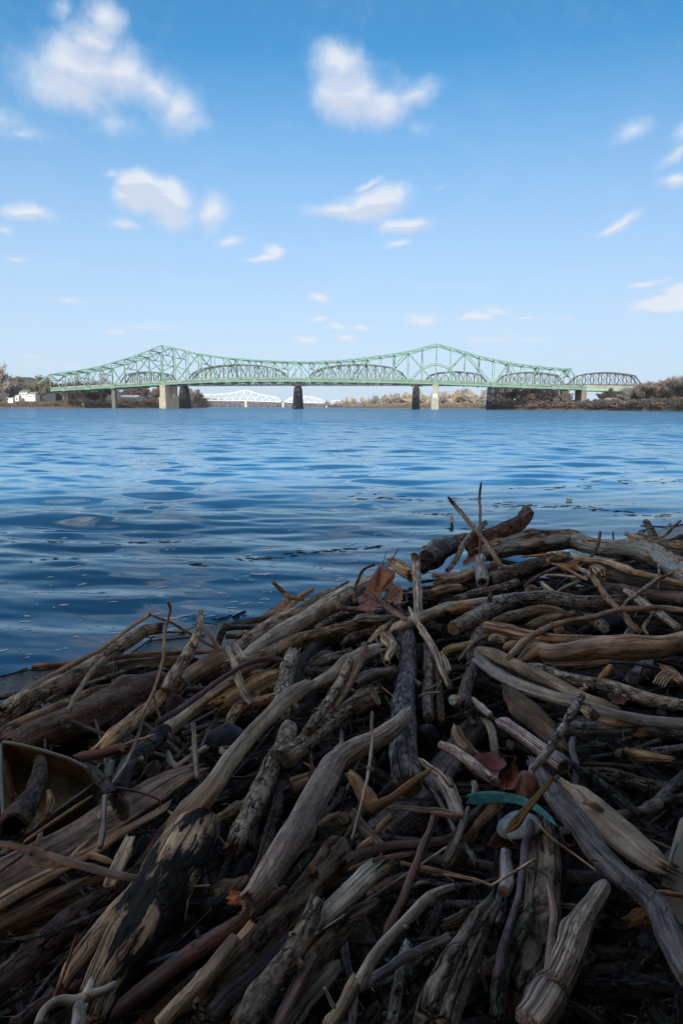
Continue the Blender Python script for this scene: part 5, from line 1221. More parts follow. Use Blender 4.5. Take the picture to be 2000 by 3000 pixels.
S('j', '300,360,60 250,440,90 190,560,106 130,700,118 60,850,126 0,980,130 -70,1140,134', [.07, .05], 'bigbark', (.135, .125, .12), LG, 'thick dark grey furrowed log with a torn top at the bottom right of centre', 'bn', lump=.14)
S('j', '20,470,40 90,440,46 130,400,30', [.04, .05], 'rot', (.16, .12, .09), 'rotten_wood', 'frayed brown bark tuft left of the furrowed log top', 'bb', cat='bark')
# ---- right edge, lower
S('f', '1000,1130,70 ', .0, 'bark', 'black', ST, 'x') if False else None
S('f', '580,640,36 640,720,50 690,800,62 760,900,72 840,1010,78 940,1140,78 1050,1270,76 1180,1390,72 1290,1480,74 1400,1600,80 1470,1740,86 1560,1900,90 1640,2060,92', [.06, .10], 'gray', (.115, .112, .128), 'large_branch', 'large dark lilac branch curving to the lower right corner', 'bn', cat='branch', lump=.08, stubs=2)
S('f', '800,790,34 880,850,70 960,945,98 1060,1040,108 1180,1130,112 1290,1225,104 1370,1290,90 1425,1320,60', [.075, .075], 'pale', (.68, .57, .45), 'split_slab', 'cream split slab of fresh wood along the large lilac branch', 'bb', cat='slab', flat=.35, square=.5, groove=.1)
S('f', '930,900,14 990,920,24 1030,945,14', [.1, .09], 'rot', 'tan', 'bark_flap', 'torn splinter on the cream split slab', 'bb', cat='splinter')
S('f', '690,565,18 780,610,20 880,675,22 1000,745,24 1120,840,24 1200,905,22 1285,975,20', [.05, .04], 'bark', (.075, .08, .10), ST, 'dark blue black stick slanting down right of the striped cane', 'bb')
S('f', '1070,1005,34 1200,975,36 1330,945,36 1430,890,38 1500,800,38 1590,720,38', [.02, .03], 'bark', (.10, .095, .11), LG, 'dark forked log at the right edge', 'bn')
S('f', '1420,900,30 1500,880,32 1620,865,32', [.03, .03], 'bark', (.09, .085, .10), ST, 'dark prong of the forked log at the right edge', 'nn')
S('f', '848,485,22 845,560,23 868,650,25 870,730,23 858,810,22', [.03, .03], 'smooth', (.14, .145, .16), ST, 'short upright grey blue stick right of the striped cane', 'bb')
S('f', '975,688,26 1100,712,34 1230,745,36 1350,780,34 1470,792,30', [.01, .01], 'bark', (.15, .14, .135), LG, 'dark grey log low in the gap at the right', 'cb')
S('f', '880,645,12 1080,650,14 1320,672,12', [.02, .02], 'gray', 'dbrown', TW, 'long thin brown stick in the gap at the right', 'tb')
S('f', '1195,560,24 1300,590,36 1490,615,18', [.03, .03], 'rot', 'tan', 'rotten_wood', 'tan frayed rotten stick at the right edge', 'bb', cat='wood')
S('f', '1150,560,22 1140,590,18', [.03, .04], 'bark', 'brown', 'branch_stub', 'small knob end left of the tan frayed stick', 'cn', cat='stub')
S('f', '1380,560,18 1480,548,20 1600,530,20', [.04, .04], 'bark', 'blue', ST, 'bluish stick behind the tan frayed rotten stick', 'bn')
S('f', '795,400,50 900,402,50 1050,415,50 1232,408,48', [.05, .05], 'bark', (.13, .14, .165), LG, 'level dark blue bark log at the right', 'bc', endcol='brown')
S('f', '1285,412,38 1400,425,46 1620,432,50', [.05, .05], 'bark', (.13, .14, .165), LG, 'right half of the level blue bark log past its peeled gap', 'bn')
S('f', '1225,442,22 1290,445,24 1340,446,20', [.04, .04], 'pale', 'gold', 'inner_wood', 'golden inner wood showing between the two blue bark halves', 'bb', cat='wood')
S('f', '960,350,30 1100,375,32 1240,372,26', [.07, .07], 'plank', 'brown', ST, 'flat brown stick on top of the level blue log', 'bb', flat=.5)
S('E', '225,1195,36 340,1280,40 480,1355,40 620,1410,42 800,1462,42 960,1510,40 1120,1555,38 1280,1585,38 1450,1605,37 1640,1622,36', [.07, .09], 'smooth', (.185, .18, .195), LG, 'long smooth blue grey pole sweeping to the right edge', 'bn', stubs=2)
S('E', '228,1128,28 330,1165,42 470,1230,42 600,1290,42 760,1365,40 900,1440,38 1030,1485,34 1160,1515,26', [.09, .08], 'smooth', (.30, .25, .20), LG, 'tan grey pole just above the blue grey pole', 'ct', stubs=2)
S('E', '540,1218,26 650,1262,36 800,1315,38 950,1345,38 1100,1370,40 1240,1420,42 1400,1465,40 1640,1505,36', [.08, .07], 'speck', (.29, .27, .255), LG, 'speckled grey pole just behind the tan grey pole', 'tn', stubs=3)
S('f', '910,258,34 940,290,42 985,330,42', [.12, .13], 'bark', (.28, .25, .21), 'branch_stub', 'knobbly cut stub on the long blue grey pole', 'nc', endcol='tan', cat='stub')
S('f', '340,360,22 400,385,38 500,448,42 600,520,46 700,595,50 790,668,52', [.07, .08], 'cane', (.30, .26, .27), 'striped_cane', 'striped hollow cane pointing down to the right', 'rh', cat='cane')
S('f', '905,200,22 860,270,26 800,370,27 730,480,27 660,590,28 600,660,26 568,695,22', [.15, .13], 'bark', (.27, .245, .26), ST, 'mauve grey stick crossing over the striped cane', 'cc')
S('f', '415,140,40 460,220,80 560,330,96 680,430,86 770,540,56', [.0, .0], 'smooth', (.22, .165, .125), 'tree_root', 'broad brown root flare behind the striped cane', 'bb', cat='root', flat=.6, lump=.16)
S('f', '170,205,20 230,265,24 305,325,20', [.06, .06], 'cane', 'lilac', ST, 'short lilac stick above the striped cane', 'tc')
S('f', '238,340,16 300,400,26 325,500,28 330,610,24', [.04, .03], 'smooth', 'gray', ST, 'curved grey stick above the red leaves', 'tb')
S('f', '62,375,12 90,460,36 130,530,46 250,592,12', [.05, .04], 'rot', (.25, .19, .145), 'driftwood_fragment', 'jagged brown driftwood fragment left of the red leaves', 'tt', cat='wood', lump=.2)
S('f', '-20,520,30 80,570,34 160,625,36 250,695,36 345,765,32', [.07, .08], 'bark', (.20, .18, .19), ST, 'grey lilac stick ending on the red leaves', 'nc')
S('f', '30,40,22 10,-20,20 -20,-80,16', [.05, .05], 'gray', 'gray', TW, 'grey twig above the pale knob', 'bb')
S('f', '55,225,36 95,232,38 120,260,26', [.07, .05], 'peel', (.34, .28, .22), 'branch_stub', 'pale frayed knob facing the camera in the centre right', 'cb', cat='knob')
S('E', '255,975,52 225,1060,50 205,1150,46 175,1280,42 150,1400,40 135,1490,36', [.02, .07], 'speck', (.17, .13, .13), ST, 'dark mauve upright stick with white specks', 'nb', stubs=1)
S('f', '130,290,18 170,340,20 200,390,18', [.02, .02], 'bark', 'dgray', TW, 'short dark twig under the mauve upright stick', 'bb')
S('f', '430,515,26 432,530,27', [-.03, .02], 'bark', 'dbrown', 'branch_stub', 'round cut stub deep in the gap above the red leaves', 'bc', endcol='tan', cat='stub')
S('f', '195,770,22 205,810,22 190,860,20', [.04, .04], 'gray', 'gray', 'branch_stub', 'small grey stub behind the green leaf', 'cc', cat='stub')
S('f', '-30,760,34 20,820,42 60,900,42 100,990,38', [.04, .03], 'plank', (.24, .22, .21), ST, 'stout grey stick left of the green leaf', 'bb')
S('f', '-90,965,14 0,975,18 80,985,16 130,985,14', [.07, .06], 'pale', 'tan', TW, 'pale twig end left of the green leaf', 'tc')
S('f', '160,930,12 120,1060,18 60,1200,20 10,1290,18', [.06, .05], 'smooth', 'dgray', ST, 'dark grey stick sloping down left of the bark slab', 'nb')
S('f', '330,930,40 200,1030,64 120,1140,80 40,1290,60', [.0, .0], 'rot', (.19, .13, .08), 'bark_slab', 'curved brown bark slab below the plastic lid', 'bb', cat='bark', flat=.3)
S('f', '265,905,20 180,1000,26 130,1080,22', [.04, .03], 'bark', 'vdark', ST, 'black stick between the green leaf and the bark slab', 'bb')
S('f', '640,1080,84 650,1180,96 655,1300,102 650,1420,110 640,1560,118 620,1720,124 580,1880,126 540,2020,128 480,2200,130', [.01, .01], 'bigbark', (.17, .145, .125), LG, 'thick upright log with a square hole below the plastic lid', 'bn')
S('f', '825,1140,46 800,1100,50', [.06, .02], 'bark', (.13, .11, .10), 'hollow_knot', 'small dark hollow knot beside the large lilac branch', 'hn', cat='knot')
S('f', '405,1235,36 408,1330,42 400,1420,42 392,1480,38', [.05, .07], 'gray', (.27, .275, .29), ST, 'pale grey upright piece with a tan cut foot', 'bc', endcol='gold')
S('j', '385,250,34 370,360,38 355,470,36', [.0, .0], 'bark', (.13, .14, .17), ST, 'blue grey piece under the pale grey upright one', 'bb')
S('f', '565,1030,30 560,1100,28 530,1180,26 520,1300,24 505,1400,22 490,1500,24 450,1640,26 410,1760,26 380,1880,26 340,2040,26', [.06, .07], 'smooth', (.15, .105, .145), ST, 'long dark violet twig running down from the plastic lid', 'cn')
S('j', '565,385,36 500,490,46 440,610,50 390,760,50 355,900,48 330,1100,46', [.05, .04], 'bark', (.09, .105, .10), LG, 'dark green grey log with frayed pale top', 'bn')
S('j', '-10,135,7 150,160,9 240,185,9 310,212,8', [.09, .11], 'cane', 'tan', 'straw', 'left half of the bent pale straw', 'tb')
S('j', '310,212,8 430,140,9 590,42,9', [.11, .13], 'cane', (.5, .43, .33), 'straw', 'right half of the bent pale straw', 'bc')
S('f', '600,1020,7 700,1125,8 850,1238,8 1005,1352,7', [.1, .09], 'smooth', 'tan', TW, 'thin tan stem running from the plastic lid over the upright log', 'tt')
S('j', '545,85,5 620,115,6 690,160,5', [.1, .08], 'smooth', 'brown', TW, 'tiny dark hooked stem on the upright log', 'tt')
S('j', '672,170,10 700,280,20 715,400,24 700,560,24 665,830,18', [.09, .07], 'plank', (.28, .2, .2), 'bark_strip', 'narrow pinkish bark strip lying on the upright log', 'tb', cat='bark', flat=.25)
S('j', '1060,190,52 1010,280,66 930,420,76 850,590,84 770,760,92 720,880,98', [.08, .06], 'cane', (.25, .215, .205), 'striped_cane', 'thick striped corn like cane above its dark node at the lower right', 'rn', cat='cane', groove=.03)
S('j', '718,885,106 700,905,106', [.06, .06], 'cane', (.10, .085, .08), 'cane_node', 'dark node ring round the thick striped cane', 'nn', cat='cane')
S('j', '705,905,100 640,1010,108 560,1130,114', [.06, .05], 'cane', (.23, .20, .19), 'striped_cane', 'thick striped cane below its dark node at the bottom edge', 'nn', cat='cane', groove=.03)
S('j', '1215,450,30 1290,420,56 1370,450,40', [.01, .01], 'rot', (.34, .19, .09), 'wood_chunk', 'orange brown chunk in the black gap at the lower right', 'bb', cat='chunk', lump=.2)
S('j', '1370,245,13 1450,260,16 1600,280,16', [.07, .07], 'smooth', 'brown', TW, 'brown twig reaching to the cardboard at the right edge', 'tn')
S('j', '280,760,46 300,830,50', [.0, .0], 'rot', 'dbrown', 'rotten_knot', 'dark rotten knot in the gap at the bottom right of centre', 'bb', cat='knot')
# ---- upper right
S('E', '542,208,32 520,270,44 470,315,50 390,360,56 290,400,60 160,445,56', [.20, .06], 'bark', (.13, .075, .055), LG, 'leaning dark red brown log with a pale cut tip over the water', 'cn', endcol='cream', stubs=1, lump=.16)
S('E', '246,18,6 232,118,9 238,250,9 240,400,10 235,530,12', [.42, .05], 'smooth', 'brown', TW, 'thin straight upright twig, the tallest on the heap', 'tn', stubs=2)
S('E', '28,126,9 75,185,14 190,322,13 280,432,14 350,545,16 405,605,12', [.34, .28, .20, .14, .09, .06], 'smooth', (.22, .16, .13), ST, 'slanting twig with a small fork crossing the tallest twig', 'cb', stubs=2)
S('E', '278,290,17 195,358,19 130,435,20 80,530,18 25,605,16', [.17, .05], 'bark', 'gray', ST, 'curved grey stick in front of the leaning dark log', 'rb')
S('E', '240,535,32 238,590,36 252,690,38', [.10, .08], 'gray', (.22, .22, .24), 'hollow_tube', 'short grey hollow wood tube hanging with its open end down', 'bh', cat='tube')
S('E', '-140,560,60 -60,500,70 20,455,66 120,410,52 200,395,40', [.06, .05], 'flake', (.14, .105, .085), LG, 'rotten log with white flaking bark left of the leaning dark log', 'bb', lump=.18)
S('E', '-110,520,52 -30,480,60 60,450,50', [.12, .09], 'bark', (.09, .09, .11), LG, 'black blue bark log end in front of the white flaking log', 'bb')
S('E', '230,510,46 380,460,60 560,432,66 720,410,66 850,405,60 960,450,56 1100,468,62 1250,475,64 1400,520,66 1540,600,76 1680,700,84', [.04, .05], 'mott', (.26, .205, .16), 'big_log', 'big mottled log with white patches along the top right skyline', 'bn', cat='log', lump=.15, groove=.09, res=1.3)
S('E', '1320,288,20 1345,330,26 1380,395,26', [.13, .09], 'bark', (.12, .105, .075), 'branch_stub', 'dark green brown stub rising from the big mottled log', 'cn', cat='stub')
S('E', '1202,372,14 1250,392,24 1310,415,26', [.10, .09], 'gray', 'tan', 'branch_stub', 'tan pointed stub on top of the big mottled log', 'bn', cat='stub')
S('E', '1290,400,34 1390,432,46 1500,462,52 1640,490,54', [.09, .08], 'bark', (.17, .14, .12), LG, 'grey brown log on top at the right edge of the skyline', 'bn', stubs=2)
S('E', '1558,275,6 1500,325,8 1460,370,9 1400,402,10', [.19, .10], 'bark', 'brown', TW, 'thin dark twig pointing up right at the right skyline', 'tb', stubs=3)
S('E', '1505,325,6 1450,375,8 1405,402,8', [.13, .10], 'bark', 'dbrown', TW, 'lower parallel twig at the right skyline', 'tb')
S('E', '1022,355,9 1012,420,11 990,480,11 958,525,9', [.15, .09], 'bark', 'dgray', TW, 'crooked dark twig standing on the big mottled log', 'cb', stubs=2)
S('E', '1107,352,5 1108,380,6 1110,420,6', [.12, .09], 'smooth', 'red', TW, 'tiny reddish twig on the skyline of the mottled log', 'tn')
S('E', '1560,395,26 1490,415,20 1430,410,10', [.07, .08], 'bark', 'dbrown', ST, 'dark brown stub at the right edge of the skyline', 'nt')
S('E', '820,515,16 920,535,22 1060,555,24 1180,592,24 1235,615,22', [.09, .09], 'gray', (.27, .21, .16), ST, 'brown left half of the long straight pole under the mottled log', 'tn')
S('E', '1235,617,20 1340,640,19 1460,668,18 1640,712,16', [.09, .08], 'pale', 'tan', ST, 'pale right half of the long straight pole under the mottled log', 'nn')
S('E', '290,690,46 400,640,54 520,600,54 660,560,44', [.04, .03], 'bark', (.11, .085, .07), LG, 'dark log below the left end of the mottled log', 'bb')
S('E', '1030,625,34 1150,650,52 1300,680,54 1450,705,50 1640,740,44', [.03, .03], 'plank', (.10, .09, .09), LG, 'charcoal coloured log under the long straight pole', 'bn')
S('E', '1068,715,26 1160,735,38 1300,765,42 1450,785,42 1640,795,40', [.05, .05], 'peel', (.17, .125, .115), LG, 'purple brown log with a torn left end at the right', 'bn', stubs=1)
S('E', '960,600,28 1000,610,42 1040,640,40', [.08, .08], 'rot', (.38, .30, .21), 'root_knot', 'tan fibrous knot right of the centre under the mottled log', 'cb', cat='knot')
S('E', '660,560,22 760,520,34 810,505,18', [.07, .08], 'peel', 'tan', ST, 'tan bark piece with orange inside below the mottled log', 'bb')
S('E', '750,575,20 820,590,34 890,545,22', [.06, .07], 'rot', (.45, .24, .11), 'rotten_wood', 'orange rotten wood below the mottled log', 'bb', cat='wood')
S('E', '-20,690,40 80,670,44 190,625,40 330,570,28', [.06, .05], 'gray', (.34, .27, .21), LG, 'tan grey log running behind the hollow tube', 'bb')
S('E', '-60,640,18 40,640,20 130,635,18', [.08, .07], 'smooth', 'lilac', ST, 'pale lilac stick left of the hollow tube', 'bb')
S('E', '-80,760,28 20,735,32 105,722,28', [.05, .05], 'gray', 'brown', ST, 'short brown log above the cream stick', 'bc')
S('E', '90,795,26 200,760,30 330,735,32 430,705,30 480,680,22', [.05, .05], 'bark', (.16, .14, .13), LG, 'curved grey brown branch behind the grey log with orange end', 'bc', stubs=2)
S('E', '62,992,50 130,955,52 200,915,52 330,850,52 420,810,50 520,790,48 650,785,52 760,800,50 850,815,48 1000,815,46 1130,805,42', [.07, .05], 'speck', (.21, .205, .205), LG, 'prominent grey bark log with an orange cut end in the middle right', 'cb', endcol='orange', stubs=3)
S('E', '20,892,44 90,872,52 180,868,40', [.05, .04], 'rot', (.20, .12, .06), 'rotten_knot', 'rotten orange knot behind the cut end of the grey bark log', 'bb', cat='knot', lump=.2)
S('E', '570,735,26 575,760,50', [-.03, .03], 'bark', 'brown', 'branch_stub', 'round cut face in the gap behind the grey bark log', 'cn', cat='stub')
S('E', '420,1175,20 480,1120,22 540,1060,22 640,1002,21 720,968,20 830,940,21 960,920,20 1080,885,20 1200,860,19 1330,858,18 1450,855,17 1640,880,16', [.11, .11], 'smooth', (.28, .215, .165), ST, 'long thin curving tan branch arching to the right edge', 'nn', stubs=3)
S('E', '975,655,20 1030,730,22 1080,800,21 1150,870,20 1220,955,20 1275,1005,18', [.12, .08], 'gray', 'brown', ST, 'brown grey stick slanting across the end of the grey bark log', 'bb', stubs=1)
S('E', '1495,628,9 1400,665,12 1330,715,14 1250,775,14 1190,815,12 1165,850,10', [.13, .09], 'bark', 'gray', TW, 'forked thin grey twig at the right', 'cb', stubs=2)
S('E', '1405,560,6 1410,640,7 1400,740,7', [.15, .10], 'bark', 'gray', TW, 'small upright grey twig crossing the forked one', 'tt')
S('E', '268,975,34 400,1000,36 520,1030,34 700,1062,34 880,1062,28 1060,1056,18 1240,1048,14 1430,1042,9', [.08, .08], 'plank', (.25, .17, .13), 'squared_stick', 'squared brown stick with a blunt left end and thin tail', 'ct', square=.9, cat='stick')
S('E', '460,1225,30 530,1180,40 600,1140,52 700,1160,56 800,1150,58 920,1130,66 1080,1120,76 1250,1115,82 1400,1110,78 1520,1090,72 1680,1050,70', [.07, .07], 'smooth', (.31, .24, .19), 'smooth_log', 'large smooth tan log with a lengthwise crack at the right', 'tn', cat='log', lump=.12, groove=.03, res=1.2)
S('E', '640,1215,10 800,1225,16 1000,1215,18 1100,1200,12', [.05, .05], 'plank', 'tan', ST, 'thin split strip under the large smooth tan log', 'tt')
S('E', '390,1120,30 460,1110,44 560,1100,30 650,1095,14', [.05, .05], 'smooth', 'brown', ST, 'flat brown piece left of the large smooth tan log', 'rt')
S('E', '290,965,30 420,925,40 560,885,40 700,872,36 830,900,16', [.04, .04], 'gray', (.18, .14, .115), LG, 'dark brown split log under the grey bark log', 'tb')
S('E', '560,985,36 680,940,44 850,890,24', [.02, .02], 'plank', (.22, .16, .09), LG, 'mossy tan log in the gap behind the thin curving branch', 'bb')
S('E', '5,1140,30 90,1120,34 190,1092,30', [.04, .04], 'smooth', 'olive', ST, 'short olive brown stick in the centre gap', 'cb')
S('E', '92,1200,10 150,1130,15 220,1065,17 300,1030,16', [.07, .08], 'smooth', 'dgray', TW, 'bent dark grey twig below the squared stick', 'tt')
S('E', '300,1050,24 340,1055,30 400,1070,26', [.06, .05], 'peel', 'gray', 'branch_stub', 'knobbly grey stub below the squared stick', 'cb', cat='stub')
S('E', '1195,745,20 1260,790,26 1340,850,28 1440,915,26 1540,985,24', [.06, .05], 'gray', 'gray', ST, 'grey stick running to the right under the forked twig', 'bn', stubs=2)
S('E', '1360,900,9 1320,960,13 1310,1000,13 1340,1030,10', [.07, .07], 'smooth', 'olive', TW, 'small hooked olive twig above the large smooth log', 'ct')
S('E', '900,900,22 980,935,34 1055,985,34', [.0, .01], 'peel', 'gray', LG, 'short grey log end in the black gap at the right', 'bc')
S('E', '740,745,10 800,715,12 885,682,13', [.07, .08], 'smooth', 'gray', TW, 'short straight grey twig above the grey bark log', 'tc')
S('E', '520,720,8 590,660,10 680,615,11 770,590,9', [.08, .08], 'smooth', 'plum', TW, 'curved dark twig under the orange rotten wood', 'tt')
S('E', '660,640,8 760,640,8 865,652,8', [.08, .08], 'pale', 'cream', TW, 'straight cream twig under the orange rotten wood', 'cc')
S('E', '640,690,14 680,730,18 720,755,18', [.07, .06], 'gray', 'gray', TW, 'short stout grey twig above the grey bark log', 'cc')
S('E', '870,590,14 960,640,16 840,670,8', [.08, .08], 'gray', 'gray', TW, 'bent grey twig beside the tan fibrous knot', 'bb')
S('E', '960,590,7 970,650,9 965,690,7', [.12, .09], 'bark', 'black', TW, 'tiny black twig standing by the tan fibrous knot', 'tt')
S('E', '700,560,8 790,590,9 880,640,9 940,670,8', [.1, .09], 'smooth', 'brown', TW, 'thin brown twig crossing the orange rotten wood', 'tb')
S('E', '500,520,6 600,510,8 720,500,8 820,515,6', [.1, .1], 'smooth', 'tan', TW, 'thin tan stem along the mottled log', 'tt')
S('E', '1005,1330,16 1050,1285,20 1090,1240,20', [.02, .04], 'smooth', 'gold', 'branch_stub', 'short golden stick under the large smooth tan log', 'tn', cat='stub')
S('E', '1400,1215,30 1480,1260,44 1560,1340,30', [.02, .02], 'rot', (.28, .19, .14), 'bark_flap', 'brown torn bark flap under the right end of the smooth tan log', 'tb', cat='bark', flat=.3)
for k_ in range(5):
    S('E', f'{1370+k_*18},{1350+k_*6},5 {1400+k_*20},{1300+k_*5},7 {1440+k_*22},{1262+k_*6},6', [.05, .05], 'pale', 'tan', 'wood_splinter', ORD[k_] + ' thin pale splinter from the left under the torn bark flap at the right', 'tt', cat='splinter', group='pale splinters under the torn bark flap')
S('E', '720,1000,40 790,1010,36', [.02, .02], 'smooth', 'rust', 'rusty_wood', 'rusty orange piece under the thin curving tan branch', 'rr', cat='wood')
S('E', '1190,1050,20 1220,1010,26 1250,985,22', [.04, .05], 'smooth', 'gray', 'branch_stub', 'short pale stub right behind the squared stick tail', 'cb', cat='stub')
# ---- stones, leaves, container, lid, cardboard
def stone(t, x, y, rx, ry, L, col, label):
    px, py = topx(t, x, y); c = onpile(px, py, L); k = TS / 2000 * depth_of(c); sd = len(HERO)
    V, F = [], []; n, m_ = 14, 22
    for i in range(n + 1):
        for j in range(m_):
            th = math.pi * i / n; ph = 2 * math.pi * j / m_
            d = Vector((math.sin(th) * math.cos(ph), math.sin(th) * math.sin(ph), math.cos(th)))
            q = 1 + .16 * noise.noise(d * 1.3 + Vector((sd, 0, 0))) + .06 * noise.noise(d * 4 + Vector((sd, 5, 0)))
            V.append((d.x * rx * k * q, d.y * rx * k * q * .8, d.z * ry * k * q))
    F = [(i * m_ + j, (i + 1) * m_ + j, (i + 1) * m_ + (j + 1) % m_, i * m_ + (j + 1) % m_) for i in range(n) for j in range(m_)]
    o = link('stone', mesh('stone', V, F, M['stone'], True), col=col); o.location = c; tag(o, label, 'stone')
    HERO.append((px, py, 0, label, o))
stone('A', 1490, 1050, 130, 105, .03, (.030, .032, .038), 'rounded black stone left of the long pale log')
stone('d', 1345, 140, 80, 90, .0, (.025, .028, .035), 'black stone in the gap right of the blue grey log')
stone('E', 30, 900, 90, 110, -.04, (.02, .02, .026), 'black stone under the cream coloured stick')
stone('d', 830, 850, 60, 56, .0, (.03, .036, .036), 'dark stone behind the big bark log')
stone('b', 1370, 1060, 84, 90, .0, (.045, .042, .04), 'dark mossy stone right of the charred trunk')
stone('b', 1420, 990, 40, 44, .05, (.05, .045, .05), 'small stone on top of the mossy stone')
stone('E', 1100, 960, 90, 70, -.02, (.022, .024, .032), 'glossy black lump in the gap above the large smooth log')
stone('A', 1150, 830, 70, 90, -.02, (.13, .075, .07), 'dull red stone behind the pale grey log')

def sheet(name, cat, label, t, pts, L, col, mat='leaf', thick=.0015, curl=.0, vein=None, veins=(), rings=5, parent=None, crumple=.006):
    """curved thin body with real thickness from an outline; L per outline point"""
    Q = []
    for i, (x, y) in enumerate(pts):
        l = L[i] if isinstance(L, (list, tuple)) else L
        px, py = topx(t, x, y); Q.append(onpile(px, py, l))
    # finer outline
    R_ = []
    n = len(Q)
    for i in range(n):
        a, b = Q[i], Q[(i + 1) % n]
        for k in range(5): 
            p = a.lerp(b, k / 5); R_.append(p + Vector((noise.noise(p * 90), noise.noise(p * 80 + Vector((3, 0, 0))), noise.noise(p * 85))) * (a - b).length * .07)
    c = sum(R_, Vector()) / len(R_); nr = Vector()
    for i in range(len(R_)): nr += (R_[i] - c).cross(R_[(i + 1) % len(R_)] - c)
    nr.normalize()
    if nr.dot(Vector((0, 0, CAM_H)) - c) < 0: nr = -nr
    o0 = parent.location if parent else c; V, F = [], []; m_ = len(R_)
    for k in range(1, rings + 1):
        q = k / rings
        for p in R_:
            v = c.lerp(p, q) + nr * (curl * (q * q - .5) + crumple * noise.noise(c.lerp(p, q) * 26) + crumple * .35 * noise.noise(c.lerp(p, q) * 90)); V.append(v - o0)
    V.append(c - nr * curl * .5 - o0); nt = len(V)
    for v in list(V): V.append(v - nr * thick)
    for k in range(rings - 1):
        for j in range(m_):
            f = (k * m_ + j, k * m_ + (j + 1) % m_, (k + 1) * m_ + (j + 1) % m_, (k + 1) * m_ + j); F.append(f); F.append(tuple(i + nt for i in f[::-1]))
    for j in range(m_):
        F.append((nt - 1, (j + 1) % m_, j)); F.append((2 * nt - 1, nt + j, nt + (j + 1) % m_))
        b = (rings - 1) * m_; F.append((b + j, b + (j + 1) % m_, nt + b + (j + 1) % m_, nt + b + j))
    o = link(name, mesh(name, V, F, M[mat], True), parent, tuple(min(.7, v * 1.55) for v in col))
    if not parent: o.location = o0; tag(o, label, cat); HERO.append((*topx(t, *pts[0]), 0, label, o))
    for (x0, y0, x1, y1) in veins:
        l = L if not isinstance(L, (list, tuple)) else sum(L) / len(L)
        A_, B_ = onpile(*topx(t, x0, y0), l), onpile(*topx(t, x1, y1), l)
        def onto(p): return p - nr * ((p - c).dot(nr)) + nr * (.0015 + curl * 0)
        me, _, _ = stick_mesh('vein', [onto(A_) - o.location, onto(A_.lerp(B_, .5)) - o.location, onto(B_) - o.location], [.0016, .0013, .0007], 'smooth', 5, ('taper', 'taper'), sides=6)
        link('vein', me, o, tuple(v * .6 for v in col))
    return o
lf = sheet('dead_leaf', 'leaf', 'large curled orange brown dead leaf standing up at the water side of the heap', 'C',
  [(1040, 250), (1075, 262), (1130, 300), (1136, 330), (1105, 385), (1060, 430), (1020, 500), (1000, 560), (940, 558), (888, 550), (905, 480), (945, 410), (975, 340), (1010, 290)],
  [.16, .16, .15, .13, .11, .10, .08, .07, .07, .07, .08, .10, .13, .15], (.34, .13, .065), curl=.03, veins=[(1075, 265, 930, 540), (1040, 350, 1110, 330), (1000, 430, 1070, 420)])
me, _, _ = stick_mesh('stem', [onpile(*topx('C', 1156, 132), .22) - lf.location, onpile(*topx('C', 1110, 205), .19) - lf.location, onpile(*topx('C', 1078, 268), .162) - lf.location], [.004, .003, .003], 'smooth', 9, ('cut', 'none'), sides=8); link('stem', me, lf, (.35, .16, .08))
sheet('dead_leaf', 'leaf', 'smaller rust orange dead leaf tucked behind the large curled one', 'C',
  [(1110, 385), (1150, 372), (1165, 395), (1195, 405), (1175, 430), (1188, 470), (1165, 510), (1100, 500), (1060, 475), (1075, 430)], .075, (.36, .13, .045), curl=.02, veins=[(1170, 400, 1090, 480)])
sheet('dead_leaf', 'leaf', 'rust coloured leaf under the crossing twigs at the upper right', 'E', [(150, 430), (200, 445), (225, 520), (215, 560), (130, 590), (118, 570), (160, 520)], .05, (.30, .10, .045), curl=.02)
sheet('dead_leaf', 'leaf', 'dark red dead leaf under the grey lilac stick', 'f', [(130, 700), (180, 640), (240, 605), (320, 600), (390, 650), (408, 690), (360, 730), (350, 800), (280, 790), (200, 750)], .035, (.20, .065, .045), curl=.03, veins=[(150, 700, 390, 690), (240, 640, 260, 760)])
sheet('dead_leaf', 'leaf', 'pointed red brown leaf standing above the green leaf', 'f', [(450, 640), (480, 700), (478, 760), (450, 830), (390, 825), (335, 800), (370, 750), (420, 710)], [.10, .08, .07, .06, .06, .06, .07, .08], (.27, .105, .06), curl=.02, veins=[(450, 650, 400, 820)])
sheet('dead_leaf', 'leaf', 'curled russet leaf right above the green leaf', 'f', [(480, 665), (560, 672), (610, 720), (645, 790), (600, 830), (540, 845), (490, 830), (470, 750)], .07, (.19, .075, .045), curl=-.035, veins=[(480, 740, 620, 810), (560, 690, 590, 820)])
sheet('dead_leaf', 'leaf', 'dark brown leaf hanging on the splinters over the broad plank', 'b', [(730, 300), (790, 325), (840, 370), (860, 430), (850, 465), (790, 470), (745, 420), (720, 350)], .075, (.12, .055, .04), curl=.025, veins=[(735, 310, 845, 455)])
sheet('dead_leaf', 'leaf', 'dark rust leaf in shadow below the plastic lid', 'f', [(330, 1120), (480, 1090), (530, 1150), (500, 1230), (340, 1220), (280, 1200)], .01, (.11, .045, .03), curl=.02)
sheet('dead_leaf', 'leaf', 'brown leaf deep behind the speckled poles at the right', 'f', [(1060, 200), (1160, 190), (1240, 220), (1180, 270), (1100, 260)], .0, (.16, .07, .045), curl=.02)
for q in ((608, 420, 660, 460), (705, 440, 770, 405)):
    x0, y0, x1, y1 = q
    sheet('seed_husk', 'husk', 'curled yellow husk ' + ('left' if x0 < 650 else 'right') + ' of the bluish stem over the plank', 'b', [(x0, y0), ((x0 + x1) / 2, y0 - 2), (x1, y1 - 10), (x1 - 5, y1), ((x0 + x1) / 2, (y0 + y1) / 2 + 8)], .1, (.50, .40, .20), curl=.006, rings=3)
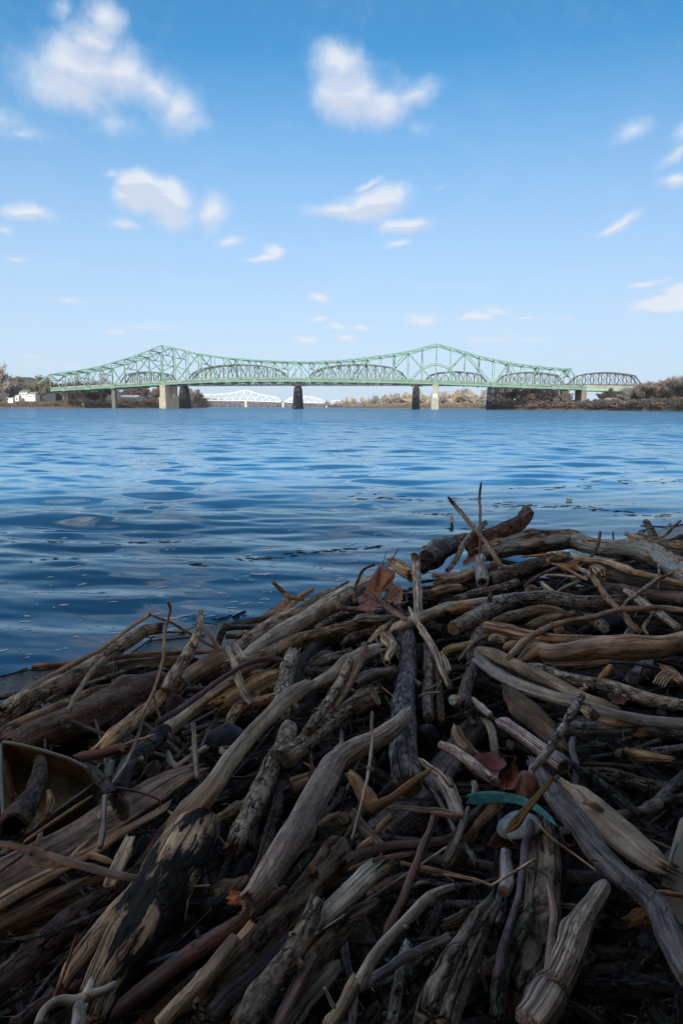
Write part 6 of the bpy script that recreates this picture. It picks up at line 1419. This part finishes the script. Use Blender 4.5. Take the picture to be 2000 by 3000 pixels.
def blade(pts, L, parent, name, col, fl):
    w = [float(v) for v in pts.replace(',', ' ').split()]; P = []; Rr = []
    for i in range(len(w) // 3):
        p = onpile(*topx('f', w[3 * i], w[3 * i + 1]), L); P.append(p); Rr.append(w[3 * i + 2] * TS / 2000 * depth_of(p))
    o0 = parent.location if parent else P[len(P) // 2]
    me, _, _ = stick_mesh(name, [p - o0 for p in P], Rr, 'leaf', 77, ('taper', 'taper'), fl, .03, .02, 20, up=Vector((0, -.75, .6)))
    o = link(name, me, parent, col)
    if not parent: o.location = o0
    return o
gl = blade('140,905,14 200,880,34 310,862,36 420,868,30 520,892,26 600,930,23 680,990,18 745,1055,8', .10, None, 'green_leaf', (.09, .34, .30), .08)
tag(gl, 'long blue green blade shaped leaf lying over the plastic lid', 'leaf'); HERO.append((*topx('f', 420, 868), 0, 'long blue green blade leaf', gl))
blade('138,858,8 220,842,12 330,836,12 430,848,10 520,872,8 600,905,5', .112, gl, 'leaf_fold', (.13, .42, .37), .3)

# white ribbed plastic lid, half hidden by a brown strip
c = onpile(*topx('f', 490, 1050), .04); axis = Vector((-.22, .22, .95)).normalized()
sd_ = axis.cross(Vector((1, 0, 0))).normalized(); s2 = axis.cross(sd_); kk = TS / 2000 * depth_of(c) * .80
lid = empty('plastic_lid', c); tag(lid, 'white ribbed plastic lid lying half hidden under the green leaf', 'lid')
HERO.append((*topx('f', 500, 1040), 0, 'white ribbed plastic lid', lid))
def lathe(name, prof, n, parent, col, mat, thick=0):
    V, F = [], []
    for r, z in prof:
        for j in range(n):
            a = 2 * math.pi * j / n; V.append((sd_ * math.cos(a) + s2 * math.sin(a)) * r * kk + axis * z * kk)
    for i in range(len(prof) - 1):
        for j in range(n): F.append((i * n + j, i * n + (j + 1) % n, (i + 1) * n + (j + 1) % n, (i + 1) * n + j))
    return link(name, mesh(name, V, F, M[mat], True), parent, col)
lathe('shell', [(182, -30), (186, -22), (178, 0), (150, 40), (112, 70), (66, 84), (62, 96), (54, 102), (0, 103), (0, 98), (50, 97), (58, 80), (106, 64), (144, 36), (170, -2), (178, -30), (182, -30)], 72, lid, (.42, .46, .43), 'plastic')
rib_me = None
for j in range(44):
    a = 2 * math.pi * j / 44; d = sd_ * math.cos(a) + s2 * math.sin(a)
    v, f = bar_vf(d * 183 * kk - axis * 20 * kk + axis * 8 * kk, d * 156 * kk + axis * 34 * kk, 9 * kk, 9 * kk, axis)
    link('rib', mesh('rib', v, f, M['plastic']), lid, (.60, .63, .60))
S('f', '705,742,16 650,815,18 590,890,20 530,960,24 470,1030,34 400,1100,30', [.16, .10], 'plank', (.15, .095, .055), 'brown_strip', 'brown bark strip crossing the green leaf and the white lid', 'bt', cat='bark', flat=.5)

# amber container, mouth towards the camera
P3 = lambda x, y, l: onpile(*topx('A', x, y), l)
TL, TRc, BRc, BLc = P3(8, 1062, .13), P3(630, 1315, .06), P3(210, 1650, .05), P3(20, 1600, .06)
mid_t = [P3(150, 1085, .125), P3(300, 1125, .115), P3(450, 1172, .10), P3(560, 1228, .085)]
rim = [P3(10, 1090, .125), P3(28, 1064, .13)] + mid_t + [P3(612, 1270, .075), P3(628, 1310, .06), P3(605, 1345, .055), P3(500, 1420, .05), P3(380, 1505, .05), P3(250, 1600, .05), P3(200, 1650, .05), P3(120, 1655, .05), P3(40, 1640, .06), P3(28, 1560, .07), P3(18, 1400, .09), P3(8, 1220, .11)]
cc_ = sum(rim, Vector()) / len(rim); nn_ = Vector()
for i in range(len(rim)): nn_ += (rim[i] - cc_).cross(rim[(i + 1) % len(rim)] - cc_)
nn_.normalize()
if nn_.dot(cc_ - Vector((0, 0, CAM_H))) < 0: nn_ = -nn_          # into the container
deepv = (nn_ * .6 + Vector((.25, .75, -.25)).normalized() * .4).normalized() * .11
rm2 = []
for i in range(len(rim)):
    a, b = rim[i], rim[(i + 1) % len(rim)]
    rm2 += [a, a.lerp(b, .5)]
n_ = len(rm2); V, F = [], []
def ringof(sc_, dv, off=0): return [cc_ + (p - cc_) * sc_ + deepv * dv for p in rm2]
loops = [ringof(1.0, 0), ringof(1.035, .02), ringof(1.03, .12), ringof(.97, .9), ringof(.9, 1.0), ringof(.3, 1.03), ringof(.3, .99), ringof(.86, .95), ringof(.93, .86), ringof(.985, .12), ringof(.97, .02), ringof(1.0, 0)]
for lp in loops: V += [p - cc_ for p in lp]
F = [(i * n_ + j, i * n_ + (j + 1) % n_, (i + 1) * n_ + (j + 1) % n_, (i + 1) * n_ + j) for i in range(len(loops) - 1) for j in range(n_)]
F.append(tuple(5 * n_ + j for j in range(n_))); F.append(tuple(6 * n_ + j for j in range(n_))[::-1])
co_ = link('container', mesh('body', V, F, M['amber'], True)); co_.location = cc_
tag(co_, 'stained amber plastic container on its side with a hollow stick in its mouth', 'container')
HERO.append((250, 2300, .6, 'amber plastic container', co_))
V, F = [], []
tube(V, F, [p - cc_ for p in ringof(1.012, 0)] + [ringof(1.012, 0)[0] - cc_], [.0034] * (n_ + 1), 8)
link('rim', mesh('rim', V, F, M['plastic'], True), co_, (.30, .25, .17))
S('b', '265,70,42 255,160,48 225,270,58 170,370,76 115,440,86 85,500,88', [.10, .15], 'bark', (.085, .055, .045), 'hollow_stick', 'dark hollow stick with a pale ring end lying in the container mouth', 'bh', cat='stick', endcol='tan')
S('b', '322,265,18 330,330,26 318,410,20', [.06, .06], 'rot', (.25, .19, .12), 'bark_chip', 'small bark chip inside the container mouth', 'bb', cat='chip', flat=.4)
# pale ring of wood round the bore
hk = HERO[-2][4]
# cardboard at the right edge
def slabpoly(name, cat, label, t, pts, L, thick, col, mat):
    Q = [onpile(*topx(t, x, y), l) for (x, y), l in zip(pts, L)]; c = sum(Q, Vector()) / len(Q)
    n = (Q[1] - Q[0]).cross(Q[2] - Q[0]).normalized()
    if n.dot(Vector((0, 0, CAM_H)) - c) < 0: n = -n
    V = [q - c for q in Q] + [q - c - n * thick for q in Q]; k = len(Q)
    F = [tuple(range(k)), tuple(range(2 * k - 1, k - 1, -1))] + [(j, (j + 1) % k, k + (j + 1) % k, k + j) for j in range(k)]
    o = link(name, mesh(name, V, F, M[mat]), col=col); o.location = c; tag(o, label, cat); HERO.append((*topx(t, *pts[0]), 0, label, o)); return o
slabpoly('cardboard_box', 'box', 'tan damp cardboard box side standing at the right edge', 'f', [(1760, 880), (1580, 1010), (1530, 1180), (1455, 1450), (1600, 1500), (1800, 1530)], [.12, .11, .08, .05, .05, .05], .012, (.40, .33, .25), 'card')
slabpoly('cardboard_flap', 'flap', 'bottom cardboard flap under the box side at the right edge', 'f', [(1455, 1462), (1400, 1500), (1480, 1640), (1560, 1700), (1800, 1760), (1800, 1540)], [.045, .03, .02, .02, .02, .04], .008, (.36, .30, .22), 'card')
S('f', '1530,1150,9 1500,1240,9 1470,1330,9', [.12, .09], 'smooth', 'blue', TW, 'thin bluish twig leaning on the cardboard box', 'tt')

# ---- smaller pieces filling the gaps between and under the traced ones
rnd = random.Random(99)
BASE = []
for i in range(16):
    L = rnd.uniform(.25, .8); r = rnd.uniform(.006, .017); bend = rnd.uniform(.02, .10) * L
    P = [Vector((-L / 2, 0, 0)), Vector((-L / 6, bend * rnd.uniform(-1, 1), bend * .3)), Vector((L / 6, bend * rnd.uniform(-1, 1), 0)), Vector((L / 2, 0, 0))]
    mt = ['bark', 'gray', 'smooth', 'speck', 'rot', 'peel', 'plank', 'bark'][i % 8]
    me, caps, fr = stick_mesh('filler', P, [r * rnd.uniform(.8, 1.2) for _ in range(4)], mt, 300 + i, (rnd.choice(['broken', 'cut']), rnd.choice(['broken', 'cut', 'taper'])), .9 if i % 5 else .5, up=Vector((0, 0, 1)), res=.6)
    BASE.append((me, L, r))
HX = [(h[0], h[1], h[2], h[3]) for h in HERO]
SKY = [(-100, 2060), (0, 2030), (120, 1990), (330, 1960), (620, 1930), (720, 1830), (1000, 1720), (1180, 1660), (1330, 1610), (1450, 1590), (1560, 1555), (1800, 1560), (2100, 1565)]
SHORT = {'dark': ['dark', 'blackish', 'deep brown'], 'mid': ['dull brown', 'grey brown', 'dusty grey'], 'light': ['pale tan', 'light grey', 'pale brown']}
used = {}
nf = 0
def short_name(lab):
    w = lab.split(); out = []
    for q in w:
        if q in ('with', 'in', 'at', 'of', 'on', 'beside', 'below', 'above', 'between', 'running', 'lying', 'crossing', 'pointing', 'rising', 'standing', 'sweeping', 'left', 'right', 'under', 'behind', 'whose', 'over', 'along', 'leaning', 'hanging', 'sloping', 'slanting', 'just', 'to', 'near', 'ending', 'deep', 'facing', 'sticking', 'from', 'ringed', 'through', 'round', 'past', 'joining', 'showing', 'curving', 'poking', 'angling', 'laid', 'low', 'tucked', 'that'): break
        out.append(q)
    return ' '.join(out[:7])
tries = 0
while nf < 320 and tries < 5000:
    tries += 1
    layer = 0 if nf < 70 else 1 if nf < 165 else 2
    px = rnd.uniform(-120, 2120); py = interp(SKY, px) + 25 + (3080 - interp(SKY, px)) * rnd.random() ** 1.25
    if px > 1560 and py > 2560 and layer: continue
    near = sorted(HX, key=lambda h: (h[0] - px) ** 2 + (h[1] - py) ** 2)[:3]
    # follow the lie of the neighbours
    sx_ = sum(math.cos(2 * h[2]) for h in near); sy_ = sum(math.sin(2 * h[2]) for h in near)
    a = math.atan2(sy_, sx_) / 2 + rnd.gauss(0, R(24))
    Lf = {0: -.12, 1: -.06, 2: -.02}[layer] + rnd.uniform(-.03, .035)
    p = onpile(px, py, Lf)
    me, L, r = BASE[rnd.randrange(16)]
    s = rnd.uniform(.5, 1.0) * (1.15 if layer == 0 else .8 if layer == 1 else .55)
    if p.y > 3.2: s *= 1.1
    thin = layer == 2 and nf % 3
    o = bpy.data.objects.new('thin_twig' if thin else 'small_stick', me); COL.objects.link(o); o.location = p
    thick = rnd.uniform(.7, 1.6) * (1.5 if layer == 0 else 1)
    thick = thick * rnd.uniform(.28, .5) if thin else thick; s = s * 1.25 if thin else s
    o.scale = (s, s * thick, s * thick); o.rotation_euler = (rnd.uniform(0, 6.28), rnd.gauss(0, .16), a)
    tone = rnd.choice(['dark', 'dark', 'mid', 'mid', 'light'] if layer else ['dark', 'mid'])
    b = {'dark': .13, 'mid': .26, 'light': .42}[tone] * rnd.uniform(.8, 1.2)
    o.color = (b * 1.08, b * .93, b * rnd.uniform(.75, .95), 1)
    word = rnd.choice(SHORT[tone]); size = 'long' if L * s > .38 else 'short' if L * s < .2 else 'small'
    where = 'under' if layer == 0 else 'below' if near[0][1] < py else 'beside'
    lab = f"{size} {word} {'twig' if thin else 'stick'} {where} the {short_name(near[0][3])}"
    if lab in used: lab = lab.replace(' twig ' if thin else ' stick ', ' ' + rnd.choice(['crooked', 'straight', 'knotty', 'worn', 'bent', 'stubby']) + (' twig ' if thin else ' stick '))
    used[lab] = 1
    if len(lab.split()) > 16: lab = ' '.join(lab.split()[:16])
    tag(o, lab, 'twig' if thin else 'stick', 'thin twigs scattered over the heap' if thin else 'small sticks filling the gaps of the heap')
    nf += 1

# wood added deeper in the heap to block light and blacken the gaps
V, F, G = [], [], []
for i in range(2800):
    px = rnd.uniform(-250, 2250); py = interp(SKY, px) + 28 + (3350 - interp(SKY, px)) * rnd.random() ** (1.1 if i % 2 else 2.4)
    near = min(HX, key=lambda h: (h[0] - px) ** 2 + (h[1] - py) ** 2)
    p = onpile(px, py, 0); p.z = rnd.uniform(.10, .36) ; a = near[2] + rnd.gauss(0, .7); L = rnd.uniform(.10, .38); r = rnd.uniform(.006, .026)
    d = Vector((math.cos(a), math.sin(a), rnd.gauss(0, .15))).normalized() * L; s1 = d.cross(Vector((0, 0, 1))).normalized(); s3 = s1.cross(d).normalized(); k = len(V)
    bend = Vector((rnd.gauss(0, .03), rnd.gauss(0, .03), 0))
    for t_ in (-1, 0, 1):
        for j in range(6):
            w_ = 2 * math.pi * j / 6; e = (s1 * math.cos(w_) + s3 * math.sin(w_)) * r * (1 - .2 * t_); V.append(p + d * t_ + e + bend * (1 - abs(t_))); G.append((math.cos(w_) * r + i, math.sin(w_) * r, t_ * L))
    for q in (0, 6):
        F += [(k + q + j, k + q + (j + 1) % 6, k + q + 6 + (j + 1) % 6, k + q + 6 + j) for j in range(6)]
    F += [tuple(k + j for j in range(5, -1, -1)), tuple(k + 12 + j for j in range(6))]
me = mesh('buried_shade_wood', V, F, M['bark']); at = me.attributes.new('gr', 'FLOAT_VECTOR', 'POINT'); at.data.foreach_set('vector', np.array(G, 'f').ravel())
tag(link('buried_shade_wood', me, col=(.085, .07, .06)), 'dark wood buried deep inside the heap, added to shade its gaps', 'buried wood', None, 'stuff')

# loose litter: chips, straws and bark crumbs
V, F, G = [], [], []
for i in range(4800):
    px = rnd.uniform(-150, 2150); py = interp(SKY, px) + 20 + (3100 - interp(SKY, px)) * rnd.random() ** 1.2
    p = onpile(px, py, rnd.uniform(-.22, -.07) if i % 4 else rnd.uniform(-.06, .01))
    if i % 7 == 0: 
        p = px_plane(px, interp(SKY, px) - rnd.uniform(-40, 60)); 
        if inland(p.x, p.y) < .12: continue
        p.z = ground_z(p.x, p.y) + .004
    q_ = max(.28, min(1, p.y / 3.4)); L = rnd.uniform(.008, .05) * q_; w = rnd.uniform(.0012, .005) * q_; a = rnd.uniform(0, 6.28); d = Vector((math.cos(a), math.sin(a), rnd.gauss(0, .25))).normalized() * L
    sdv = d.cross(Vector((0, 0, 1))).normalized() * w; u = Vector((0, 0, w * .6)); k = len(V)
    V += [p - d + sdv, p - d - sdv, p + d - sdv * .5, p + d + sdv * .5, p + u]
    F += [(k, k + 1, k + 4), (k + 1, k + 2, k + 4), (k + 2, k + 3, k + 4), (k + 3, k, k + 4), (k + 3, k + 2, k + 1, k)]
    G += [(w, 0, 0), (-w, 0, 0), (-w, 0, L * 2), (w, 0, L * 2), (0, w, L)]
me = mesh('wood_litter', V, F, M['rot']); at = me.attributes.new('gr', 'FLOAT_VECTOR', 'POINT'); at.data.foreach_set('vector', np.array([tuple(g) for g in G], 'f').ravel())
tag(link('wood_litter', me, col=(.19, .15, .11)), 'loose bark crumbs, chips and straws between the driftwood', 'wood litter', None, 'stuff')
# straws that can be told apart on the heap
for i in range(1, 15):
    px = rnd.uniform(100, 1950); py = interp(SKY, px) + rnd.uniform(60, 900)
    a = rnd.uniform(0, 3.14); P = []
    for k in range(4): P.append(onpile(px + math.cos(a) * k * 24, py + math.sin(a) * k * 24, .07 - .01 * k + rnd.uniform(-.01, .01)))
    near = min(HX, key=lambda h: (h[0] - px) ** 2 + (h[1] - py) ** 2)
    build_stick(P, [.0016, .0018, .0016, .001], 'straw', 'straw', f'{ORD[i - 1]} thin straw from the left list, by the {short_name(near[3])}'.replace(' from the left list,', ' on the heap,'), 'pale', 'tan', 'tt', group='thin straws lying loose on the heap', sides=6)
# floating bits on the water
sheet('yellow_leaf', 'leaf', 'tiny yellow green leaf floating on the blue water at the right', 'E', [(800, 132), (842, 140), (840, 152), (802, 150)], -.44, (.30, .32, .05), crumple=.002)
sheet('dead_leaf', 'leaf', 'small orange leaf upright in the water left of the crossing twigs', 'E', [(42, 240), (66, 255), (60, 285), (45, 295), (38, 262)], -.40, (.5, .2, .08), crumple=.002)

for i in range(16):
    px = [40, 90, 160, 240, 330, 420, 470, 520, 560, 600, 650, 700, 1880, 1920, 1960, 1985][i]
    py = interp([(0, 1985), (350, 1905), (700, 1790), (1850, 1568), (2000, 1532)], px) + rnd.uniform(-14, 26)
    p = px_plane(px, py); a = rnd.gauss(.5, .5); L = rnd.uniform(.05, .16); d = Vector((math.cos(a), math.sin(a), 0)) * L
    def gz_(q): return max(ground_z(q.x, q.y), 0.0) + .004
    A_, M_, B_ = p - d, p.copy(), p + d
    for q in (A_, M_, B_): q.z = gz_(q) + rnd.uniform(-.004, .008)
    build_stick([A_, M_, B_], [rnd.uniform(.003, .009)] * 3, 'wet_twig', 'twig', ORD[i] + ' wet dark twig from the left lying at the waterline', 'bark', 'vdark', 'bb', group='wet twigs lying at the waterline', sides=8)

# thin river air between the bank and the far shore
hz = bpy.data.materials.new('river_haze'); hz.use_nodes = True; ht = hz.node_tree; ht.nodes.clear()
hv = ht.nodes.new('ShaderNodeVolumePrincipled'); hv.inputs['Color'].default_value = (.96, .98, 1, 1); hv.inputs['Density'].default_value = .00007; hv.inputs['Anisotropy'].default_value = .2
ho = ht.nodes.new('ShaderNodeOutputMaterial'); ht.links.new(hv.outputs[0], ho.inputs['Volume'])
v, f = box_vf((0, 0, 0), 8200, 8200, 1); v = [(x, y, -3.6 if z < 0 else 112.0) for x, y, z in v]
tag(link('haze', mesh('haze', v, f, hz)), 'thin pale river haze over the far water', 'haze', None, 'stuff')
